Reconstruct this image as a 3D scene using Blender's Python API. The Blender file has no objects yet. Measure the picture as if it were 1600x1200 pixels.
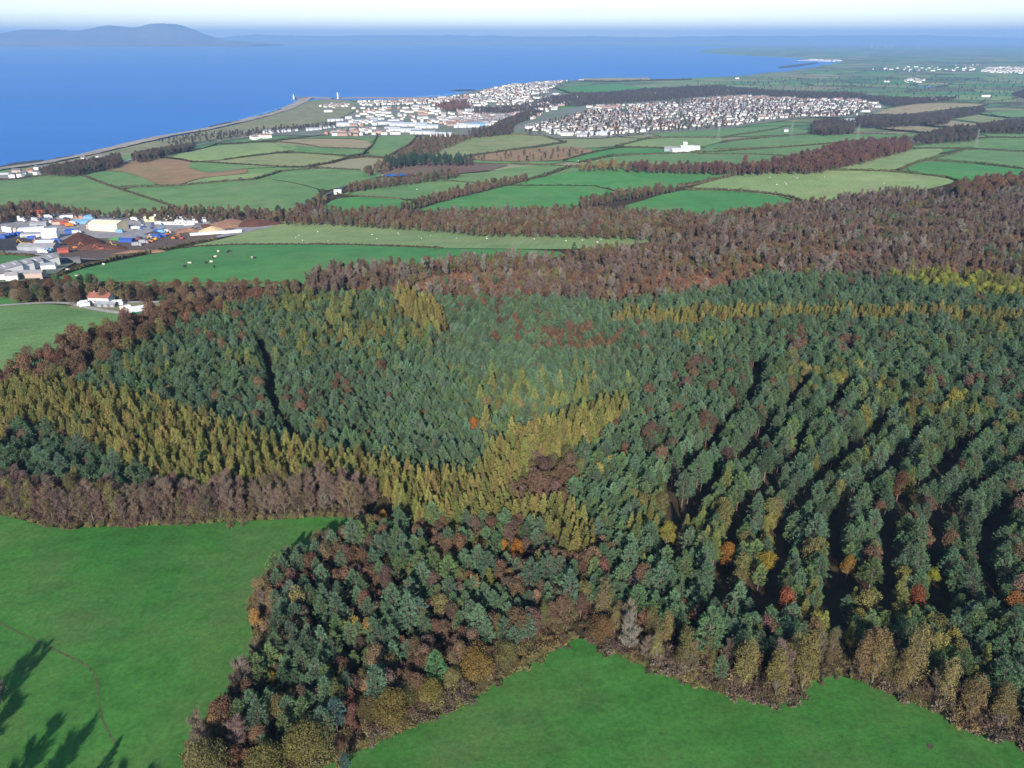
import bpy, bmesh, math, random
import numpy as np
from mathutils import Vector, Matrix
from mathutils.geometry import delaunay_2d_cdt

random.seed(11)
RNG = np.random.default_rng(11)
scene = bpy.context.scene
COL = scene.collection
R = math.radians

# ------------------------------------------------------------------ camera
CAM_Z = 215.0
PITCH = R(23.9)
FPX = 1220.0                       # focal length in pixels of the 1600 px wide photograph
cam_d = bpy.data.cameras.new('camera')
cam_d.sensor_width = 36.0
cam_d.lens = 36.0 * FPX / 1600.0
cam_d.clip_start = 1.0
cam_d.clip_end = 150000.0
cam = bpy.data.objects.new('camera', cam_d)
cam.location = (0, 0, CAM_Z)
cam.rotation_euler = (math.pi / 2 - PITCH, 0, 0)
COL.objects.link(cam)
scene.camera = cam

# ------------------------------------------------------------------ sky, sun, exposure
SUN_EL, SHADOW_AZ = 25.0, 1.5      # shadows fall away from the camera, a little to the right
world = bpy.data.worlds.new('World')
scene.world = world
world.use_nodes = True
wn, wl = world.node_tree.nodes, world.node_tree.links
wn.clear()
w_out = wn.new('ShaderNodeOutputWorld')
w_bg = wn.new('ShaderNodeBackground')
w_bg.inputs['Strength'].default_value = 0.10
sky = wn.new('ShaderNodeTexSky')
sky.sky_type = 'NISHITA'
sky.sun_disc = False
sky.sun_elevation = R(SUN_EL)
sky.sun_rotation = R(180 + SHADOW_AZ)
sky.altitude = 200
sky.air_density = 1.0
sky.dust_density = 0.0
sky.ozone_density = 2.0
# small low clouds all round the horizon
tc = wn.new('ShaderNodeTexCoord')
mp = wn.new('ShaderNodeMapping'); mp.inputs['Scale'].default_value = (9, 9, 55)
nz = wn.new('ShaderNodeTexNoise'); nz.inputs['Scale'].default_value = 1.0; nz.inputs['Detail'].default_value = 6.0
cr = wn.new('ShaderNodeValToRGB')
cr.color_ramp.elements[0].position = 0.60; cr.color_ramp.elements[0].color = (0, 0, 0, 1)
cr.color_ramp.elements[1].position = 0.74; cr.color_ramp.elements[1].color = (1, 1, 1, 1)
sx = wn.new('ShaderNodeSeparateXYZ')
band = wn.new('ShaderNodeValToRGB')
for p_, v_ in ((0.0, 0), (0.5, 0)):
    pass
band.color_ramp.elements[0].position = 0.004; band.color_ramp.elements[0].color = (0, 0, 0, 1)
band.color_ramp.elements[1].position = 0.085; band.color_ramp.elements[1].color = (0, 0, 0, 1)
e_ = band.color_ramp.elements.new(0.018); e_.color = (0.55, 0.55, 0.55, 1)
e_ = band.color_ramp.elements.new(0.04); e_.color = (0.3, 0.3, 0.3, 1)
mul = wn.new('ShaderNodeMath'); mul.operation = 'MULTIPLY'
mx = wn.new('ShaderNodeMix'); mx.data_type = 'RGBA'
mx.inputs[7].default_value = (9.0, 9.2, 9.6, 1)
wl.new(tc.outputs['Generated'], mp.inputs['Vector']); wl.new(mp.outputs['Vector'], nz.inputs['Vector'])
wl.new(nz.outputs['Fac'], cr.inputs['Fac']); wl.new(tc.outputs['Generated'], sx.inputs['Vector'])
wl.new(sx.outputs['Z'], band.inputs['Fac']); wl.new(cr.outputs['Color'], mul.inputs[0]); wl.new(band.outputs['Color'], mul.inputs[1])
wl.new(mul.outputs[0], mx.inputs[0]); wl.new(sky.outputs['Color'], mx.inputs[6])
wl.new(mx.outputs[2], w_bg.inputs['Color']); wl.new(w_bg.outputs[0], w_out.inputs['Surface'])

sun_d = bpy.data.lights.new('sun', 'SUN')
sun_d.energy = 4.6
sun_d.angle = R(0.5)
sun_d.color = (1.0, 0.93, 0.82)
sun = bpy.data.objects.new('sun', sun_d)
a_, e_ = R(SHADOW_AZ), R(SUN_EL)
SUN_DIR = Vector((math.sin(a_) * math.cos(e_), math.cos(a_) * math.cos(e_), -math.sin(e_)))
sun.rotation_euler = SUN_DIR.to_track_quat('-Z', 'Y').to_euler()
sun.location = (0, -50, 300)
COL.objects.link(sun)

vs = scene.view_settings
scene.display_settings.display_device = 'sRGB'
vs.view_transform = 'Standard'
vs.look = 'None'
vs.exposure = 0.85
vs.gamma = 1.0
vs.use_curve_mapping = False
cy = scene.cycles
cy.max_bounces = 3; cy.diffuse_bounces = 1; cy.glossy_bounces = 1; cy.transmission_bounces = 2
cy.volume_bounces = 0; cy.transparent_max_bounces = 4
cy.use_denoising = True
cy.denoiser = 'OPENIMAGEDENOISE'
cy.denoising_input_passes = 'RGB_ALBEDO_NORMAL'
cy.denoising_prefilter = 'ACCURATE'
cy.adaptive_threshold = 0.004
cy.caustics_reflective = False; cy.caustics_refractive = False

# ------------------------------------------------------------------ picture <-> world
FWD = np.array([0, math.cos(PITCH), -math.sin(PITCH)])
UPV = np.array([0, math.sin(PITCH), math.cos(PITCH)])
def rays(px, py):
    px = np.asarray(px, float); py = np.asarray(py, float)
    a = (px - 800) / FPX; b = (600 - py) / FPX
    return FWD[None] + a[:, None] * np.array([1.0, 0, 0])[None] + b[:, None] * UPV[None]
def project(x, y, z):
    x = np.asarray(x, float); y = np.asarray(y, float); z = np.asarray(z, float) - CAM_Z
    d = y * FWD[1] + z * FWD[2]
    u = y * UPV[1] + z * UPV[2]
    d = np.where(d < 1, 1, d)
    return 800 + FPX * x / d, 600 - FPX * u / d
def on_plane(pts, z=0.0):
    p = np.asarray(pts, float); d = rays(p[:, 0], p[:, 1])
    t = (z - CAM_Z) / d[:, 2]
    return np.stack([d[:, 0] * t, d[:, 1] * t], 1)
def S(t):
    t = np.clip(t, 0, 1)
    return t * t * t * (t * (6 * t - 15) + 10)
def pip(x, y, poly):
    poly = np.asarray(poly, float); x = np.asarray(x, float); y = np.asarray(y, float)
    ins = np.zeros(x.shape, bool)
    x0, y0 = poly[-1]
    for x1, y1 in poly:
        if y0 != y1:
            c = ((y1 > y) != (y0 > y)) & (x < (x0 - x1) * (y - y1) / (y0 - y1) + x1)
            ins ^= c
        x0, y0 = x1, y1
    return ins
def seg_dist(x, y, pts, closed=False):
    best = np.full(np.shape(x), 1e18)
    P = list(pts) + ([pts[0]] if closed else [])
    for (ax, ay), (bx_, by_) in zip(P[:-1], P[1:]):
        dx, dy = bx_ - ax, by_ - ay
        L = dx * dx + dy * dy + 1e-9
        t = np.clip(((x - ax) * dx + (y - ay) * dy) / L, 0, 1)
        best = np.minimum(best, (x - ax - t * dx) ** 2 + (y - ay - t * dy) ** 2)
    return np.sqrt(best)

# the coast, from the foot of the frame's edge round the town to the far firth
COAST_PX = [(-500, 330), (-200, 292), (0, 262), (60, 254), (130, 241), (200, 224), (250, 213), (310, 203), (360, 192), (410, 180), (440, 171),
            (462, 161), (474, 154), (500, 151.5), (545, 152.5), (600, 152.5), (660, 151), (705, 148), (735, 142), (765, 135), (800, 129), (850, 125), (890, 122.5),
            (950, 122), (1010, 121), (1090, 119), (1150, 114), (1210, 107), (1250, 102), (1282, 96.5), (1250, 93), (1190, 89), (1120, 85.5),
            (1080, 82), (1075, 79), (1105, 76), (1160, 73.5)]
COAST = on_plane(COAST_PX)
SEA_POLY = [tuple(p) for p in COAST] + [(5200, 25500), (0, 25800), (-30000, 26200), (-40000, 20000), (-40000, -3000), (COAST[0][0] - 2500, COAST[0][1] - 1500)]

def height(x, y):
    x = np.asarray(x, float); y = np.asarray(y, float)
    z = 6 + 42 * (1 - S((y - 280) / 640)) + 52 * (1 - S((y - 650) / 2300))
    z = z - 13 * np.exp(-((x + 290) / 190) ** 2 - ((y - 590) / 190) ** 2)
    z = z + 15 * np.exp(-((x - 430) / 260) ** 2 - ((y - 830) / 240) ** 2)
    z = z + 9 * np.exp(-((x - 130) / 700) ** 2 - ((y - 3900) / 500) ** 2)
    amp = S((y - 550) / 500)
    z = z + amp * (2.2 * np.sin(x / 131 + y / 290 + 0.7) + 1.8 * np.sin(x / 217 - y / 173) + 1.4 * np.sin(y / 96 + x / 410 + 2.0)) * np.clip(1.3 - y / 12000, 0.3, 1)
    z = z + 0.5 * np.sin(x / 23 + 1) * np.sin(y / 29) * (1 - S((y - 200) / 300))
    far = y > 700
    if np.any(far):
        d = seg_dist(x, y, COAST)
        sea = pip(x, y, SEA_POLY)
        s = np.where(sea, 0, 1.2 + z * S(d / 620))
        zz = np.where(sea, -2.0 * np.clip(d / 12, 0, 1) + 0.4, s)
        z = np.where(far, zz * S((y - 700) / 60) + z * (1 - S((y - 700) / 60)), z)
    return z
def unproj(pts, h=0.0, it=45):
    p = np.asarray(pts, float).reshape(-1, 2)
    p = np.stack([p[:, 0], np.maximum(p[:, 1], 66.5)], 1)
    d = rays(p[:, 0], p[:, 1])
    z = np.where(p[:, 1] > 420, 90.0, 25.0)
    for k in range(it):
        t = (z + h - CAM_Z) / d[:, 2]
        zn = height(d[:, 0] * t, d[:, 1] * t)
        z = 0.4 * z + 0.6 * zn
    return np.stack([d[:, 0] * t, d[:, 1] * t], 1)

# ------------------------------------------------------------------ mesh and object helpers
def mesh_np(name, V, F, mats=(), mi=None, smooth=False):
    """V (n,3) array; F (m,3) or (m,4) array."""
    V = np.ascontiguousarray(V, np.float32); F = np.ascontiguousarray(F, np.int32)
    me = bpy.data.meshes.new(name)
    n, k = F.shape
    me.vertices.add(len(V)); me.vertices.foreach_set('co', V.ravel())
    me.loops.add(n * k); me.loops.foreach_set('vertex_index', F.ravel())
    me.polygons.add(n)
    me.polygons.foreach_set('loop_start', np.arange(0, n * k, k, dtype=np.int32))
    me.polygons.foreach_set('loop_total', np.full(n, k, np.int32))
    for m in mats:
        me.materials.append(m)
    if mi is not None:
        me.polygons.foreach_set('material_index', np.ascontiguousarray(mi, np.int32))
    me.polygons.foreach_set('use_smooth', np.full(n, smooth, bool))
    me.update(calc_edges=True); me.validate()
    return me
def link(name, me, parent=None, loc=None):
    o = bpy.data.objects.new(name, me)
    COL.objects.link(o)
    if parent is not None:
        o.parent = parent
    if loc is not None:
        o.location = loc
    return o
def tag(o, label, cat, group=None, kind=None):
    if label: o['label'] = label
    if cat: o['category'] = cat
    if group: o['group'] = group
    if kind: o['kind'] = kind
    return o
def struct(name, me, parent=None):
    o = link(name, me, parent)
    o['kind'] = 'structure'
    return o
def empty(name, loc, rz=0.0):
    o = bpy.data.objects.new(name, None)
    o.empty_display_size = 0.5
    o.location = loc; o.rotation_euler = (0, 0, rz)
    COL.objects.link(o)
    return o

class MB:
    """collects polygons, builds one mesh"""
    def __init__(s): s.v = []; s.f = []; s.m = []
    def poly(s, pts, m=0):
        i = len(s.v); s.v += [tuple(p) for p in pts]; s.f.append(tuple(range(i, i + len(pts)))); s.m.append(m)
    def box(s, x0, x1, y0, y1, z0, z1, m=0):
        p = [(x0, y0, z0), (x1, y0, z0), (x1, y1, z0), (x0, y1, z0), (x0, y0, z1), (x1, y0, z1), (x1, y1, z1), (x0, y1, z1)]
        i = len(s.v); s.v += p
        for q in ((0, 3, 2, 1), (4, 5, 6, 7), (0, 1, 5, 4), (1, 2, 6, 5), (2, 3, 7, 6), (3, 0, 4, 7)):
            s.f.append(tuple(i + a for a in q)); s.m.append(m)
    def bar(s, a, b, r0, r1=None, n=6, m=0):
        a = Vector(a); b = Vector(b); r1 = r0 if r1 is None else r1
        d = (b - a).normalized()
        u = d.orthogonal().normalized(); w = d.cross(u)
        i = len(s.v)
        for c, r in ((a, r0), (b, r1)):
            for k in range(n):
                t = 2 * math.pi * k / n
                s.v.append(tuple(c + u * (r * math.cos(t)) + w * (r * math.sin(t))))
        for k in range(n):
            s.f.append((i + k, i + (k + 1) % n, i + n + (k + 1) % n, i + n + k)); s.m.append(m)
        s.f.append(tuple(i + n + k for k in range(n))); s.m.append(m)
        s.f.append(tuple(i + n - 1 - k for k in range(n))); s.m.append(m)
    def mesh(s, name, *mats, smooth=False):
        me = bpy.data.meshes.new(name)
        me.from_pydata(s.v, [], s.f)
        for mt in mats: me.materials.append(mt)
        if len(mats) > 1: me.polygons.foreach_set('material_index', s.m)
        if smooth: me.polygons.foreach_set('use_smooth', [True] * len(s.f))
        me.update()
        return me
    def obj(s, name, mat, parent=None, smooth=False):
        mats = mat if isinstance(mat, (tuple, list)) else (mat,)
        return link(name, s.mesh(name, *mats, smooth=smooth), parent)

# ------------------------------------------------------------------ materials
def new_mat(name):
    m = bpy.data.materials.new(name); m.use_nodes = True
    nt = m.node_tree
    b = nt.nodes['Principled BSDF']
    return m, nt.nodes, nt.links, b
def spec(b, v):
    b.inputs['Specular IOR Level'].default_value = v
def noise_node(n, l, scale, detail=3.0, coord=None, rough=0.55):
    t = n.new('ShaderNodeTexNoise'); t.inputs['Scale'].default_value = scale; t.inputs['Detail'].default_value = detail
    t.inputs['Roughness'].default_value = rough
    if coord is not None: l.new(coord, t.inputs['Vector'])
    return t
def mixc(n, l, fac, a, b, blend='MIX'):
    m = n.new('ShaderNodeMix'); m.data_type = 'RGBA'; m.blend_type = blend
    for sock, v in ((m.inputs[0], fac), (m.inputs[6], a), (m.inputs[7], b)):
        if hasattr(v, 'is_linked') or hasattr(v, 'links'): l.new(v, sock)
        elif isinstance(v, (int, float)): sock.default_value = v
        else: sock.default_value = tuple(v) + ((1,) if len(v) == 3 else ())
    return m.outputs[2]
def ramp(n, l, fac, stops):
    r = n.new('ShaderNodeValToRGB')
    el = r.color_ramp.elements
    el[0].position, el[0].color = stops[0][0], tuple(stops[0][1]) + (1,)
    el[1].position, el[1].color = stops[-1][0], tuple(stops[-1][1]) + (1,)
    for p, c in stops[1:-1]:
        e = el.new(p); e.color = tuple(c) + (1,)
    l.new(fac, r.inputs['Fac'])
    return r.outputs['Color']
def plain(name, col, rough=0.7, var=0.12, scale=0.8, metallic=0.0, sp=0.3):
    m, n, l, b = new_mat(name)
    g = n.new('ShaderNodeNewGeometry')
    t = noise_node(n, l, scale, 4, g.outputs['Position'])
    c = ramp(n, l, t.outputs['Fac'], [(0.3, [v * (1 - var) for v in col]), (0.7, [min(1, v * (1 + var)) for v in col])])
    l.new(c, b.inputs['Base Color'])
    b.inputs['Roughness'].default_value = rough; b.inputs['Metallic'].default_value = metallic; spec(b, sp)
    return m
def tinted(name, rough=0.85, sp=0.15, attr='tint', var=0.3, scale=1.1):
    """colour comes from each object's (or each instance's) own tint"""
    m, n, l, b = new_mat(name)
    a = n.new('ShaderNodeAttribute'); a.attribute_type = 'INSTANCER'; a.attribute_name = attr
    g = n.new('ShaderNodeNewGeometry')
    t = noise_node(n, l, scale, 2, g.outputs['Position'])
    k = ramp(n, l, t.outputs['Fac'], [(0.3, (1 - var,) * 3), (0.7, (1 + var,) * 3)])
    c = mixc(n, l, 1.0, a.outputs['Color'], k, 'MULTIPLY')
    l.new(c, b.inputs['Base Color'])
    b.inputs['Roughness'].default_value = rough; spec(b, sp)
    return m
def grass(name, c0, c1, c2=None, s=1.0, fine=True, streak=None):
    """pasture: three tones in patches, mottled finely, a little bump"""
    m, n, l, b = new_mat(name)
    g = n.new('ShaderNodeNewGeometry'); pos = g.outputs['Position']
    t1 = noise_node(n, l, 0.016 / s, 4, pos, 0.6)
    c = ramp(n, l, t1.outputs['Fac'], [(0.33, c0), (0.66, c1)])
    t2 = noise_node(n, l, 0.11 / s, 5, pos, 0.65)
    k = ramp(n, l, t2.outputs['Fac'], [(0.3, (0.78,) * 3), (0.5, (1, 1, 1)), (0.72, (1.2, 1.16, 1.1))])
    c = mixc(n, l, 1.0, c, k, 'MULTIPLY')
    if c2 is not None:
        t3 = noise_node(n, l, 0.035 / s, 6, pos, 0.7)
        f = ramp(n, l, t3.outputs['Fac'], [(0.46, (0, 0, 0)), (0.75, (0.8,) * 3)])
        c = mixc(n, l, f, c, c2)
    if streak is not None:
        w = n.new('ShaderNodeTexWave'); w.inputs['Scale'].default_value = 0.02 * streak[1]; w.inputs['Distortion'].default_value = 6.0
        w.inputs['Detail'].default_value = 3; w.inputs['Detail Scale'].default_value = 0.6
        mp_ = n.new('ShaderNodeMapping'); mp_.inputs['Rotation'].default_value = (0, 0, R(streak[0]))
        l.new(pos, mp_.inputs['Vector']); l.new(mp_.outputs['Vector'], w.inputs['Vector'])
        k = ramp(n, l, w.outputs['Fac'], [(0.2, (0.97,) * 3), (0.8, (1.03,) * 3)])
        c = mixc(n, l, 1.0, c, k, 'MULTIPLY')
    if fine:
        t4 = noise_node(n, l, 0.9, 6, pos, 0.75)
        k = ramp(n, l, t4.outputs['Fac'], [(0.3, (0.72,) * 3), (0.7, (1.28,) * 3)])
        c = mixc(n, l, 1.0, c, k, 'MULTIPLY')
        bp = n.new('ShaderNodeBump'); bp.inputs['Strength'].default_value = 0.5; bp.inputs['Distance'].default_value = 0.25
        l.new(t4.outputs['Fac'], bp.inputs['Height']); l.new(bp.outputs['Normal'], b.inputs['Normal'])
    l.new(c, b.inputs['Base Color'])
    b.inputs['Roughness'].default_value = 0.9; spec(b, 0.1)
    return m

M = {}
M['grass_near'] = grass('grass_near', (0.036, 0.138, 0.026), (0.054, 0.168, 0.034), (0.088, 0.142, 0.045), 0.8, streak=(78, 2.4))
M['grass_bright'] = grass('grass_bright', (0.062, 0.220, 0.062), (0.090, 0.255, 0.072), (0.15, 0.24, 0.085), 2.5, streak=(20, 4))  # bright and mid greens paled in the colour to stand in for haze
M['grass_mid'] = grass('grass_mid', (0.105, 0.215, 0.080), (0.150, 0.255, 0.090), (0.21, 0.26, 0.11), 3.0, streak=(70, 3))
M['grass_pale'] = grass('grass_pale', (0.185, 0.275, 0.105), (0.25, 0.325, 0.125), (0.30, 0.325, 0.15), 3.0, streak=(10, 3))
M['grass_olive'] = grass('grass_olive', (0.20, 0.25, 0.095), (0.25, 0.27, 0.12), (0.30, 0.28, 0.15), 3.0, streak=(40, 2))
M['stubble'] = grass('stubble', (0.31, 0.25, 0.135), (0.36, 0.29, 0.17), (0.27, 0.25, 0.12), 3.0, streak=(60, 3))
M['bracken'] = grass('bracken', (0.27, 0.16, 0.085), (0.30, 0.20, 0.11), (0.16, 0.17, 0.07), 2.0)
M['heather'] = grass('heather', (0.16, 0.10, 0.085), (0.21, 0.13, 0.10), (0.14, 0.14, 0.08), 2.0)
M['dune'] = grass('dune', (0.20, 0.20, 0.10), (0.27, 0.25, 0.14), (0.12, 0.16, 0.06), 2.0)
M['townground'] = grass('townground', (0.15, 0.17, 0.12), (0.24, 0.22, 0.20), (0.10, 0.18, 0.07), 1.2)
M['concrete'] = grass('concrete', (0.26, 0.25, 0.26), (0.36, 0.35, 0.35), (0.19, 0.15, 0.135), 0.5)
M['soil'] = grass('soil', (0.13, 0.09, 0.07), (0.18, 0.12, 0.09), (0.10, 0.08, 0.07), 0.5)
M['darkyard'] = grass('darkyard', (0.05, 0.047, 0.05), (0.085, 0.078, 0.075), None, 0.5)
M['verge'] = grass('verge', (0.20, 0.19, 0.07), (0.30, 0.25, 0.11), (0.10, 0.15, 0.04), 0.25)
M['shingle'] = grass('shingle', (0.30, 0.26, 0.22), (0.42, 0.36, 0.31), (0.2, 0.17, 0.14), 1.0)
M['reef'] = grass('reef', (0.035, 0.035, 0.035), (0.07, 0.06, 0.05), (0.10, 0.09, 0.07), 0.6)
M['asphalt'] = plain('asphalt', (0.09, 0.09, 0.095), 0.9, 0.2)
M['lane'] = plain('lane', (0.36, 0.34, 0.31), 0.9, 0.2)
M['track'] = plain('track', (0.075, 0.092, 0.034), 0.95, 0.35, 1.2)
M['mole'] = plain('bare_soil', (0.075, 0.055, 0.038), 0.95, 0.3, 1.5)
M['white'] = plain('white_render', (0.68, 0.67, 0.64), 0.6, 0.05)
M['cream'] = plain('cream_sheeting', (0.72, 0.60, 0.36), 0.5, 0.06)
M['creamroof'] = plain('cream_roof', (0.70, 0.63, 0.47), 0.5, 0.06)
M['whitemetal'] = plain('white_sheeting', (0.52, 0.53, 0.55), 0.45, 0.06)
M['greymetal'] = plain('grey_sheeting', (0.27, 0.28, 0.31), 0.5, 0.15, 0.3)
M['fibre'] = plain('fibre_cement', (0.27, 0.26, 0.27), 0.8, 0.14, 0.3)
M['slate'] = plain('slate', (0.13, 0.125, 0.14), 0.7, 0.2)
M['tile'] = plain('red_tile', (0.25, 0.10, 0.075), 0.75, 0.18)
M['brick'] = plain('brick', (0.36, 0.20, 0.15), 0.85, 0.15)
M['pinkwall'] = plain('pink_sandstone', (0.40, 0.31, 0.27), 0.85, 0.15)
M['blue'] = plain('blue_paint', (0.035, 0.09, 0.34), 0.5, 0.12)
M['bluetint'] = plain('pale_blue_sheeting', (0.16, 0.31, 0.46), 0.5, 0.12)
M['redpaint'] = plain('red_paint', (0.34, 0.075, 0.06), 0.55, 0.15)
M['orange'] = plain('orange_paint', (0.50, 0.17, 0.035), 0.5, 0.1)
M['yellowp'] = plain('yellow_paint', (0.50, 0.32, 0.05), 0.5, 0.1)
M['greenp'] = plain('green_sheeting', (0.03, 0.13, 0.09), 0.5, 0.1)
M['black'] = plain('black_rubber', (0.025, 0.025, 0.028), 0.7, 0.1)
M['glass'] = plain('window_glass', (0.03, 0.04, 0.05), 0.12, 0.05, sp=0.6)
M['mulch'] = grass('mulch', (0.058, 0.028, 0.023), (0.085, 0.040, 0.030), (0.04, 0.024, 0.02), 0.12)
M['mulch2'] = grass('mulch_red', (0.095, 0.042, 0.032), (0.13, 0.058, 0.042), (0.07, 0.038, 0.03), 0.12)
M['sand'] = grass('sand', (0.50, 0.37, 0.20), (0.58, 0.45, 0.28), None, 0.12)
M['redearth'] = grass('red_earth', (0.20, 0.11, 0.08), (0.27, 0.15, 0.11), (0.33, 0.20, 0.09), 0.25)
M['stonepier'] = plain('pier_stone', (0.16, 0.14, 0.15), 0.9, 0.15)
M['steel'] = plain('galvanised_steel', (0.25, 0.26, 0.27), 0.5, 0.05)
M['cowdark'] = plain('dark_hide', (0.03, 0.025, 0.022), 0.8, 0.1)
M['cowpale'] = plain('pale_hide', (0.62, 0.56, 0.47), 0.8, 0.1)
M['fleece'] = plain('fleece', (0.72, 0.70, 0.64), 0.9, 0.08)
M['needle'] = tinted('needles', 0.8, 0.2, var=0.28, scale=0.9)
M['leaf'] = tinted('leaves', 0.85, 0.15, var=0.35, scale=0.8)
M['twig'] = tinted('twigs', 0.9, 0.1, var=0.25, scale=1.0)
M['greybark'] = plain('grey_bark', (0.15, 0.125, 0.105), 0.95, 0.3, 2.0)
M['bark'] = plain('brown_bark', (0.14, 0.10, 0.085), 0.95, 0.3, 2.0)
M['birchbark'] = plain('pale_bark', (0.42, 0.40, 0.37), 0.9, 0.3, 3.0)
M['hedge'] = tinted('hedge_leaves', 0.9, 0.1, var=0.4, scale=0.35)
M['housewall'] = tinted('house_wall', 0.7, 0.2, 'tint', 0.05, 0.3)
M['houseroof'] = tinted('house_roof', 0.75, 0.25, 'tint_roof', 0.15, 0.3)

# forest floor near, a patchwork of small pastures far away
def land_material():
    m, n, l, b = new_mat('land')
    g = n.new('ShaderNodeNewGeometry'); pos = g.outputs['Position']
    t = noise_node(n, l, 0.12, 6, pos, 0.7)
    floor_c = ramp(n, l, t.outputs['Fac'], [(0.3, (0.035, 0.027, 0.018)), (0.5, (0.062, 0.045, 0.028)), (0.72, (0.075, 0.072, 0.032))])
    v = n.new('ShaderNodeTexVoronoi'); v.inputs['Scale'].default_value = 0.0042; v.inputs['Randomness'].default_value = 0.85
    mp_ = n.new('ShaderNodeMapping'); mp_.inputs['Rotation'].default_value = (0, 0, 0.5); mp_.inputs['Scale'].default_value = (0.75, 1.3, 0)
    tw = noise_node(n, l, 0.004, 2, pos)
    wv = n.new('ShaderNodeVectorMath'); wv.operation = 'MULTIPLY_ADD'
    l.new(tw.outputs['Color'], wv.inputs[0]); wv.inputs[1].default_value = (90, 90, 0); l.new(pos, wv.inputs[2])
    l.new(wv.outputs[0], mp_.inputs['Vector']); l.new(mp_.outputs['Vector'], v.inputs['Vector'])
    sep = n.new('ShaderNodeSeparateColor'); l.new(v.outputs['Color'], sep.inputs[0])
    far_c = ramp(n, l, sep.outputs[0], [(0.0, (0.09, 0.21, 0.08)), (0.3, (0.13, 0.25, 0.09)), (0.5, (0.19, 0.27, 0.11)), (0.68, (0.26, 0.26, 0.14)), (0.8, (0.15, 0.12, 0.09)), (0.9, (0.10, 0.20, 0.08)), (1.0, (0.34, 0.29, 0.18))])
    r_ = n.new('ShaderNodeSeparateXYZ'); l.new(pos, r_.inputs[0])
    mr = n.new('ShaderNodeMapRange'); mr.inputs[1].default_value = 900; mr.inputs[2].default_value = 1000
    l.new(r_.outputs['Y'], mr.inputs[0])
    ve = n.new('ShaderNodeTexVoronoi'); ve.feature = 'DISTANCE_TO_EDGE'; ve.inputs['Scale'].default_value = 0.0042; ve.inputs['Randomness'].default_value = 0.85
    l.new(mp_.outputs['Vector'], ve.inputs['Vector'])
    f = ramp(n, l, ve.outputs['Distance'], [(0.012, (1, 1, 1)), (0.03, (0, 0, 0))])
    far_c = mixc(n, l, f, far_c, (0.05, 0.06, 0.03))
    t5 = noise_node(n, l, 0.0016, 5, pos, 0.65)
    f5 = ramp(n, l, t5.outputs['Fac'], [(0.53, (0, 0, 0)), (0.6, (0.8,) * 3)])
    far_c = mixc(n, l, f5, far_c, (0.075, 0.075, 0.05))
    c = mixc(n, l, mr.outputs[0], floor_c, far_c)
    l.new(c, b.inputs['Base Color']); b.inputs['Roughness'].default_value = 0.95; spec(b, 0.05)
    return m
M['land'] = land_material()
def sea_material():
    m, n, l, b = new_mat('sea_water')
    g = n.new('ShaderNodeNewGeometry'); pos = g.outputs['Position']
    mp_ = n.new('ShaderNodeMapping'); mp_.inputs['Scale'].default_value = (0.0005, 0.0030, 1); mp_.inputs['Rotation'].default_value = (0, 0, 0.25)
    l.new(pos, mp_.inputs['Vector'])
    t = noise_node(n, l, 1.0, 6, mp_.outputs['Vector'], 0.6)
    c = ramp(n, l, t.outputs['Fac'], [(0.3, (0.003, 0.120, 0.43)), (0.7, (0.006, 0.150, 0.50))])
    l.new(c, b.inputs['Base Color'])
    b.inputs['Roughness'].default_value = 0.4; b.inputs['IOR'].default_value = 1.33; spec(b, 0.2)
    t2 = noise_node(n, l, 0.16, 6, pos, 0.7)
    bp = n.new('ShaderNodeBump'); bp.inputs['Strength'].default_value = 0.9; bp.inputs['Distance'].default_value = 1.2
    l.new(t2.outputs['Fac'], bp.inputs['Height']); l.new(bp.outputs['Normal'], b.inputs['Normal'])
    return m
M['sea'] = sea_material()
def hill_material():
    m, n, l, b = new_mat('hill_heath')
    g = n.new('ShaderNodeNewGeometry'); pos = g.outputs['Position']
    t = noise_node(n, l, 0.0011, 6, pos, 0.65)
    c = ramp(n, l, t.outputs['Fac'], [(0.3, (0.035, 0.05, 0.03)), (0.5, (0.11, 0.08, 0.065)), (0.7, (0.17, 0.13, 0.10))])
    l.new(c, b.inputs['Base Color']); b.inputs['Roughness'].default_value = 0.95; spec(b, 0.05)
    return m
M['hill'] = hill_material()

# ================================================================== THE SETTING
def build_land():
    th = np.concatenate([np.linspace(-180, -48, 45)[:-1], np.linspace(-48, 48, 420), np.linspace(48, 180, 45)[1:]])
    r = np.concatenate([[0.5, 15, 30, 45], np.geomspace(60, 48000, 420)])
    T, Q = np.meshgrid(np.radians(th), r)
    X = Q * np.sin(T); Y = Q * np.cos(T)
    Z = height(X.ravel(), Y.ravel()).reshape(X.shape)
    Z = Z - 0.25 - 0.0005 * np.minimum(Q, 4000) * (Z > 1)
    V = np.stack([X.ravel(), Y.ravel(), Z.ravel()], 1)
    nr, nt = X.shape
    i = np.arange(nr - 1)[:, None] * nt + np.arange(nt - 1)[None]
    F = np.stack([i, i + 1, i + nt + 1, i + nt], -1).reshape(-1, 4)[:, ::-1]
    struct('land', mesh_np('land', V, F, [M['land']], smooth=True))
build_land()

def build_sea():
    x = np.linspace(-60000, 20000, 60); y = np.linspace(-3000, 46000, 60)
    X, Y = np.meshgrid(x, y)
    V = np.stack([X.ravel(), Y.ravel(), np.zeros(X.size)], 1)
    i = np.arange(59)[:, None] * 60 + np.arange(59)[None]
    F = np.stack([i, i + 1, i + 61, i + 60], -1).reshape(-1, 4)
    struct('sea', mesh_np('sea', V, F, [M['sea']]))
build_sea()

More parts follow.
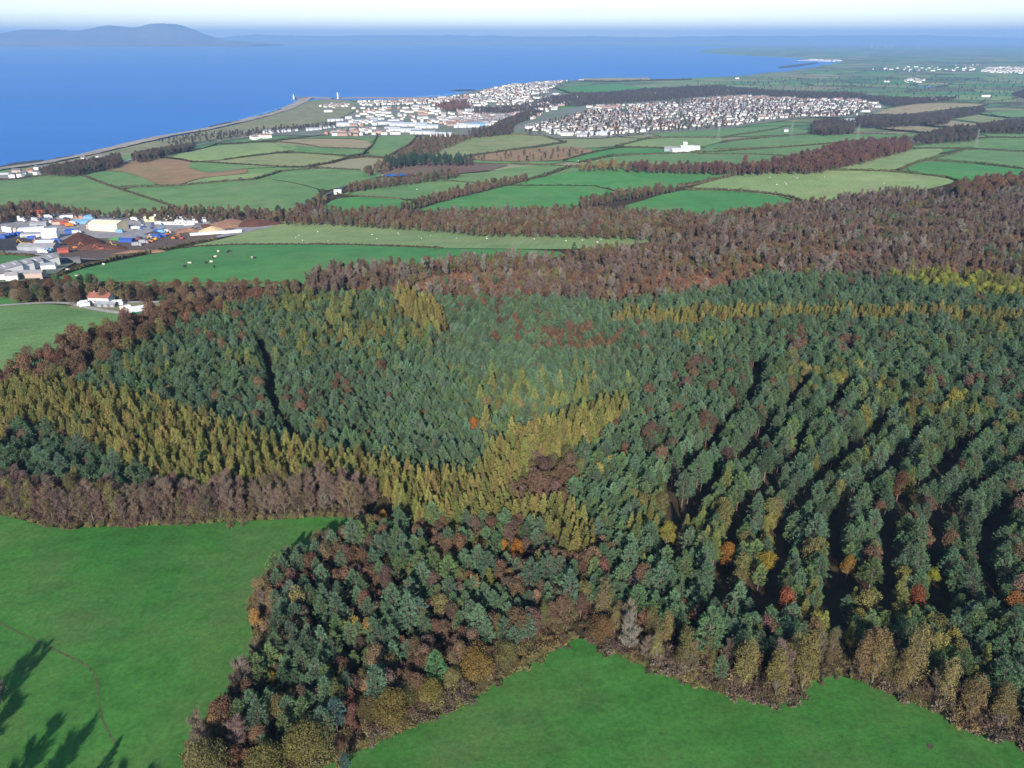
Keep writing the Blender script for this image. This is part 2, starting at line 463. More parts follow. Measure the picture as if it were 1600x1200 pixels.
def build_hill(name, sky_px, dist, depth, seed, tex=60.0, front=0.45):
    """a range of hills whose crest follows the given skyline at the given distance"""
    rng = np.random.default_rng(seed)
    sp = np.array(sky_px, float)
    d = rays(sp[:, 0], sp[:, 1]); t = dist / d[:, 1]
    cx, cz = d[:, 0] * t, CAM_Z + d[:, 2] * t
    nx, ny = 260, 60
    x = np.linspace(cx[0], cx[-1], nx)
    crest = np.interp(x, cx, cz)
    k = np.hanning(9); k /= k.sum()
    crest = np.convolve(np.pad(crest, 4, 'edge'), k, 'valid')
    v = np.linspace(0, 1, ny)
    prof = np.where(v < front, np.sin(v / front * math.pi / 2) ** 1.25, np.cos((v - front) / (1 - front) * math.pi / 2))
    X, Vv = np.meshgrid(x, v)
    Z = np.maximum(crest, 4)[None] * prof[:, None]
    for q in range(9):
        lam = 5200 / 1.6 ** q
        a, p = rng.uniform(0, math.pi), rng.uniform(0, 6.3)
        Yq = Vv * depth
        Z += tex / 1.55 ** q * np.sin((X * math.cos(a) + Yq * math.sin(a)) * 2 * math.pi / lam + p) * np.sin(Vv * math.pi) * np.clip(1 - np.abs(Vv - front) * 0.5, 0, 1) * np.where(np.abs(Vv - front) < 0.06, 0.25, 1)
    Y = dist - front * depth + Vv * depth
    Z = np.where(Vv == 0, -0.5, Z); Z = np.maximum(Z, -0.5)
    P = np.stack([X.ravel(), Y.ravel(), Z.ravel()], 1)
    i = np.arange(ny - 1)[:, None] * nx + np.arange(nx - 1)[None]
    F = np.stack([i, i + 1, i + nx + 1, i + nx], -1).reshape(-1, 4)
    o = struct(name, mesh_np(name, P, F, [M['hill']], smooth=True))
    return o
o = build_hill('mountain', [(-260, 66), (-140, 58), (-60, 54), (0, 52), (40, 46), (75, 46), (105, 49), (125, 48), (160, 43), (180, 40.5), (200, 43), (215, 43), (240, 38.5), (262, 37.5), (280, 40), (300, 47),
                            (320, 55), (345, 61), (380, 66), (415, 69)], 24000, 4400, 3, 45.0)
o['label'] = 'hazy double-topped mountain across the firth'
o = build_hill('far_hills', [(300, 67), (360, 58), (430, 55), (520, 56.5), (600, 54), (700, 57), (800, 58), (900, 56), (1000, 58.5), (1100, 58), (1160, 56.5), (1250, 55.5), (1330, 57), (1450, 56), (1530, 57.5), (1600, 59), (1800, 56), (2000, 60)], 40000, 6000, 8, 40.0)
o['label'] = 'faint range of low hills along the horizon'

# ---- polygons draped on the ground
def densify(P, step):
    out = []
    n = len(P)
    for i in range(n):
        a, b = P[i], P[(i + 1) % n]
        d = np.linalg.norm(b - a)
        st = max(step, 0.012 * min(np.linalg.norm(a), np.linalg.norm(b)))
        k = max(1, int(d / st))
        for j in range(k):
            out.append(a + (b - a) * j / k)
    return np.array(out)
def smooth_poly(P, it=1):
    for _ in range(it):
        Q = np.roll(P, -1, 0)
        P = np.stack([0.8 * P + 0.2 * Q, 0.2 * P + 0.8 * Q], 1).reshape(-1, 2)
    return P
def drape(name, W, mat, lift=0.0, step=6.0):
    W = densify(np.asarray(W, float), step)
    lo, hi = W.min(0), W.max(0)
    dist = max(60, np.linalg.norm(W, axis=1).min())
    g = max(step, 0.018 * dist)
    gx, gy = np.meshgrid(np.arange(lo[0], hi[0], g), np.arange(lo[1], hi[1], g))
    gx, gy = gx.ravel(), gy.ravel()
    if len(gx) > 40000:
        k = RNG.permutation(len(gx))[:40000]; gx, gy = gx[k], gy[k]
    ins = pip(gx, gy, W) & (seg_dist(gx, gy, [tuple(p) for p in W], True) > 0.35 * g) if len(gx) else np.zeros(0, bool)
    pts = [Vector(p) for p in W] + [Vector((a, b)) for a, b in zip(gx[ins], gy[ins])]
    n = len(W)
    vs_, es_, fs_ = delaunay_2d_cdt(pts, [(i, (i + 1) % n) for i in range(n)], [list(range(n))], 1, 1e-4)[:3]
    A = np.array([tuple(v) for v in vs_])
    z = height(A[:, 0], A[:, 1]) + lift
    tri = [f for f in fs_ if len(f) == 3]
    V = np.concatenate([A, z[:, None]], 1)
    F = np.array(tri)
    a, b, c = V[F[:, 0]], V[F[:, 1]], V[F[:, 2]]
    neg = np.cross(b - a, c - a)[:, 2] < 0
    F[neg] = F[neg][:, ::-1]
    return mesh_np(name, V, F, [mat], smooth=True)

LEFT_FIELD = [(-420, 790), (-150, 798), (0, 803), (40, 814), (85, 825), (150, 823), (265, 820), (420, 812), (520, 806), (572, 815), (562, 832), (482, 868), (412, 906), (389, 945),
              (393, 985), (404, 1016), (372, 1062), (336, 1120), (292, 1170), (278, 1230), (240, 1500), (-600, 1500), (-900, 1100)]
LOWER_FIELD = [(390, 1260), (500, 1200), (622, 1146), (700, 1110), (800, 1052), (862, 1015), (908, 993), (958, 1019), (1050, 1060), (1130, 1084), (1170, 1092), (1222, 1099), (1250, 1086),
               (1270, 1060), (1300, 1054), (1345, 1063), (1400, 1086), (1500, 1130), (1600, 1164), (1800, 1225), (2300, 1500), (1500, 1800), (200, 1800), (240, 1500)]
W_LEFT = smooth_poly(unproj(LEFT_FIELD)); W_LOWER = smooth_poly(unproj(LOWER_FIELD))
FIELDS = [  # label, colour, outline in the photograph
 ('bright green cattle pasture below the scrap and mulch yard', 'grass_bright', [(85, 432), (140, 417), (215, 401), (290, 386), (380, 382), (500, 382), (640, 386), (690, 388), (870, 391), (890, 402), (640, 418), (540, 428), (500, 440), (440, 449), (330, 447), (200, 447), (110, 440)]),
 ('pale green sheep pasture behind the cattle pasture', 'grass_pale', [(290, 385), (340, 375), (420, 352), (440, 345), (490, 345), (560, 348), (640, 355), (720, 361), (800, 363), (950, 365), (1010, 367), (1030, 376), (960, 386), (870, 390), (690, 387.6), (640, 385.6), (500, 381.6), (380, 381.6)]),
 ('sloping green field beside the red-roofed house', 'grass_mid', [(-200, 482), (0, 478), (60, 474), (130, 479), (200, 490), (262, 499), (260, 520), (215, 530), (165, 540), (110, 560), (0, 585), (-200, 620)]),
 ('small green paddock beyond the lane', 'grass_bright', [(-100, 454), (0, 457), (40, 461), (53, 469), (30, 473), (0, 476), (-100, 482)]),
 ('narrow green paddock behind the ridged sheds', 'grass_bright', [(-80, 396), (0, 398), (48, 400), (60, 405), (0, 413), (-80, 418)]),
 ('wide green field above the scrap yard belt', 'grass_mid', [(-200, 292), (0, 281), (60, 276), (111, 271), (160, 288), (215, 305), (276, 326), (200, 335), (168, 338), (95, 330), (35, 325), (0, 328), (-200, 335)]),
 ('green field across the diagonal hedge', 'grass_mid', [(192, 293.5), (275, 291.5), (340, 285), (410, 279), (460, 286), (505, 298), (475, 320), (445, 335), (300, 330), (280, 326), (218, 305)]),
 ('small green field corner beside bare brown ground', 'grass_mid', [(114, 271), (127, 268.5), (190, 268), (222, 277), (250, 290), (192, 292.5), (160, 286)]),
 ('tan brown field with ragged green patches', 'bracken', [(127, 267), (190, 255), (241, 247.5), (301, 253), (291, 261), (326, 271), (386, 263), (386, 271), (317, 277), (272, 290), (250, 289.6), (222, 276.6), (190, 267.6)]),
 ('long green patch cut into the brown field', 'grass_mid', [(294, 254.5), (330, 252), (443, 261), (386, 262.6), (326, 270.6), (293, 260.5)]),
 ('green strip below the brown field', 'grass_pale', [(276, 290.5), (318, 277.5), (386, 271.4), (416, 270), (400, 279.5), (340, 284.5)]),
 ('light green field behind the brown field', 'grass_pale', [(250, 246), (300, 236), (340, 226), (425, 223), (470, 230), (440, 237.5), (350, 249), (301, 252.5)]),
 ('pale straw coloured field near the industrial estate', 'stubble', [(425, 221), (470, 217), (570, 218), (583, 226), (574, 233), (500, 230.5), (440, 227)]),
 ('green strip under the straw coloured field', 'grass_mid', [(428, 223.5), (500, 231), (574, 233.5), (566, 241), (545, 244), (450, 237)]),
 ('olive field with pale stubble tone', 'grass_olive', [(352, 250), (450, 238), (545, 244.6), (520, 254), (480, 261), (400, 260), (330, 254)]),
 ('green field beside the industrial estate', 'grass_mid', [(572, 245), (592, 211), (620, 208), (652, 212), (640, 225), (604, 246.5)]),
 ('thin green field behind the straw coloured field', 'grass_mid', [(430, 220.5), (500, 212), (590, 211), (580, 224), (568, 217), (470, 216.4)]),
 ('pale olive field with curved hedge', 'grass_olive', [(668, 246), (690, 230), (725, 216), (800, 210), (850, 213), (880, 222), (840, 229), (790, 236), (712, 248)]),
 ('purplish brown moor with a small pond', 'heather', [(575, 270), (625, 259), (700, 253.5), (800, 256), (770, 265), (730, 270), (650, 275)]),
 ('rushy green field beside the moor', 'grass_mid', [(440, 268), (500, 263), (562, 266), (603, 273), (562, 284), (534, 292), (508, 298), (470, 287), (415, 278)]),
 ('green field under the bare thorn hedge', 'grass_mid', [(527, 303), (600, 292), (692, 282), (754, 287), (700, 301), (665, 312), (627, 310.5), (560, 306)]),
 ('small green field by the road bend', 'grass_bright', [(500, 326), (524, 310), (560, 307), (627, 311.5), (650, 315), (613, 330), (562, 335), (510, 335)]),
 ('green field rising behind the thorn hedge', 'grass_mid', [(715, 279), (760, 269), (802, 261), (850, 258), (890, 260), (849, 275), (800, 287), (756, 286.5), (693, 281.5)]),
 ('large rounded green field above the brown woods', 'grass_bright', [(641, 332), (700, 312), (792, 290.5), (851, 275.5), (947, 261), (1050, 266), (1145, 268), (1160, 271), (1060, 291), (1050, 296), (967, 303), (906, 316), (899, 326), (802, 330)]),
 ('long green field tucked below the pale field', 'grass_bright', [(957, 326), (1050, 298), (1119, 297), (1208, 304), (1240, 314), (1220, 325), (1102, 338), (1050, 333)]),
 ('large pale green field in front of the red wood', 'grass_pale', [(1071, 295), (1120, 281), (1177, 269), (1291, 266.5), (1394, 268.5), (1480, 278), (1494, 284), (1450, 296), (1342, 306), (1263, 322), (1236, 309), (1163, 299.5)]),
 ('green field between the red wood and a dark hedge', 'grass_pale', [(1300, 265), (1360, 249), (1428, 232.5), (1480, 232.5), (1446, 249), (1404, 265.5), (1350, 266)]),
 ('tilted green field with a bold hedge', 'grass_mid', [(1449, 249.5), (1480, 240), (1514, 232.5), (1600, 238), (1800, 245), (1800, 275), (1600, 263.5), (1524, 254.5)]),
 ('dark green field ending at the brown wood', 'grass_bright', [(1409, 266.5), (1446, 251.5), (1524, 256), (1600, 265.5), (1800, 277), (1800, 290), (1600, 278), (1566, 280), (1524, 287), (1486, 277.5)]),
 ('striped green field beside the white farm', 'grass_mid', [(900, 258), (960, 244), (1040, 240), (1110, 238.5), (1200, 232.5), (1330, 221.5), (1262, 242), (1200, 256), (1100, 258), (980, 257)]),
 ('green field behind the white farm', 'grass_mid', [(1100, 231.5), (1130, 222), (1280, 208.5), (1400, 210), (1432, 213.5), (1330, 220.5), (1200, 231.5), (1110, 237.5), (1100, 236)]),
 ('green field in front of the white farm buildings', 'grass_bright', [(880, 251), (920, 240), (970, 230.5), (1040, 232), (1062, 238), (1030, 239.5), (958, 243), (905, 254)]),
 ('rough green field beyond the farm', 'grass_pale', [(962, 229.5), (1015, 216), (1130, 215.5), (1128, 221), (1098, 229), (1042, 231)]),
 ('green field at the edge of the housing estate', 'grass_mid', [(1010, 213), (1050, 201), (1175, 199), (1230, 197), (1280, 207.5), (1130, 214.5)]),
 ('rough bracken field with thorn scrub', 'bracken', [(720, 248), (770, 237), (840, 231), (900, 229), (935, 236), (900, 247), (860, 251), (790, 252)]),
 ('green field under the bracken slope', 'grass_mid', [(700, 252.5), (720, 249), (790, 253), (860, 252), (890, 253), (850, 257), (800, 255.6)]),
 ('pale tan field between two woods', 'stubble', [(1370, 200.5), (1420, 195), (1485, 202), (1470, 206), (1448, 208), (1400, 204)]),
 ('little pale tan field behind the tree belt', 'stubble', [(1440, 193), (1485, 188), (1535, 195), (1500, 199.5), (1460, 197)]),
 ('large tan ploughland beside the housing estate', 'stubble', [(1350, 178), (1400, 167), (1450, 160.5), (1541, 162), (1528, 167), (1470, 173), (1400, 181)]),
 ('pale field beyond the bare tree belt', 'grass_olive', [(1487, 185.5), (1530, 179), (1577, 185), (1550, 191), (1530, 191.5)]),
 ('green field behind the pale field', 'grass_mid', [(1540, 176), (1600, 172), (1750, 170), (1750, 186), (1600, 183), (1578, 184)]),
 ('green strip below the dark copse', 'grass_mid', [(1525, 207), (1600, 206), (1750, 206), (1750, 216), (1600, 215), (1550, 214.5)]),
 ('broad green field under the dark copse', 'grass_mid', [(1428, 231.5), (1450, 224), (1550, 215), (1600, 216), (1750, 218), (1750, 240), (1600, 236), (1514, 232), (1480, 232)]),
 ('green hillside field behind the seaside town', 'grass_bright', [(865, 138), (915, 133.5), (965, 131), (1010, 137), (990, 143), (950, 146), (890, 145)]),
 ('pale straw coloured headland by the sea', 'stubble', [(905, 122.5), (950, 121.5), (1012, 120.5), (1022, 125), (960, 127), (910, 126)]),
 ('green seaside flat beyond the railway', 'grass_mid', [(176, 248), (215, 236), (250, 230), (290, 229), (250, 241), (205, 250)]),
 ('rough dune grassland along the shore', 'dune', [(0, 270), (130, 246), (250, 218), (360, 197), (440, 176), (470, 160), (500, 155), (545, 156), (560, 170), (530, 186), (470, 197), (400, 207), (300, 224), (200, 243), (120, 260), (20, 275), (-200, 312), (-200, 300)]),
]
for lab, mt, poly in FIELDS:
    w = unproj(poly)
    if len(w) > 5: w = smooth_poly(w)
    o = struct('field', drape('field', w, M[mt], 0.0))
    o['label'] = lab
o = struct('field', drape('field', W_LEFT, M['grass_near'], 0.0, 4.0)); o['label'] = 'large smooth green pasture bordered by bare birches'
o = struct('field', drape('field', W_LOWER, M['grass_near'], 0.0, 4.0)); o['label'] = 'green pasture running to a point between the trees'

YARD = [(-60, 347), (0, 343), (60, 334), (200, 336), (330, 341), (432, 343), (425, 354), (375, 366), (330, 373), (262, 388), (205, 400), (150, 406), (80, 402), (0, 396), (-60, 398)]
o = struct('yard', drape('yard', unproj(YARD), M['concrete'], 0.15)); o['label'] = 'grey concrete yard of the scrap and mulch works'
o = struct('yard', drape('yard', unproj([(0, 369), (40, 372), (75, 376), (92, 380), (84, 393), (30, 392), (-30, 392), (-30, 372)]), M['darkyard'], 0.35)); o['label'] = 'dark stained corner of the works yard'
o = struct('yard', drape('yard', unproj([(88, 388), (140, 372), (215, 374), (300, 362), (370, 356), (330, 372), (262, 387), (205, 399), (150, 405), (95, 401)]), M['soil'], 0.35)); o['label'] = 'brown trampled ground round the mulch heaps'
TOWN_GROUND = [
 [(415, 212), (470, 198), (530, 188), (560, 172), (556, 158), (620, 155), (700, 150), (760, 138), (800, 131), (890, 124), (872, 136), (868, 146), (900, 148), (905, 160), (850, 172), (806, 190), (800, 208), (700, 213), (640, 211), (560, 214), (500, 213)],
 [(800, 208), (806, 190), (860, 172), (920, 165), (1000, 160), (1085, 152), (1160, 147), (1240, 152), (1335, 153), (1385, 165), (1378, 174), (1335, 183), (1280, 183), (1180, 194), (1080, 205), (1000, 210), (940, 216), (870, 216)],
]
for t_ in TOWN_GROUND:
    struct('town_ground', drape('town_ground', unproj(t_), M['townground'], 0.1))
struct('holding', drape('holding', unproj([(105, 480), (130, 471), (180, 473), (250, 474), (262, 480), (240, 492), (200, 493), (160, 488)]), M['dune'], 0.12))
struct('shed_yard', drape('shed_yard', unproj([(0, 415), (85, 408), (120, 409), (80, 432), (30, 440), (-40, 444), (-40, 420)]), M['townground'], 0.12))
struct('pond', drape('pond', unproj([(598, 274), (625, 271.5), (640, 272.5), (625, 275), (605, 276)]), M['sea'], 0.3))

# ---- roads, lanes, railway, tracks: ribbons with real width
def ribbon(name, px, width, mat, lift=0.2, h=0.0, label=None, wig=0.0):
    c = unproj(px, h)
    pts = [c[0]]
    for a, b in zip(c[:-1], c[1:]):
        L = np.linalg.norm(b - a); st = max(3.0, 0.01 * np.linalg.norm(a)); k = max(1, int(L / st))
        for j in range(1, k + 1): pts.append(a + (b - a) * j / k)
    P = np.array(pts)
    for _ in range(3):
        P[1:-1] = 0.25 * P[:-2] + 0.5 * P[1:-1] + 0.25 * P[2:]
    T = np.gradient(P, axis=0); T /= np.linalg.norm(T, axis=1)[:, None] + 1e-9
    N = np.stack([-T[:, 1], T[:, 0]], 1)
    wv = width / 2 * (1 + wig * RNG.uniform(-1, 1, len(P)))
    rows = []
    for k in (-1, -0.33, 0.33, 1):
        Q = P + N * wv[:, None] * k
        rows.append(np.concatenate([Q, (height(Q[:, 0], Q[:, 1]) + lift)[:, None]], 1))
    V = np.stack(rows, 1).reshape(-1, 3)
    n = len(P); i = np.arange(n - 1)[:, None] * 4 + np.arange(3)[None]
    F = np.stack([i, i + 4, i + 5, i + 1], -1).reshape(-1, 4)[:, ::-1]
    o = struct(name, mesh_np(name, V, F, [mat], smooth=True))
    if label: o['label'] = label
    return o
ribbon('railway', [(-60, 291), (60, 276), (110, 268.5), (200, 251), (300, 229), (400, 213), (470, 207), (560, 200), (640, 196)], 9, M['asphalt'], 0.3, label='dark railway line along the shore')
ribbon('coast_road', [(-60, 283), (30, 272), (150, 259), (240, 240), (330, 222), (420, 209), (520, 205)], 7, M['lane'], 0.3)
ribbon('lane', [(-120, 490), (0, 477.5), (60, 473.5), (110, 473), (125, 478), (150, 484), (185, 490), (225, 492)], 3.4, M['lane'], 0.25, label='pale farm lane beside the green field')
ribbon('lane', [(110, 473.5), (150, 474), (200, 473), (250, 472.5)], 4, M['lane'], 0.3)
ribbon('lane', [(472, 322), (490, 312), (512, 303), (525, 298), (540, 290)], 5, M['asphalt'], 0.3)
ribbon('path', [(0, 973), (45, 997), (90, 1017), (120, 1032), (140, 1040), (152, 1048), (156, 1058), (153, 1080), (150, 1100), (156, 1130), (170, 1150), (182, 1165)], 0.34, M['track'], 0.03, label='narrow worn path curving across the pasture', wig=0.5)
ribbon('path', [(-140, 920), (-60, 948), (0, 972.5)], 0.5, M['track'], 0.03, wig=0.4)
struct('bare_patch', drape('bare_patch', unproj([(1447, 1163), (1453, 1161), (1459, 1166), (1456, 1171), (1449, 1169)]), M['mole'], 0.02, 0.4))

# ---- shore
def beach():
    c = COAST[1:14]
    pts = []
    for a, b in zip(c[:-1], c[1:]):
        k = max(2, int(np.linalg.norm(b - a) / 25))
        for j in range(k): pts.append(a + (b - a) * j / k)
    P = np.array(pts)
    T = np.gradient(P, axis=0); T /= np.linalg.norm(T, axis=1)[:, None]
    N = np.stack([T[:, 1], -T[:, 0]], 1)            # inland
    rows = []
    for q, (k, zz) in enumerate(((-16, -0.3), (-4, 0.35), (10, 1.3), (34, 2.6))):
        off = k + RNG.uniform(-4, 4, len(P)) * (1 if q in (0, 3) else 0.4)
        Q = P + N * off[:, None]
        rows.append(np.concatenate([Q, (np.maximum(height(Q[:, 0], Q[:, 1]) + 0.4, zz) if q else np.full(len(P), zz))[:, None]], 1))
    V = np.stack(rows, 1).reshape(-1, 3); n = len(P)
    i = np.arange(n - 1)[:, None] * 4 + np.arange(3)[None]
    F = np.stack([i, i + 4, i + 5, i + 1], -1).reshape(-1, 4)
    o = struct('beach', mesh_np('beach', V, F, [M['shingle']], smooth=True)); o['label'] = 'pale shingle beach along the shore'
beach()
def reef(px, label):
    W = on_plane(px, 0.4)
    W = smooth_poly(W)
    W = densify(W, 12); W += RNG.normal(0, 3.0, W.shape)
    o = struct('reef', drape('reef', W, M['reef'], 0.0, 10.0))
    me = o.data
    co = np.empty(len(me.vertices) * 3, np.float32); me.vertices.foreach_get('co', co); co = co.reshape(-1, 3)
    co[:, 2] = 0.45 + RNG.uniform(0, 0.6, len(co)); me.vertices.foreach_set('co', co.ravel()); me.update()
    o['label'] = label
reef([(-60, 272), (0, 259.5), (30, 253), (65, 249.5), (72, 252.5), (35, 258), (0, 264.5), (-60, 277)], 'dark seaweed rocks nearest the frame edge')
reef([(60, 252), (85, 247.5), (118, 242.5), (120, 244), (90, 250), (65, 254)], 'thin dark rock ledge off the beach')
reef([(322, 199), (345, 193), (372, 188), (385, 187), (370, 192), (340, 198)], 'dark rocks off the dune grassland')
reef([(385, 187), (415, 178), (440, 169.5), (444, 171.5), (420, 180), (395, 187)], 'long dark ledge curving to the harbour')
reef([(704, 140.5), (735, 139.5), (745, 141), (720, 143), (704, 141.6)], 'low dark skerry off the seaside town')
reef([(1215, 104), (1245, 101), (1275, 97.5), (1280, 99), (1240, 105), (1220, 107)], 'distant brown shore flats')

# ---- haze: the air between here and the far hills
def build_haze():
    m = bpy.data.materials.new('haze'); m.use_nodes = True
    n, l = m.node_tree.nodes, m.node_tree.links
    n.clear()
    out = n.new('ShaderNodeOutputMaterial'); v = n.new('ShaderNodeVolumePrincipled')
    v.inputs['Color'].default_value = (0.32, 0.57, 1.0, 1)
    v.inputs['Density'].default_value = HAZE
    v.inputs['Anisotropy'].default_value = 0.0
    l.new(v.outputs[0], out.inputs['Volume'])
    mb = MB(); mb.box(-62000, 52000, -50000, 52000, -4.0, 612.0)
    o = mb.obj('haze', m)
    tag(o, 'thin blue autumn haze over the coastal plain', 'haze', kind='stuff')
HAZE = 6.4e-5
build_haze()

def surf():
    m, n, l, b = new_mat('surf')
    g = n.new('ShaderNodeNewGeometry')
    t = noise_node(n, l, 0.035, 6, g.outputs['Position'], 0.7)
    c = ramp(n, l, t.outputs['Fac'], [(0.40, (0.03, 0.17, 0.52)), (0.55, (0.10, 0.28, 0.58)), (0.66, (0.62, 0.70, 0.78))])
    l.new(c, b.inputs['Base Color']); b.inputs['Roughness'].default_value = 0.5; spec(b, 0.2)
    for px in ([(100, 246.5), (130, 240), (170, 230.5), (205, 222), (215, 222.2), (185, 229.5), (140, 240.5), (118, 245)], [(345, 195), (380, 184), (420, 173.5), (452, 163), (458, 163.5), (440, 171), (410, 180.5), (372, 190)], [(255, 211.5), (300, 203.5), (330, 197.5), (332, 198.5), (302, 205), (260, 212)], [(640, 151.5), (700, 147), (728, 142.5), (736, 142), (708, 148.5), (660, 152)]):
        W = densify(smooth_poly(on_plane(px, 0.0)), 15.0)
        o = struct('surf', drape('surf', W, m, 0.0, 20.0)); o['label'] = 'pale shallow surf along the shore'
        co = np.empty(len(o.data.vertices) * 3, np.float32); o.data.vertices.foreach_get('co', co); co = co.reshape(-1, 3)
        co[:, 2] = 0.05; o.data.vertices.foreach_set('co', co.ravel()); o.data.update()
surf()

# ================================================================== TREES
def unit(a): return a / (np.linalg.norm(a, axis=-1, keepdims=True) + 1e-9)
def spikes(P, D, L, W, rng, k, spread):
    """k thin triangles from every point P along D, spread out"""
    P = np.repeat(P, k, 0); D = np.repeat(D, k, 0); n = len(P)
    d = unit(D + rng.normal(0, spread, (n, 3)))
    s = unit(np.cross(d, rng.normal(0, 1, (n, 3))))
    ln = (L * rng.uniform(0.7, 1.3, n))[:, None]
    a = P - s * W / 2; b = P + s * W / 2; c = P + d * ln
    V = np.stack([a, b, c], 1).reshape(-1, 3)
    return V, np.arange(n * 3).reshape(-1, 3)
def leaves(P, N, size, rng, tilt=0.8):
    """a bent leaf-clump quad (two triangles) at every point, facing roughly N"""
    n = len(P)
    nn = unit(N + rng.normal(0, tilt, (n, 3)))
    u = unit(np.cross(nn, rng.normal(0, 1, (n, 3)))); v = np.cross(nn, u)
    s = (size * rng.uniform(0.6, 1.35, n))[:, None]
    a = P - u * s * 0.5; b = P + v * s * 0.42 + nn * s * 0.12; c = P + u * s * 0.5; d = P - v * s * 0.42 + nn * s * 0.12
    V = np.stack([a, b, c, d], 1).reshape(-1, 3)
    i = np.arange(n)[:, None] * 4
    F = np.concatenate([i + np.array([[0, 1, 2]]), i + np.array([[0, 2, 3]])], 0)
    return V, F
def limb(a, b, r0, r1, n=5, sag=0.0):
    mb = MB(); mb.bar(a, b, r0, r1, n)
    V = np.array(mb.v); F = []
    for f in mb.f:
        for k in range(1, len(f) - 1): F.append((f[0], f[k], f[k + 1]))
    return V, np.array(F)
def merge(parts):
    V, F, o = [], [], 0
    for v, f in parts:
        V.append(v); F.append(f + o); o += len(v)
    return np.concatenate(V), np.concatenate(F)

def pine(seed):
    rng = np.random.default_rng(seed)
    H = 13.0; base = H * rng.uniform(0.28, 0.40); R0 = rng.uniform(2.35, 2.9)
    trunk = [limb((0, 0, -0.8), (0.1, 0, H * 0.55), 0.19, 0.13, 6), limb((0.1, 0, H * 0.55), (0, 0.05, H * 0.97), 0.13, 0.03, 5)]
    P, D, br = [], [], []
    nl = 13
    for i in range(nl):
        t = (i + rng.uniform(-0.2, 0.2)) / (nl - 1)
        z = base + (H - base) * np.clip(t, 0, 1) * 0.97
        r = R0 * (0.70 + 1.7 * t) if t < 0.18 else R0 * (1.0 - ((t - 0.18) / 0.84) ** 1.7)
        r = max(r, 0.25)
        nb = 6 if t < 0.75 else 5
        ph = rng.uniform(0, 6.3)
        for k in range(nb):
            a = ph + 2 * math.pi * k / nb + rng.normal(0, 0.18)
            rr = r * rng.uniform(0.65, 1.18)
            if rng.random() < 0.08: continue
            up = 0.25 + 0.55 * t
            tip = np.array([math.cos(a) * rr, math.sin(a) * rr, z + rr * up * rng.uniform(0.4, 1.0)])
            br.append(limb((0, 0, z - 0.15), tip, 0.045, 0.015, 3))
            m = max(3, int(3 + rr * 2.3))
            q = rng.uniform(0.35, 1.05, m)
            c = np.array([0, 0, z])[None] * (1 - q[:, None]) + tip[None] * q[:, None]
            side = np.array([-math.sin(a), math.cos(a), 0])
            c += side[None] * rng.normal(0, 0.30, m)[:, None] * q[:, None] * min(1.2, rr)
            c[:, 2] += rng.normal(0, 0.12, m)
            P.append(c)
            d = np.array([math.cos(a) * 0.75, math.sin(a) * 0.75, 0.75])
            D.append(np.repeat(d[None], m, 0))
    P.append(np.array([[0, 0, H - 0.5], [0, 0, H - 0.9], [0, 0, H - 0.2]])); D.append(np.array([[0, 0, 1.0]] * 3))
    P = np.concatenate(P); D = np.concatenate(D)
    return merge(trunk + br), spikes(P, D, 0.60, 0.15, rng, 9, 0.5)

def larch(seed):
    rng = np.random.default_rng(seed)
    H = 14.0; base = H * rng.uniform(0.12, 0.22); R0 = rng.uniform(2.5, 3.0)
    trunk = [limb((0, 0, -0.8), (0, 0, H * 0.97), 0.2, 0.02, 6)]
    P, D, br = [], [], []
    nl = 24
    for i in range(nl):
        t = i / (nl - 1)
        z = base + (H - base) * t * 0.97
        r = R0 * (1 - t) ** 0.85 + 0.12
        if t < 0.15: r *= 0.75 + t
        nb = 6 if t < 0.6 else 5
        ph = rng.uniform(0, 6.3)
        for k in range(nb):
            a = ph + 2 * math.pi * k / nb + rng.normal(0, 0.2)
            rr = r * rng.uniform(0.7, 1.2)
            tip = np.array([math.cos(a) * rr, math.sin(a) * rr, z - 0.10 * rr + 0.12 * rr * rng.normal()])
            if t < 0.7: br.append(limb((0, 0, z), tip, 0.035, 0.012, 3))
            m = max(3, int(2 + rr * 3.0))
            q = rng.uniform(0.15, 1.05, m)
            c = np.array([0, 0, z])[None] * (1 - q[:, None]) + tip[None] * q[:, None]
            c += np.array([-math.sin(a), math.cos(a), 0])[None] * rng.normal(0, 0.22, m)[:, None] * rr * q[:, None]
            P.append(c); D.append(np.repeat(np.array([[math.cos(a), math.sin(a), 0.15]]), m, 0))
    P.append(np.array([[0, 0, H - 0.6], [0, 0, H - 0.25]])); D.append(np.array([[0, 0, 1.0]] * 2))
    P = np.concatenate(P); D = np.concatenate(D)
    return merge(trunk + br), spikes(P, D, 0.55, 0.15, rng, 6, 0.6)

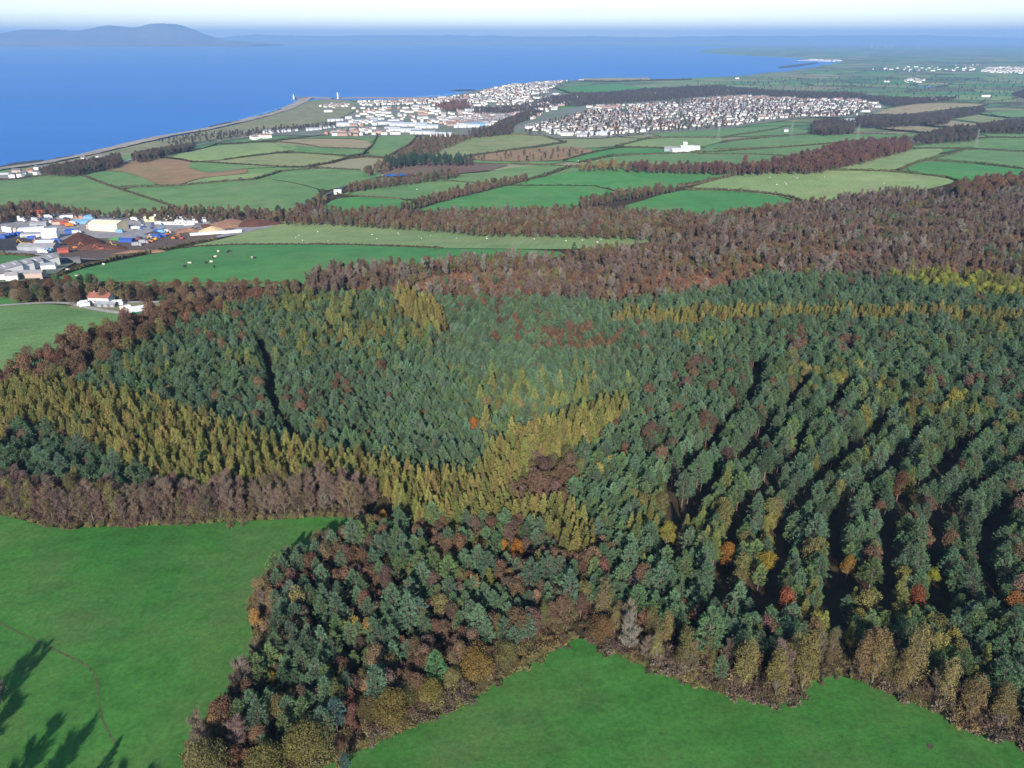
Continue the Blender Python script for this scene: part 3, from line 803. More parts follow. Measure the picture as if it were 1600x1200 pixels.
def crown_lobes(rng, H, rx, nlobe, low, squash=1.0):
    L = []
    for k in range(nlobe):
        a = rng.uniform(0, 6.3); q = math.sqrt(rng.uniform(0, 1)) * 0.68
        z = low + (H - low) * rng.uniform(0.22, 0.86)
        s = 1 - 0.45 * ((z - low) / (H - low)) ** 2
        L.append((math.cos(a) * rx * q * s, math.sin(a) * rx * q * s, z, rx * rng.uniform(0.34, 0.56)))
    L.append((0, 0, H - rx * 0.42, rx * 0.5))
    return L
def broadleaf(seed, H=9.0, rx=2.6, nlobe=14, nleaf=3600, low=-0.1, size=0.28, holes=0.32, rz=1.0, pale=False):
    rng = np.random.default_rng(seed)
    lobes = crown_lobes(rng, H, rx, nlobe, low)
    wood = [limb((0, 0, -0.8), (0.05, 0.05, H * 0.45), 0.2, 0.12, 6), limb((0.05, 0.05, H * 0.45), (0, 0, H * 0.86), 0.12, 0.03, 5)]
    P, N = [], []
    per = int(nleaf / len(lobes))
    for (x, y, z, r) in lobes:
        wood.append(limb((0.03, 0.03, max(1.2, z * 0.5)), (x, y, z + r * 0.3), 0.08, 0.02, 4))
        d = unit(rng.normal(0, 1, (per, 3))); d[:, 2] = np.where(d[:, 2] < -0.45, -d[:, 2], d[:, 2])
        rad = r * rng.uniform(0.62, 1.12, per)
        p = np.array([x, y, z]) + d * rad[:, None] * np.array([1, 1, rz])
        # ragged holes
        h = np.sin(p[:, 0] * 2.7 + seed) * np.sin(p[:, 1] * 2.9 + 1.3 * seed) * np.sin(p[:, 2] * 2.3)
        keep = h > -0.5 + holes
        keep |= rng.random(per) < 0.3
        P.append(p[keep]); N.append(d[keep])
    P = np.concatenate(P); N = np.concatenate(N)
    return merge(wood), leaves(P, N, size, rng, 0.75)

def bare(seed, H=10.0, rx=1.9, ntw=1500, low=1.6, wid=0.06):
    """leafless tree: trunk, rising limbs and a haze of fine twigs"""
    rng = np.random.default_rng(seed)
    wood = [limb((0, 0, -0.8), (0.15, 0.1, H * 0.5), 0.16, 0.10, 6), limb((0.15, 0.1, H * 0.5), (0.1, -0.1, H * 0.95), 0.10, 0.02, 5)]
    tips, dirs = [], []
    for k in range(26):
        z = low + (H * 0.85 - low) * rng.uniform(0, 1)
        a = rng.uniform(0, 6.3); t = (z - low) / (H - low)
        ln = rx * (1.35 - 0.8 * t) * rng.uniform(0.7, 1.15)
        tip = np.array([math.cos(a) * ln * 0.75, math.sin(a) * ln * 0.75, z + ln * rng.uniform(0.7, 1.3)])
        tip[2] = min(tip[2], H)
        wood.append(limb((0.1, 0.05, z), tip, 0.05, 0.014, 3))
        m = ntw // 26
        q = rng.uniform(0.25, 1.05, m)
        c = np.array([0.1, 0.05, z])[None] * (1 - q[:, None]) + tip[None] * q[:, None] + rng.normal(0, 0.16, (m, 3))
        tips.append(c); d = unit((tip - np.array([0.1, 0.05, z])))
        dirs.append(np.repeat(d[None], m, 0) + np.array([0, 0, 0.5]))
    P = np.concatenate(tips); D = np.concatenate(dirs)
    return merge(wood), spikes(P, unit(D), 0.85, wid, rng, 1, 0.55)

def shrub(seed):
    rng = np.random.default_rng(seed)
    n = 520
    cl = rng.normal(0, 0.75, (9, 3)); cl[:, 2] = np.abs(cl[:, 2]) * 0.5; cr_ = rng.uniform(0.25, 0.6, 9)
    w = rng.integers(0, 9, n)
    d = unit(rng.normal(0, 1, (n, 3))); d[:, 2] = np.abs(d[:, 2])
    P = cl[w] + d * (cr_[w] * rng.uniform(0.4, 1.15, n))[:, None]
    V1, F1 = leaves(P, d, 0.20, rng, 0.9)
    V2, F2 = spikes(P[:260] * np.array([0.8, 0.8, 0.5]), unit(d[:260] * 0.6 + np.array([0, 0, 0.9])), 0.85, 0.045, rng, 1, 0.35)
    return limb((0, 0, -0.4), (0, 0, 0.9), 0.06, 0.02, 4), merge([(V1, F1), (V2, F2)])
def tussock(seed):
    rng = np.random.default_rng(seed)
    n = 60
    P = np.concatenate([rng.normal(0, 0.28, (n, 2)), np.zeros((n, 1)) - 0.05], 1)
    D = np.tile(np.array([[0, 0, 1.0]]), (n, 1)) + np.concatenate([P[:, :2] * 0.8, np.zeros((n, 1))], 1)
    return limb((0, 0, -0.1), (0, 0, 0.1), 0.02, 0.01, 3), spikes(P, unit(D), 0.75, 0.10, rng, 2, 0.25)

KIND = {}
def make_kind(name, fn, seeds, wood_mat, leaf_mat, **kw):
    col = bpy.data.collections.new('src_' + name)
    vs_ = []
    for s in seeds:
        (wv, wf), (lv, lf) = fn(s, **kw) if kw else fn(s)
        trunk = mesh_np('trunk', wv, wf, [wood_mat]); crown = mesh_np('crown', lv, lf, [leaf_mat])
        V, F = merge([(wv, wf), (lv, lf)])
        both = mesh_np(name, V, F, [wood_mat, leaf_mat], np.concatenate([np.zeros(len(wf)), np.ones(len(lf))]))
        so = bpy.data.objects.new('src_' + name, both); col.objects.link(so)
        vs_.append((trunk, crown))
    KIND[name] = dict(col=col, variants=vs_, n=len(vs_))
make_kind('pine_tree', pine, (1, 2, 3, 4, 5), M['bark'], M['needle'])
make_kind('larch_tree', larch, (11, 12, 13, 14), M['bark'], M['needle'])
make_kind('broadleaf_tree', broadleaf, (21, 22, 23, 24, 25), M['bark'], M['leaf'])
make_kind('oak_tree', broadleaf, (31, 32, 33), M['bark'], M['leaf'], H=9.5, rx=4.4, nlobe=28, nleaf=11000, low=-0.6, size=0.26, holes=0.38)
make_kind('tall_tree', broadleaf, (41, 42, 43, 44, 45), M['greybark'], M['leaf'], H=13.0, rx=2.6, nlobe=24, nleaf=6000, low=-0.6, size=0.22, holes=0.42, rz=1.5)
make_kind('bare_tree', bare, (51, 52, 53, 54), M['greybark'], M['twig'], ntw=2600, low=0.5, wid=0.075)
make_kind('shrub', shrub, (61, 62, 63), M['bark'], M['leaf'])
make_kind('tussock', tussock, (71, 72), M['bark'], M['leaf'])

# ---- masses of trees: points that carry one instance each
def scatter_group(col):
    ng = bpy.data.node_groups.new('scatter_' + col.name, 'GeometryNodeTree')
    ng.interface.new_socket('Geometry', in_out='INPUT', socket_type='NodeSocketGeometry')
    ng.interface.new_socket('Geometry', in_out='OUTPUT', socket_type='NodeSocketGeometry')
    n, l = ng.nodes, ng.links
    gi = n.new('NodeGroupInput'); go = n.new('NodeGroupOutput')
    ci = n.new('GeometryNodeCollectionInfo'); ci.inputs[0].default_value = col
    ci.inputs['Separate Children'].default_value = True; ci.inputs['Reset Children'].default_value = True
    ip = n.new('GeometryNodeInstanceOnPoints'); ip.inputs['Pick Instance'].default_value = True
    def attr(nm, ty):
        a = n.new('GeometryNodeInputNamedAttribute'); a.data_type = ty; a.inputs[0].default_value = nm
        return a.outputs[0]
    l.new(gi.outputs[0], ip.inputs['Points']); l.new(ci.outputs[0], ip.inputs['Instance'])
    l.new(attr('idx', 'INT'), ip.inputs['Instance Index'])
    l.new(attr('rot', 'FLOAT_VECTOR'), ip.inputs['Rotation']); l.new(attr('size', 'FLOAT_VECTOR'), ip.inputs['Scale'])
    l.new(ip.outputs[0], go.inputs[0])
    return ng
GN = {}
def mass(name, label, cat, col, P, rot, size, idx, tint, tint_roof=None):
    """ONE object of kind stuff: P (n,3), rot (n,3), size (n,3), idx (n,), tint (n,3)"""
    me = bpy.data.meshes.new(name)
    me.vertices.add(len(P)); me.vertices.foreach_set('co', np.ascontiguousarray(P, np.float32).ravel())
    for nm, ty, arr, key in (('rot', 'FLOAT_VECTOR', rot, 'vector'), ('size', 'FLOAT_VECTOR', size, 'vector'), ('tint', 'FLOAT_VECTOR', tint, 'vector'), ('tint_roof', 'FLOAT_VECTOR', tint_roof, 'vector')):
        if arr is None: continue
        a = me.attributes.new(nm, ty, 'POINT'); a.data.foreach_set(key, np.ascontiguousarray(arr, np.float32).ravel())
    a = me.attributes.new('idx', 'INT', 'POINT'); a.data.foreach_set('value', np.ascontiguousarray(idx, np.int32))
    o = link(name, me)
    if col.name not in GN: GN[col.name] = scatter_group(col)
    md = o.modifiers.new('scatter', 'NODES'); md.node_group = GN[col.name]
    return tag(o, label, cat, kind='stuff')

# ---- where trees stand --------------------------------------------------------------
LARCH_BAND = [(-200, 600), (0, 600), (40, 590), (103, 592), (155, 606), (223, 612), (309, 638), (378, 662), (464, 689), (550, 703), (605, 710), (622, 727), (742, 727), (773, 694), (852, 656), (901, 651), (955, 624), (980, 626),
              (976, 645), (932, 678), (914, 694), (835, 710), (822, 735), (804, 752), (800, 766), (822, 772), (870, 775), (925, 790), (936, 858), (882, 860), (868, 832), (832, 812), (812, 802), (740, 802), (640, 800), (622, 778), (600, 770), (550, 768),
              (447, 768), (361, 766), (326, 755), (275, 741), (223, 727), (165, 702), (113, 672), (58, 648), (0, 650), (-200, 640)]
LARCH_WEDGE = [(612, 456), (640, 452), (668, 468), (700, 492), (694, 502), (650, 499), (632, 480)]
LARCH_STRIP = [(955, 494), (990, 486), (1130, 481), (1300, 479), (1450, 483), (1600, 488), (1750, 492), (1750, 504), (1600, 501), (1300, 496), (1100, 498), (960, 501)]
YELLOW_STRIP = [(1385, 431), (1462, 425), (1600, 438), (1750, 446), (1750, 470), (1600, 462), (1480, 449), (1394, 438)]
BROWN_PATCH = [(800, 748), (830, 714), (886, 702), (905, 735), (890, 772), (830, 773), (797, 766)]
PINE_LEFT = [(-200, 641), (0, 651), (58, 649), (113, 673), (165, 703), (223, 728), (275, 742), (326, 756), (365, 768), (360, 790), (-200, 790)]
CENTRE = [(103, 592), (160, 560), (200, 540), (250, 516), (300, 494), (350, 476), (430, 462), (520, 452), (612, 454), (700, 462), (860, 459), (960, 468), (955, 494), (1000, 502), (1105, 500), (1082, 560), (980, 628), (955, 624), (901, 651), (852, 656), (773, 694),
          (742, 727), (622, 727), (605, 710), (550, 703), (464, 689), (378, 662), (309, 638), (223, 612), (155, 606)]
RIDGE = [(950, 482), (1000, 466), (1090, 456), (1200, 430), (1280, 426), (1390, 438), (1480, 449), (1600, 463), (1750, 470), (1750, 492), (1600, 488), (1300, 479), (1130, 481), (990, 486), (955, 494)]
RIGHT = [(980, 626), (1082, 560), (1105, 499), (1300, 496), (1600, 500), (1760, 503), (1800, 1320), (1250, 1180), (930, 1010), (900, 985), (936, 858), (925, 790), (870, 775), (890, 772), (905, 735), (886, 702), (914, 694), (976, 645)]
SPUR = [(628, 800), (740, 802), (812, 802), (868, 832), (882, 860), (936, 858), (915, 990), (800, 1075), (600, 1180), (400, 1300), (240, 1300), (270, 1150), (380, 990), (375, 930), (410, 885), (560, 815)]
RUST = [(-200, 602), (-200, 590), (0, 572), (45, 556), (60, 543), (130, 518), (165, 506), (215, 490), (260, 478), (336, 463), (430, 456), (430, 464), (350, 477), (300, 495), (250, 517), (200, 541), (160, 561), (103, 593), (40, 591), (0, 601)]
RIDES = [[(1040, 860), (1050, 752), (1084, 715), (1146, 649), (1187, 594), (1180, 560)], [(1045, 870), (1057, 821), (1074, 794), (1110, 750), (1150, 715), (1180, 687), (1205, 653), (1239, 622), (1256, 591)],
         [(1118, 950), (1136, 852), (1163, 783), (1205, 742), (1239, 715), (1256, 673), (1291, 646), (1325, 601)], [(1195, 960), (1211, 886), (1218, 821), (1242, 787), (1273, 752), (1311, 718), (1346, 687), (1366, 666), (1407, 629)],
         [(1302, 960), (1304, 886), (1308, 801), (1339, 766), (1366, 745), (1394, 721), (1411, 701), (1442, 666)], [(1390, 960), (1387, 869), (1390, 828), (1411, 773), (1438, 759), (1473, 728), (1500, 694), (1545, 663)],
         [(1478, 950), (1459, 869), (1462, 818), (1485, 785), (1514, 766), (1559, 739), (1610, 700)], [(1545, 930), (1538, 859), (1548, 821), (1586, 780), (1640, 745)], [(400, 525), (415, 545), (421, 562), (426, 611), (430, 632), (443, 653), (467, 687)]]
def ride_world(r): return [tuple(p) for p in unproj(r, 5.0)]
W_RIDES = [ride_world(r) for r in RIDES]
def resample(P, n=14):
    P = np.array(P); L = np.concatenate([[0], np.cumsum(np.linalg.norm(np.diff(P, axis=0), axis=1))]); t = np.linspace(0, L[-1], n)
    return np.stack([np.interp(t, L, P[:, 0]), np.interp(t, L, P[:, 1])], 1)
RIDE_HALF = [2.0 if i == 8 else 2.5 for i in range(len(W_RIDES))]
for a_r, b_r in zip(W_RIDES[1:7], W_RIDES[2:8]):
    W_RIDES.append([tuple(p) for p in (resample(a_r) + resample(b_r)) / 2]); RIDE_HALF.append(0.75)

def grid_pts(poly_w, s, jit=0.36, ang=None):
    P = np.asarray(poly_w); lo, hi = P.min(0) - 5, P.max(0) + 5
    ang = 0.4 if ang is None else ang
    c = (lo + hi) / 2; rad = np.linalg.norm(hi - lo) / 2
    n = int(rad / s) + 2
    i, j = np.meshgrid(np.arange(-n, n), np.arange(-n, n))
    x = (i + 0.5 * (j % 2)).ravel() * s; y = j.ravel() * s * 0.88
    x = x + RNG.uniform(-jit, jit, x.shape) * s; y = y + RNG.uniform(-jit, jit, y.shape) * s
    X = c[0] + x * math.cos(ang) - y * math.sin(ang); Y = c[1] + x * math.sin(ang) + y * math.cos(ang)
    k = (X > lo[0]) & (X < hi[0]) & (Y > lo[1]) & (Y < hi[1])
    return X[k], Y[k]
TREES = []     # (kind, x, y, size, tint, zone)
def tone(base, n, v=0.18, hue=0.045):
    b = np.asarray(base)[None] * (1 + RNG.normal(0, v, (n, 1))).clip(0.55, 1.6)
    return b * (1 + RNG.normal(0, hue, (n, 3)))
PINE_T = (0.084, 0.146, 0.074); PINE_B = (0.090, 0.152, 0.090); PINE_G = (0.102, 0.158, 0.060)
LARCH_T = (0.198, 0.178, 0.054); LARCH_G = (0.165, 0.172, 0.051); LARCH_O = (0.215, 0.172, 0.058)
BROWN_T = (0.125, 0.078, 0.048); RUST_T = (0.128, 0.070, 0.045); OLIVE_T = (0.125, 0.112, 0.044); OCHRE_T = (0.22, 0.145, 0.042); PLUM_T = (0.105, 0.069, 0.053)
YELLOW_T = (0.19, 0.17, 0.048); TWIG_T = (0.155, 0.115, 0.088); TWIG_P = (0.160, 0.105, 0.088)
def pick(opts, n):
    """opts [(weight, kind, tint, size)] -> arrays"""
    w = np.array([o[0] for o in opts], float); w /= w.sum()
    return RNG.choice(len(opts), n, p=w)
def lownoise(x, y, s, ph=0.0):
    return np.sin(x / s + ph) * np.cos(y / (s * 1.2) + 1.7 * ph) + 0.6 * np.sin((x + y) / (s * 0.6) + 2 * ph) + 0.4 * np.sin((x - 2 * y) / (s * 0.8))
def zone(name, poly, s, opts, canopy=8.0, spread=0.2, front=7.0, rides=True, clump=None, without=None):
    pw = unproj(poly, canopy)
    X, Y = grid_pts(pw, s)
    Z = height(X, Y)
    px, py = project(X, Y, Z + canopy)
    k = pip(px, py, poly)
    if without is not None: k &= ~pip(px, py - 3, without)
    X, Y, Z = X[k], Y[k], Z[k]
    k = ~(pip(X, Y, W_LEFT) | pip(X, Y, W_LOWER))
    k &= (seg_dist(X, Y, [tuple(p) for p in W_LEFT], True) > front) & (seg_dist(X, Y, [tuple(p) for p in W_LOWER], True) > front)
    if rides:
        for ri, r in enumerate(W_RIDES):
            k &= seg_dist(X, Y, r) > RIDE_HALF[ri] + RNG.normal(0, 0.3, len(X))
    X, Y = X[k], Y[k]
    if clump is not None:
        f = lownoise(X, Y, clump[0], clump[1]) + RNG.normal(0, 0.8, len(X))
        order = np.argsort(np.argsort(f)) / max(1, len(f))
        w = np.cumsum([o[0] for o in opts]); w = w / w[-1]
        ch = np.searchsorted(w, order, 'right').clip(0, len(opts) - 1)
    else:
        ch = pick(opts, len(X))
    for i, (w, kind, tint, size) in enumerate(opts):
        q = np.where(ch == i)[0]
        tt = tone(tint, len(q)); sz = size * (1 + RNG.normal(0, spread, len(q))).clip(0.6, 1.5)
        for a, t, z_ in zip(q, tt, sz):
            TREES.append((kind, X[a], Y[a], z_, t, name))
zone('larch_band', LARCH_BAND, 2.55, [(5, 'larch_tree', LARCH_T, 0.62), (5, 'larch_tree', LARCH_G, 0.61), (1.4, 'larch_tree', LARCH_O, 0.63), (0.4, 'pine_tree', PINE_G, 0.6)], 6.8, 0.1, rides=False, front=9)
zone('larch_arm', [(742, 727), (773, 690), (852, 652), (901, 647), (955, 620), (984, 622), (978, 642), (930, 672), (912, 688), (835, 704), (800, 735), (760, 745)], 2.7, [(4, 'larch_tree', LARCH_T, 0.80), (4, 'larch_tree', LARCH_G, 0.80), (1, 'larch_tree', LARCH_O, 0.78)], 8.0, 0.1, rides=False)
zone('larch_wedge', LARCH_WEDGE, 2.8, [(5, 'larch_tree', LARCH_T, 0.7), (2, 'larch_tree', LARCH_O, 0.7)], 7.0, rides=False)
zone('larch_strip', LARCH_STRIP, 2.8, [(4, 'larch_tree', LARCH_T, 0.66), (2, 'larch_tree', LARCH_O, 0.66), (3, 'larch_tree', LARCH_G, 0.66)], 6.5, 0.1, rides=False)
zone('yellow_strip', YELLOW_STRIP, 4.5, [(4, 'broadleaf_tree', (0.20, 0.22, 0.045), 0.8), (2, 'larch_tree', LARCH_G, 0.7)], 5.0, rides=False)
zone('brown_patch', BROWN_PATCH, 3.4, [(5, 'broadleaf_tree', PLUM_T, 0.8), (4, 'broadleaf_tree', BROWN_T, 0.8), (2, 'broadleaf_tree', OLIVE_T, 0.8)], 6.0, rides=False)
zone('pine_left', PINE_LEFT, 2.45, [(6, 'pine_tree', PINE_B, 0.54), (4, 'pine_tree', PINE_T, 0.54), (1, 'broadleaf_tree', BROWN_T, 0.7), (0.3, 'larch_tree', LARCH_O, 0.7)], 8.0, front=9)
zone('centre', CENTRE, 2.2, [(0.25, 'broadleaf_tree', (0.13, 0.075, 0.045), 0.72), (0.5, 'broadleaf_tree', BROWN_T, 0.72), (5, 'pine_tree', PINE_T, 0.50), (8, 'pine_tree', PINE_B, 0.50), (4, 'pine_tree', PINE_G, 0.48), (0.4, 'larch_tree', LARCH_G, 0.7), (0.4, 'broadleaf_tree', OLIVE_T, 0.75)], 6.5, clump=(34, 1.0), without=[(612, 458), (640, 452), (672, 468), (706, 494), (700, 512), (650, 512), (628, 486)])
zone('ridge', RIDGE, 2.7, [(6, 'pine_tree', PINE_T, 0.58), (6, 'pine_tree', PINE_B, 0.58), (0.3, 'broadleaf_tree', BROWN_T, 0.75)], 6.5)
zone('right', RIGHT, 2.4, [(1.1, 'broadleaf_tree', BROWN_T, 0.78), (0.35, 'broadleaf_tree', RUST_T, 0.8), (0.6, 'broadleaf_tree', PLUM_T, 0.78), (8, 'pine_tree', PINE_T, 0.59), (6, 'pine_tree', PINE_B, 0.59), (3, 'pine_tree', PINE_G, 0.58), (0.5, 'broadleaf_tree', YELLOW_T, 0.78), (0.5, 'broadleaf_tree', OLIVE_T, 0.85), (0.5, 'larch_tree', LARCH_G, 0.6)], 6.8, clump=(21, 2.0), front=8)
zone('spur', SPUR, 2.65, [(4.6, 'broadleaf_tree', BROWN_T, 0.66), (3.0, 'broadleaf_tree', RUST_T, 0.64), (2.8, 'broadleaf_tree', PLUM_T, 0.64), (1.4, 'broadleaf_tree', OLIVE_T, 0.7), (5, 'pine_tree', PINE_B, 0.61), (2.5, 'pine_tree', PINE_T, 0.60), (1.8, 'pine_tree', PINE_G, 0.61), (0.35, 'broadleaf_tree', OCHRE_T, 0.65)], 6.0, clump=(8, 0.4), front=4)
zone('rust', RUST, 5.0, [(4, 'broadleaf_tree', RUST_T, 1.05), (4, 'broadleaf_tree', BROWN_T, 1.05), (2, 'broadleaf_tree', OLIVE_T, 1.0), (1, 'oak_tree', BROWN_T, 0.8)], 7.0)

# edges of the near wood: walk the field outlines
def walk(W, i_from, i_to, step, off0, off1, rows=1):
    """points along the outline between two photograph points, off metres into the wood"""
    W = np.asarray(W); P = densify(W, 1.0)
    a = np.argmin(np.linalg.norm(P - unproj([i_from])[0], axis=1)); b = np.argmin(np.linalg.norm(P - unproj([i_to])[0], axis=1))
    if b < a: a, b = b, a
    Q = P[a:b + 1]
    T = np.gradient(Q, axis=0); T /= np.linalg.norm(T, axis=1)[:, None]
    N = np.stack([-T[:, 1], T[:, 0]], 1)
    mid = Q + N * 1.0
    if pip(mid[:, 0], mid[:, 1], W).mean() > 0.5: N = -N
    L = np.concatenate([[0], np.cumsum(np.linalg.norm(np.diff(Q, axis=0), axis=1))])
    out = []
    s = 0.0
    while s < L[-1]:
        k = np.searchsorted(L, s)
        for r in range(rows):
            out.append(Q[k] + N[k] * (off0 + (off1 - off0) * (r + RNG.uniform(0, 1)) / rows) + T[k] * RNG.normal(0, 0.3 * step))
        s += step * RNG.uniform(0.7, 1.3)
    out = np.array(out)
    k = ~(pip(out[:, 0], out[:, 1], W_LEFT) | pip(out[:, 0], out[:, 1], W_LOWER))
    if off0 >= 0: k &= (seg_dist(out[:, 0], out[:, 1], [tuple(p) for p in W_LEFT], True) > 0.15) & (seg_dist(out[:, 0], out[:, 1], [tuple(p) for p in W_LOWER], True) > 0.15)
    return out[k]
def edge(name, W, a, b, step, off0, off1, opts, rows=1, spread=0.15):
    P = walk(W, a, b, step, off0, off1, rows)
    ch = pick(opts, len(P))
    for p, c in zip(P, ch):
        w, kind, tint, size = opts[c]
        if kind == 'shrub': size *= random.uniform(0.5, 1.35)
        TREES.append((kind, p[0], p[1], size * (1 + RNG.normal(0, spread)), tone(tint, 1)[0], name))
edge('birch_edge', W_LEFT, (-150, 798), (566, 812), 1.55, 1.6, 9.0, [(6, 'bare_tree', TWIG_T, 0.85), (4, 'bare_tree', TWIG_P, 0.85), (1.2, 'bare_tree', (0.13, 0.11, 0.055), 0.8), (1.0, 'broadleaf_tree', (0.12, 0.095, 0.05), 0.6), (0.5, 'tall_tree', OLIVE_T, 0.7)], 3)
edge('spur_edge', W_LEFT, (560, 834), (395, 975), 2.6, 1.0, 8.0, [(3, 'broadleaf_tree', (0.125, 0.10, 0.05), 0.7), (2, 'broadleaf_tree', BROWN_T, 0.65), (2, 'bare_tree', TWIG_T, 0.7), (2, 'shrub', OLIVE_T, 1.6)], 3)
edge('spur_edge', W_LEFT, (393, 985), (285, 1190), 3.0, 1.0, 7.5, [(3, 'broadleaf_tree', BROWN_T, 0.8), (2, 'oak_tree', OLIVE_T, 0.55), (2, 'bare_tree', TWIG_T, 0.8), (1, 'broadleaf_tree', OCHRE_T, 0.7)], 2)
edge('oak_edge', W_LOWER, (480, 1208), (905, 994), 4.2, 2.0, 8.0, [(4, 'oak_tree', OLIVE_T, 0.62), (2, 'oak_tree', (0.14, 0.12, 0.045), 0.55), (2, 'broadleaf_tree', BROWN_T, 0.8), (1, 'tall_tree', OLIVE_T, 0.6)], 1)
edge('oak_edge', W_LOWER, (480, 1208), (905, 994), 0.85, 0.2, 4.5, [(4, 'shrub', (0.14, 0.115, 0.05), 1.3), (3, 'shrub', (0.12, 0.092, 0.068), 1.2), (1, 'shrub', OCHRE_T, 0.9)], 1, 0.3)
edge('ash_edge', W_LOWER, (912, 995), (1760, 1212), 3.1, 1.6, 8.0, [(4, 'tall_tree', (0.145, 0.122, 0.05), 0.68), (3, 'tall_tree', (0.132, 0.10, 0.05), 0.62), (2.6, 'bare_tree', TWIG_T, 0.72), (1, 'broadleaf_tree', BROWN_T, 0.75), (3.2, 'pine_tree', PINE_T, 0.68)], 2, 0.26)
edge('ash_edge', W_LOWER, (912, 995), (1760, 1212), 0.85, 0.2, 4.5, [(3, 'shrub', (0.12, 0.088, 0.066), 1.35), (3, 'shrub', (0.145, 0.115, 0.05), 1.2), (2, 'shrub', (0.115, 0.07, 0.055), 1.3)], 1, 0.3)
edge('birch_edge', W_LEFT, (-150, 798), (566, 812), 0.85, 0.2, 4.5, [(3, 'shrub', (0.135, 0.105, 0.06), 1.0), (3, 'shrub', (0.115, 0.082, 0.06), 1.0)], 1, 0.3)

zone('spur_floor', SPUR, 3.0, [(3, 'shrub', (0.11, 0.07, 0.045), 1.5), (2, 'shrub', (0.12, 0.095, 0.045), 1.4), (1, 'shrub', (0.09, 0.05, 0.042), 1.5)], 2.0, 0.3, front=1.0)
zone('right_floor', [(900, 985), (1000, 950), (1760, 1060), (1800, 1320), (1250, 1180), (930, 1010)], 3.0, [(3, 'shrub', (0.10, 0.07, 0.048), 1.5), (2, 'shrub', (0.115, 0.09, 0.045), 1.4)], 2.0, 0.3, front=1.0)
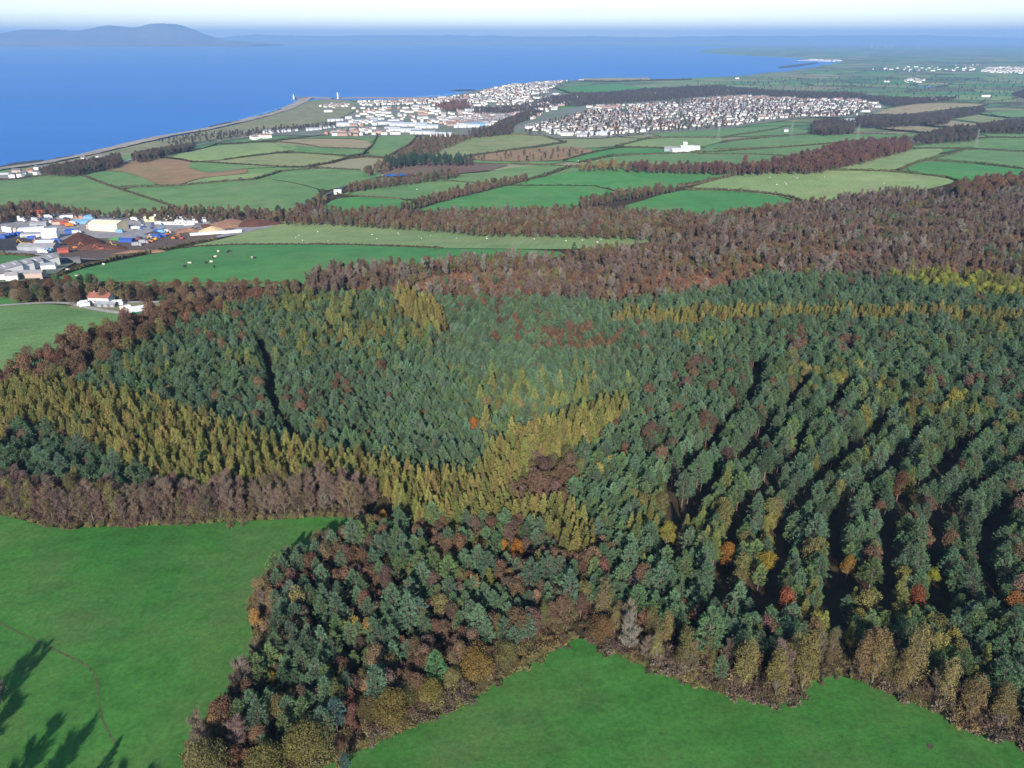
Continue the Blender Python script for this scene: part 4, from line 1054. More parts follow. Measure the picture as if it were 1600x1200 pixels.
# single trees one can pick out, by the photograph point of their foot
HEROES = [
 ('oak_tree', (330, 1228), 0.95, OLIVE_T, 'big round olive oak at the outermost tip of the wood'),
 ('oak_tree', (420, 1225), 0.85, (0.17, 0.15, 0.05), 'wide olive oak beside the tip of the wood'),
 ('oak_tree', (480, 1195), 0.9, (0.18, 0.155, 0.05), 'broad leafy oak beside the lower pasture corner'),
 ('oak_tree', (612, 1130), 0.82, (0.19, 0.15, 0.045), 'yellowing oak standing over the lower pasture edge'),
 ('oak_tree', (745, 1062), 0.85, OCHRE_T, 'broad golden-brown oak on the lower pasture edge'),
 ('oak_tree', (790, 1035), 0.6, OLIVE_T, 'smaller olive oak next to the golden-brown oak'),
 ('oak_tree', (672, 1100), 0.62, (0.20, 0.17, 0.05), 'ochre-tinged oak between two larger oaks of the pasture edge'),
 ('oak_tree', (940, 998), 0.62, (0.21, 0.13, 0.055), 'brown oak right beside the point of the lower pasture'),
 ('bare_tree', (982, 1018), 1.05, (0.30, 0.27, 0.22), 'pale bare tree near the point of the lower pasture'),
 ('tall_tree', (1252, 1078), 1.25, (0.225, 0.185, 0.06), 'tallest yellow-green edge tree by the pasture bay'),
 ('tall_tree', (1210, 1090), 1.05, (0.215, 0.175, 0.06), 'slender yellowing tree beside the tallest edge tree'),
 ('tall_tree', (1160, 1080), 1.08, (0.23, 0.19, 0.07), 'yellow-leaved tree with pale stem short of the pasture bay'),
 ('tall_tree', (1362, 1068), 1.15, (0.23, 0.175, 0.07), 'twin-stemmed ochre tree past the pasture bay'),
 ('tall_tree', (1342, 1062), 1.05, (0.21, 0.15, 0.07), 'ochre tree leaning on the twin-stemmed tree'),
 ('tall_tree', (1402, 1082), 0.95, (0.22, 0.17, 0.065), 'narrow ochre tree two along from the pasture bay'),
 ('tall_tree', (1512, 1125), 1.05, (0.215, 0.15, 0.07), 'brownish feathery edge tree towards the frame corner'),
 ('tall_tree', (1560, 1140), 1.0, (0.22, 0.17, 0.07), 'yellow-brown edge tree nearest the frame corner'),
 ('broadleaf_tree', (1223, 972), 1.15, (0.30, 0.095, 0.045), 'rust-red tree standing among the near pines'),
 ('broadleaf_tree', (1425, 965), 1.15, (0.30, 0.10, 0.045), 'rust-red tree past the third ride opening'),
 ('broadleaf_tree', (1576, 972), 1.15, (0.36, 0.15, 0.05), 'orange-brown tree close to the frame edge'),
 ('broadleaf_tree', (1194, 905), 1.15, (0.33, 0.24, 0.045), 'bright yellow tree above the rust-red tree'),
 ('broadleaf_tree', (1453, 922), 0.85, (0.30, 0.30, 0.04), 'small lime-yellow tree above the rides'),
 ('broadleaf_tree', (1322, 905), 0.85, (0.36, 0.20, 0.045), 'small amber tree beside a dark ride'),
 ('broadleaf_tree', (1135, 888), 1.0, (0.38, 0.17, 0.035), 'orange tree at the near end of the ride'),
 ('broadleaf_tree', (740, 684), 1.0, (0.45, 0.17, 0.04), 'lone orange tree behind the larch belt'),
 ('broadleaf_tree', (974, 740), 0.95, (0.33, 0.17, 0.05), 'amber tree beside the brown thicket'),
 ('broadleaf_tree', (808, 880), 0.95, (0.42, 0.16, 0.03), 'orange tree in the mixed wood below the larches'),
 ('broadleaf_tree', (785, 872), 0.8, (0.45, 0.22, 0.03), 'golden bush beside the orange tree in the mixed wood'),
 ('broadleaf_tree', (600, 825), 0.75, (0.45, 0.22, 0.03), 'golden thicket at the head of the pasture'),
 ('broadleaf_tree', (425, 1080), 0.72, (0.42, 0.25, 0.03), 'golden bush near the outer wood edge'),
 ('broadleaf_tree', (1040, 860), 1.05, (0.28, 0.25, 0.05), 'yellow-green tree where the first ride opens'),
 ('larch_tree', (765, 935), 0.75, (0.21, 0.23, 0.05), 'lone yellow-green larch among the blue pines'),
 ('larch_tree', (715, 835), 0.8, (0.17, 0.23, 0.05), 'bright green conifer just below the larch belt'),
 ('pine_tree', (682, 1075), 0.95, (0.085, 0.20, 0.075), 'fresh green pine standing above the oaks'),
 ('pine_tree', (528, 1150), 0.85, (0.06, 0.13, 0.115), 'lone blue pine low among the brown trees'),
 ('pine_tree', (540, 1210), 0.5, (0.06, 0.12, 0.11), 'small blue pine beside the lower pasture corner'),
 ('bare_tree', (385, 1095), 1.05, (0.25, 0.19, 0.16), 'grey leafless tree with pale stem on the outer wood edge'),
 ('bare_tree', (375, 1180), 0.95, (0.24, 0.16, 0.14), 'pinkish leafless tree behind the round olive oak'),
 ('bare_tree', (4, 1098), 0.8, (0.2, 0.18, 0.16), 'grey leafless bush at the frame edge beside the shadows'),
 ('broadleaf_tree', (110, 462), 1.25, (0.24, 0.095, 0.055), 'round rust-red tree beside the cattle pasture'),
 ('broadleaf_tree', (125, 466), 0.9, (0.33, 0.32, 0.05), 'small bright yellow tree by the lane'),
 ('broadleaf_tree', (436, 342), 1.5, (0.06, 0.09, 0.045), 'dark round evergreen at the end of the yard belt'),
]
hw = unproj([h[1] for h in HEROES])
hp = np.array(hw)
arr = np.array([(t[1], t[2]) for t in TREES])
keep = np.ones(len(TREES), bool)
for (kind, _, size, _, _), p in zip(HEROES, hw):
    rad = {'oak_tree': 4.2, 'tall_tree': 2.4, 'broadleaf_tree': 2.7, 'pine_tree': 2.4, 'larch_tree': 2.4, 'bare_tree': 2.2}[kind] * size
    small = np.array([t[0] == 'shrub' for t in TREES])
    keep &= (np.hypot(arr[:, 0] - p[0], arr[:, 1] - p[1]) > rad) | small
    # nothing tall straight in front of a tree one must see
    dirv = -p / np.linalg.norm(p)
    rel = arr - p
    al = rel @ dirv; ac = np.abs(rel[:, 0] * dirv[1] - rel[:, 1] * dirv[0])
    if kind in ('broadleaf_tree', 'larch_tree') and size < 1.3:
        keep &= ~((al > 0) & (al < 5.0) & (ac < 1.5)) | small
TREES = [t for t, k in zip(TREES, keep) if k]

# ---- individuals: the 300 that show largest of each kind; the rest as masses
ONES = ['first', 'second', 'third', 'fourth', 'fifth', 'sixth', 'seventh', 'eighth', 'ninth', 'tenth', 'eleventh', 'twelfth', 'thirteenth', 'fourteenth', 'fifteenth', 'sixteenth', 'seventeenth', 'eighteenth', 'nineteenth']
TENS = {2: ('twentieth', 'twenty'), 3: ('thirtieth', 'thirty'), 4: ('fortieth', 'forty'), 5: ('fiftieth', 'fifty'), 6: ('sixtieth', 'sixty'), 7: ('seventieth', 'seventy'), 8: ('eightieth', 'eighty'), 9: ('ninetieth', 'ninety')}
def ordinal(n):
    if n < 20: return ONES[n - 1]
    if n % 10 == 0: return TENS[n // 10][0]
    return TENS[n // 10][1] + '-' + ONES[n % 10 - 1]
MARKS = [((908, 990), 'the point of the lower pasture'), ((1258, 1085), 'the pasture bay'), ((572, 815), 'the head of the big pasture'), ((389, 945), 'the shoulder of the wood'), ((290, 1185), 'the outer tip of the wood'),
         ((1223, 950), 'the rust-red tree'), ((1425, 945), 'the far rust-red tree'), ((1576, 950), 'the orange-brown tree'), ((1194, 885), 'the bright yellow tree'), ((808, 860), 'the orange tree in the mixed wood'),
         ((765, 915), 'the lone yellow-green larch'), ((682, 1050), 'the fresh green pine'), ((528, 1130), 'the lone blue pine'), ((430, 1060), 'the golden bush'), ((930, 855), 'the lower end of the larch block'),
         ((840, 745), 'the brown thicket'), ((640, 790), 'the near end of the larch belt'), ((970, 630), 'the upper tip of the larch belt'), ((1040, 840), 'the first ride opening'), ((1135, 870), 'the orange tree by the ride'),
         ((1305, 930), 'the middle ride'), ((1500, 1060), 'the brown feathery edge tree'), ((1380, 1010), 'the twin-stemmed ochre tree'), ((1080, 1000), 'the pine edge past the pasture point'), ((1000, 940), 'the dark gap above the pasture point'),
         ((600, 960), 'the middle of the mixed wood'), ((700, 980), 'the dense pine clump'), ((860, 940), 'the pines above the oak edge'), ((470, 1000), 'the brown trees inside the shoulder'), ((500, 890), 'the curved outer edge of the wood'),
         ((85, 810), 'the low point of the big pasture'), ((265, 805), 'the middle of the bare birch belt'), ((430, 795), 'the end of the bare birch belt'), ((200, 690), 'the thick part of the larch belt'), ((480, 740), 'the narrowing larch belt'), ((20, 620), 'the outer end of the larch belt'),
         ((350, 720), 'the tip of the dark pine block'), ((720, 760), 'the bend of the larch belt'), ((860, 680), 'the climbing arm of the larch belt'), ((1600, 1110), 'the frame corner edge trees'), ((1150, 960), 'the shade below the second ride')]
MW = unproj([m[0] for m in MARKS])
NOUN = {'pine_tree': 'pine', 'larch_tree': 'larch', 'broadleaf_tree': 'leafy tree', 'oak_tree': 'oak', 'tall_tree': 'slender yellowing tree', 'bare_tree': 'leafless birch'}
CAT = {'pine_tree': 'pine', 'larch_tree': 'larch', 'broadleaf_tree': 'tree', 'oak_tree': 'oak', 'tall_tree': 'tree', 'bare_tree': 'birch'}
GROUPS = {'pine_tree': 'pines of the near wood', 'larch_tree': 'larches of the golden belt', 'broadleaf_tree': 'autumn trees among the pines', 'oak_tree': 'oaks along the wood edge', 'tall_tree': 'yellowing trees along the lower pasture', 'bare_tree': 'leafless birches along the pastures'}
def hue_word(kind, t):
    r, g, b = t
    if kind == 'pine_tree':
        return 'blue-green' if b > 0.56 * g else ('fresh green' if r > 0.52 * g else 'dark green')
    if kind == 'larch_tree':
        return 'yellow-green' if g > 0.93 * r else ('orange-gold' if g < 0.68 * r else 'golden')
    if kind == 'bare_tree':
        return 'pinkish' if b > 0.6 * r and g < 0.66 * r else ('olive' if b < 0.45 * r else 'grey-brown')
    if g < 0.42 * r: return 'orange' if r > 0.3 else 'rust-red'
    if g < 0.62 * r: return 'plum-brown' if b > 0.42 * r else ('amber' if r > 0.27 else 'brown')
    return 'yellow' if r > 0.26 else 'olive'
def plant_tree(kind, x, y, size, tint, label, rot=None, lean=0.0):
    k = KIND[kind]
    tm, cm = k['variants'][random.randrange(k['n'])]
    e = empty(kind, (x, y, float(height([x], [y])[0]) - 0.15), random.uniform(0, 6.28) if rot is None else rot)
    e.scale = (size * random.uniform(0.92, 1.1), size * random.uniform(0.92, 1.1), size * random.uniform(0.92, 1.1))
    link('trunk', tm, e)
    c = link('crown', cm, e)
    c['tint'] = [float(v) for v in tint]
    tag(e, label, CAT[kind], GROUPS[kind])
    return e
for (kind, _, size, tint, lab), p in zip(HEROES, hw):
    plant_tree(kind, p[0], p[1], size * (0.82 if kind in ('broadleaf_tree', 'pine_tree', 'tall_tree', 'larch_tree') and p[1] < 300 else 1.0), tone(np.array(tint) * (0.58 if kind in ('broadleaf_tree',) else 0.68 if kind != 'pine_tree' and max(tint) > 0.155 else 0.9), 1, 0.04, 0.02)[0], lab)

MASS_INFO = {}
by_kind = {}
for t in TREES: by_kind.setdefault(t[0], []).append(t)
N_HERO = {}
for h in HEROES: N_HERO[h[0]] = N_HERO.get(h[0], 0) + 1
for kind, lst in by_kind.items():
    A = np.array([(t[1], t[2]) for t in lst]); Z = height(A[:, 0], A[:, 1])
    rest = np.ones(len(lst), bool)
    if kind in NOUN:
        px, py = project(A[:, 0], A[:, 1], Z + 9)
        vis = (px > -4) & (px < 1604) & (py > 0) & (py < 1215)
        score = np.hypot(np.hypot(A[:, 0], A[:, 1]), CAM_Z - Z) / np.array([t[3] for t in lst]) ** 0.7
        order = [i for i in np.argsort(score) if vis[i]][:300 - N_HERO.get(kind, 0)]
        near = {}
        for i in order:
            d = np.hypot(MW[:, 0] - A[i, 0], MW[:, 1] - A[i, 1]); m = int(np.argmin(d))
            near.setdefault((m, hue_word(kind, lst[i][4])), []).append((d[m], i))
        for (m, hw_), q in near.items():
            q.sort()
            for r_, (dd, i) in enumerate(q):
                t = lst[i]
                plant_tree(kind, t[1], t[2], t[3], t[4], f'{hw_} {NOUN[kind]} {ordinal(r_ + 1)} nearest to {MARKS[m][1]}')
                rest[i] = False
    q = [t for t, r_ in zip(lst, rest) if r_]
    zq = Z[rest]
    zones = {}
    for t, z_ in zip(q, zq):
        MASS_INFO.setdefault(kind, []).append((t[1], t[2], z_, t[3], t[4]))
MASS_LABEL = {'pine_tree': ('pine_plantation', 'deep blue-green pine plantation filling the middle of the scene', 'pine wood'), 'larch_tree': ('larch_belt', 'golden larches of the belts and strips beyond the nearest ones', 'larch wood'),
              'broadleaf_tree': ('autumn_wood', 'brown and rusty autumn trees scattered through the plantation', 'wood'), 'oak_tree': ('oak_thicket', 'broad brown trees along the far hill edge', 'wood'),
              'tall_tree': ('yellowing_thicket', 'yellowing slender trees along the field edges', 'wood'), 'bare_tree': ('birch_thicket', 'leafless birch thicket along the pasture edges', 'wood'), 'shrub': ('undergrowth', 'brown bramble and thorn scrub along the wood edges', 'scrub')}
def mass_from(name, label, cat, kind, rows):
    A = np.array([(r[0], r[1], r[2] - 0.15) for r in rows]); n = len(A)
    s = np.array([r[3] for r in rows])
    size = np.stack([s * RNG.uniform(0.9, 1.12, n), s * RNG.uniform(0.9, 1.12, n), s * RNG.uniform(0.9, 1.12, n)], 1)
    rot = np.concatenate([RNG.normal(0, 0.025, (n, 2)), RNG.uniform(0, 6.28, (n, 1))], 1)
    return mass(name, label, cat, KIND[kind]['col'], A, rot, size, RNG.integers(0, KIND[kind]['n'], n), np.array([r[4] for r in rows]))
for kind, rows in MASS_INFO.items():
    nm, lb, ct = MASS_LABEL[kind]
    mass_from(nm, lb, ct, kind, rows)
print('TREES', {k: len(v) for k, v in by_kind.items()}, {k: len(v) for k, v in MASS_INFO.items()})

# trees just outside the frame whose shadows lie on the pasture
TAN = math.tan(R(SUN_EL)); sh = np.array([math.sin(R(SHADOW_AZ)), math.cos(R(SHADOW_AZ))])
for (px, py, kind, s, lb) in ((55, 1020, 'bare_tree', 1.25, 'bare grey tree at the frame edge casting the uppermost shadow'), (52, 1060, 'bare_tree', 1.25, 'leafless tree casting the second shadow on the pasture'), (102, 1104, 'bare_tree', 1.25, 'leafless tree casting the long third shadow on the pasture'),
                              (137, 1126, 'bare_tree', 1.2, 'leafless tree casting the fourth shadow on the pasture'), (185, 1160, 'larch_tree', 0.8, 'conical tree casting the pointed shadow at the frame foot'), (215, 1172, 'bare_tree', 1.1, 'leafless tree casting the shadow beside the pointed one'), (250, 1190, 'bare_tree', 1.1, 'leafless tree casting the shadow nearest the wood tip')):
    top = unproj([(px, py)])[0]; hh = {'bare_tree': 10.0, 'larch_tree': 14.0}[kind] * s
    b = top - sh * hh / TAN
    e = plant_tree(kind, b[0], b[1], s, (0.16, 0.13, 0.105), lb)
    e.scale = (e.scale[0] * 1.25, e.scale[1] * 1.25, e.scale[2])
    e['group'] = 'trees beside the frame casting shadows on the pasture'

# rough grass along the near wood edges
rows = []
for W, a, b in ((W_LEFT, (-150, 798), (566, 812)), (W_LOWER, (480, 1208), (905, 994)), (W_LOWER, (912, 995), (1760, 1212)), (W_LEFT, (395, 985), (285, 1190)), (W_LEFT, (560, 834), (395, 975))):
    P = walk(W, a, b, 0.35, -0.9, 1.5, 2) if W is not W_LEFT or a[0] < 0 else walk(W, a, b, 0.5, -0.3, 1.2, 2)
    P2 = walk(W, a, b, 0.5, 0.0, 1.0, 1)
    for p in np.concatenate([P, P2]):
        rows.append((p[0], p[1], float('nan'), random.uniform(0.5, 1.15), tone(random.choice([(0.19, 0.17, 0.07), (0.15, 0.16, 0.055), (0.23, 0.19, 0.085)]), 1)[0]))
zz = height([r[0] for r in rows], [r[1] for r in rows])
rows = [(r[0], r[1], z_ + 0.1, r[3], r[4]) for r, z_ in zip(rows, zz)]
mass_from('rough_grass', 'pale rough grass fringing the near wood edges', 'grass', 'tussock', rows)


# ================================================================== WOODS FURTHER OFF (each one mass)
def wood(name, label, poly, s, opts, canopy=6.0, clump=30.0, open_at=None):
    pw = unproj(poly, canopy)
    X, Y = grid_pts(pw, s, 0.42, random.uniform(0, 3))
    k = pip(X, Y, pw); X, Y = X[k], Y[k]
    if len(X) == 0: return
    if open_at is not None:
        k = lownoise(X, Y, 24.0, 3.3) + RNG.normal(0, 0.5, len(X)) < open_at
        X, Y = X[k], Y[k]
    Z = height(X, Y)
    f = lownoise(X, Y, clump, len(poly)) + RNG.normal(0, 0.9, len(X))
    order = np.argsort(np.argsort(f)) / len(f)
    w = np.cumsum([o[0] for o in opts]); w = w / w[-1]
    ch = np.searchsorted(w, order, 'right').clip(0, len(opts) - 1)
    tint = np.zeros((len(X), 3)); size = np.zeros(len(X)); kinds = np.empty(len(X), object)
    for i, (w_, kind, tn, sz) in enumerate(opts):
        q = ch == i
        tint[q] = tone(tn, q.sum()); size[q] = sz * (1 + RNG.normal(0, 0.16, q.sum())).clip(0.6, 1.5); kinds[q] = kind
    for kind in sorted(set(kinds)):
        q = kinds == kind
        rows = [(x, y, z, s_, t) for x, y, z, s_, t in zip(X[q], Y[q], Z[q], size[q], tint[q])]
        word = {'broadleaf_tree': 'autumn trees', 'bare_tree': 'leafless trees', 'pine_tree': 'dark conifers', 'oak_tree': 'broad trees', 'shrub': 'low scrub', 'larch_tree': 'larches', 'tall_tree': 'tall thin trees'}[kind]
        mass_from(name, f'{word} of the {label}', 'wood', kind, rows)
MIXB = [(3, 'bare_tree', (0.20, 0.145, 0.135), 0.95), (3, 'broadleaf_tree', BROWN_T, 0.8), (2, 'broadleaf_tree', (0.17, 0.12, 0.06), 0.8), (1.5, 'broadleaf_tree', RUST_T, 0.75), (1.2, 'bare_tree', (0.27, 0.23, 0.20), 1.05), (0.6, 'broadleaf_tree', OLIVE_T, 0.85)]
FARB = [(4, 'broadleaf_tree', (0.125, 0.080, 0.060), 0.8), (3, 'broadleaf_tree', (0.135, 0.092, 0.055), 0.8), (2, 'broadleaf_tree', (0.14, 0.115, 0.06), 0.75), (1, 'broadleaf_tree', (0.06, 0.075, 0.04), 0.85)]
FARD = [(4, 'broadleaf_tree', (0.085, 0.065, 0.055), 1.15), (3, 'broadleaf_tree', (0.10, 0.075, 0.055), 1.15), (2, 'broadleaf_tree', (0.06, 0.07, 0.045), 1.1)]
wood('hillside_wood', 'large brown hillside wood behind the pines',
     [(478, 434), (485, 422), (512, 410), (560, 406), (640, 401), (760, 394), (880, 386), (960, 377), (1022, 374), (1060, 364), (1100, 346), (1200, 333), (1290, 309), (1400, 291), (1450, 296), (1500, 300), (1600, 290), (1750, 285), (1750, 446), (1600, 438), (1462, 425), (1385, 431), (1280, 426), (1200, 430), (1090, 456), (960, 466), (860, 458), (700, 461), (612, 453), (520, 451), (475, 452)],
     4.0, [(3.8, 'bare_tree', (0.148, 0.108, 0.088), 0.75), (2.2, 'broadleaf_tree', (0.135, 0.082, 0.055), 0.6), (2.0, 'broadleaf_tree', (0.135, 0.10, 0.055), 0.6), (1.4, 'broadleaf_tree', (0.155, 0.078, 0.05), 0.52), (0.9, 'bare_tree', (0.20, 0.17, 0.145), 0.85), (1.4, 'broadleaf_tree', OLIVE_T, 0.62), (0.15, 'pine_tree', PINE_T, 0.6)], 6.0, 26, 0.55)
wood('hillside_scrub', 'large brown hillside wood behind the pines',
     [(560, 436), (760, 428), (960, 420), (1100, 380), (1300, 340), (1450, 320), (1750, 310), (1750, 440), (1460, 424), (1280, 424), (1090, 452), (860, 456), (700, 458), (560, 450)],
     2.5, [(3, 'shrub', (0.185, 0.095, 0.06), 1.9), (3, 'shrub', (0.155, 0.11, 0.06), 1.9), (2, 'shrub', (0.21, 0.10, 0.062), 1.7)], 1.0, 40)
wood('valley_wood', 'valley wood behind the pale sheep pasture',
     [(440, 338), (500, 322), (560, 326), (613, 321), (644, 327), (802, 323), (899, 320), (957, 324), (1050, 328), (1100, 332), (1200, 320), (1240, 312), (1290, 309), (1200, 333), (1100, 346), (1040, 364), (1026, 369), (1009, 364), (850, 359), (758, 359), (689, 352), (569, 346), (500, 343), (445, 343)],
     5.4, [(4, 'broadleaf_tree', BROWN_T, 0.75), (3, 'broadleaf_tree', (0.14, 0.115, 0.06), 0.75), (2, 'bare_tree', (0.16, 0.13, 0.112), 0.8), (1, 'broadleaf_tree', RUST_T, 0.75), (0.7, 'broadleaf_tree', (0.07, 0.09, 0.04), 0.75)], 6.0, 22)
wood('skyline_wood', 'rusty wood on the shoulder of the hill', [(1480, 296), (1500, 288), (1530, 280), (1560, 277), (1600, 272), (1750, 268), (1750, 292), (1600, 294), (1500, 304)], 6.5,
     [(3, 'broadleaf_tree', (0.14, 0.08, 0.045), 1.1), (2, 'broadleaf_tree', BROWN_T, 1.1), (1, 'broadleaf_tree', OLIVE_T, 1.05)], 6.0)
wood('yard_belt', 'tree belt behind the works yard', [(-100, 322), (0, 319), (35, 313), (95, 320), (168, 331), (196, 328), (298, 321), (380, 323), (443, 328), (440, 340), (323, 341), (210, 336), (171, 335), (63, 331), (0, 340), (-100, 350)], 6.0, FARB, 6.0)
wood('lane_belt', 'rounded tree belt between lane and cattle pasture', [(-100, 442), (0, 440), (60, 438), (108, 434), (190, 441), (234, 437), (317, 441), (434, 441), (475, 437), (480, 448), (420, 456), (336, 463), (262, 472), (247, 461), (190, 456), (130, 456), (54, 460), (0, 452), (-100, 454)], 6.4,
     [(4, 'broadleaf_tree', BROWN_T, 0.9), (3, 'broadleaf_tree', (0.14, 0.115, 0.055), 0.85), (2, 'oak_tree', (0.13, 0.095, 0.06), 0.65), (1, 'broadleaf_tree', (0.06, 0.085, 0.04), 0.95), (1, 'bare_tree', TWIG_T, 0.9)], 6.0, 18)
wood('red_wood', 'long reddish wood between the far fields', [(975, 256), (1060, 258), (1150, 256), (1200, 252), (1250, 245), (1325, 221), (1420, 215), (1426, 229), (1350, 249), (1275, 264), (1160, 266), (1060, 264), (985, 262)], 8.0,
     [(4, 'broadleaf_tree', (0.125, 0.064, 0.054), 1.25), (3, 'broadleaf_tree', (0.115, 0.07, 0.052), 1.25), (1, 'broadleaf_tree', (0.145, 0.075, 0.048), 1.2)], 7.0)
wood('golden_hedgerow', 'yellowish tree row at the end of the red wood', [(905, 257), (935, 253.5), (975, 256), (985, 262), (940, 261), (905, 262)], 8.0, [(3, 'broadleaf_tree', (0.22, 0.17, 0.07), 1.0), (1, 'broadleaf_tree', BROWN_T, 1.0)], 6.0)
wood('dark_copse', 'dark copse in front of the housing estate', [(1268, 190), (1300, 186), (1335, 189), (1335, 204), (1290, 207), (1268, 204)], 8.5, FARD, 7.0)
wood('tree_belt', 'long bare tree belt below the ploughland', [(1335, 183), (1400, 180), (1480, 174), (1535, 168), (1540, 173), (1490, 182), (1480, 191), (1440, 192), (1380, 196), (1340, 192)], 9.0, FARD, 7.0)
wood('tree_belt', 'dark tree belt beside the tilted field', [(1420, 214), (1450, 207), (1500, 197), (1528, 199), (1530, 215), (1480, 219), (1440, 220)], 9.0, FARD, 7.0)
wood('tree_belt', 'far tree belt at the frame edge', [(1525, 196), (1560, 190), (1600, 185), (1700, 182), (1700, 204), (1600, 204), (1540, 204)], 9.0, FARD, 7.0)
wood('stream_wood', 'wooded stream bank below the industrial estate', [(604, 246), (640, 226), (655, 214), (690, 208), (740, 212), (725, 216), (690, 230), (668, 246), (625, 257), (575, 269), (560, 264)], 8.5, FARB, 6.0)
wood('stream_wood', 'dark conifer row beside the stream', [(600, 252), (660, 245), (740, 249), (735, 254), (660, 253), (610, 258)], 7.5, [(3, 'pine_tree', (0.035, 0.075, 0.055), 1.0), (1, 'broadleaf_tree', (0.09, 0.07, 0.06), 1.0)], 6.0)
wood('thorn_row', 'thick thorn row between the moor and the green field', [(540, 289), (570, 283), (650, 272), (715, 265), (718, 271), (650, 282), (570, 292), (545, 296)], 6.5, FARB, 5.0)
wood('thorn_row', 'wooded bank climbing through the green fields', [(620, 318), (665, 308), (720, 292), (780, 279), (822, 274), (826, 280), (780, 288), (720, 302), (660, 317), (630, 323)], 6.0, FARB, 5.0)
wood('thorn_row', 'thorn bank under the large rounded field', [(906, 312), (960, 298), (1040, 290), (1058, 294), (1000, 303), (950, 312), (910, 319)], 6.0, FARB, 5.0)
wood('road_trees', 'bare trees along the road bend', [(440, 332), (475, 318), (505, 300), (515, 303), (490, 322), (460, 340)], 6.0, FARB, 5.0)
wood('railway_trees', 'dark trees along the railway', [(62, 268), (120, 258), (160, 252), (180, 248), (192, 251), (180, 258), (130, 268), (112, 271), (80, 271)], 7.0, FARD, 5.0)
wood('railway_trees', 'thin trees beside the railway', [(205, 248), (240, 238), (290, 228), (305, 227), (270, 238), (220, 250)], 8.0, FARD, 5.0)
wood('dune_scrub', 'dark gorse patches on the dunes', [(240, 222), (300, 211), (380, 205), (440, 200), (520, 194), (530, 198), (430, 208), (330, 220), (260, 228)], 22.0, FARD, 3.0)
wood('town_trees', 'bare trees behind the seaside town', [(900, 146), (960, 143), (1040, 137), (1120, 133), (1170, 138), (1240, 143), (1330, 145), (1370, 152), (1330, 153), (1240, 151), (1160, 146), (1085, 150), (1000, 158), (900, 164), (860, 160), (870, 150)], 11.0, FARD, 7.0)
wood('town_trees', 'wooded gap between the two halves of the town', [(740, 212), (800, 206), (806, 192), (850, 174), (830, 172), (790, 186), (770, 198), (730, 205)], 10.0, FARD, 6.0)
wood('town_trees', 'garden trees among the white houses', [(812, 205), (860, 190), (920, 172), (1000, 165), (1085, 155), (1240, 155), (1370, 165), (1330, 180), (1180, 190), (1080, 202), (950, 212)], 27.0, FARD, 5.0)
wood('town_trees', 'garden trees of the seaside terraces', [(560, 166), (700, 154), (765, 140), (850, 130), (880, 130), (862, 146), (800, 160), (720, 166), (600, 170)], 44.0, FARD, 4.0)
wood('town_trees', 'reddish trees on the harbour slope', [(680, 165), (705, 158), (730, 157), (735, 168), (700, 173)], 9.0, [(2, 'broadleaf_tree', (0.20, 0.09, 0.07), 1.1), (2, 'broadleaf_tree', BROWN_T, 1.1)], 6.0)
wood('town_trees', 'trees between estate and headland field', [(735, 168), (770, 168), (830, 160), (860, 150), (900, 150), (890, 158), (840, 170), (790, 178), (740, 176)], 12.0, FARD, 6.0)
wood('far_copse', 'scattered copses of the far plain', [(1060, 132), (1200, 122), (1400, 118), (1600, 122), (1750, 122), (1750, 168), (1600, 166), (1540, 160), (1450, 158), (1380, 150), (1240, 140)], 70.0, FARD, 7.0)
wood('far_copse', 'dark bare wood beyond the estate', [(1330, 148), (1400, 152), (1450, 152), (1500, 150), (1460, 158), (1400, 165), (1384, 162)], 11.0, FARD, 7.0)
wood('far_copse', 'dark copse on the far plain', [(1580, 146), (1600, 140), (1680, 138), (1680, 152), (1600, 153)], 11.0, FARD, 7.0)
wood('bracken_scrub', 'thorn scrub dotted over the bracken field', [(720, 246), (770, 238), (900, 229), (930, 236), (860, 250), (790, 251)], 24.0, FARB, 4.0)

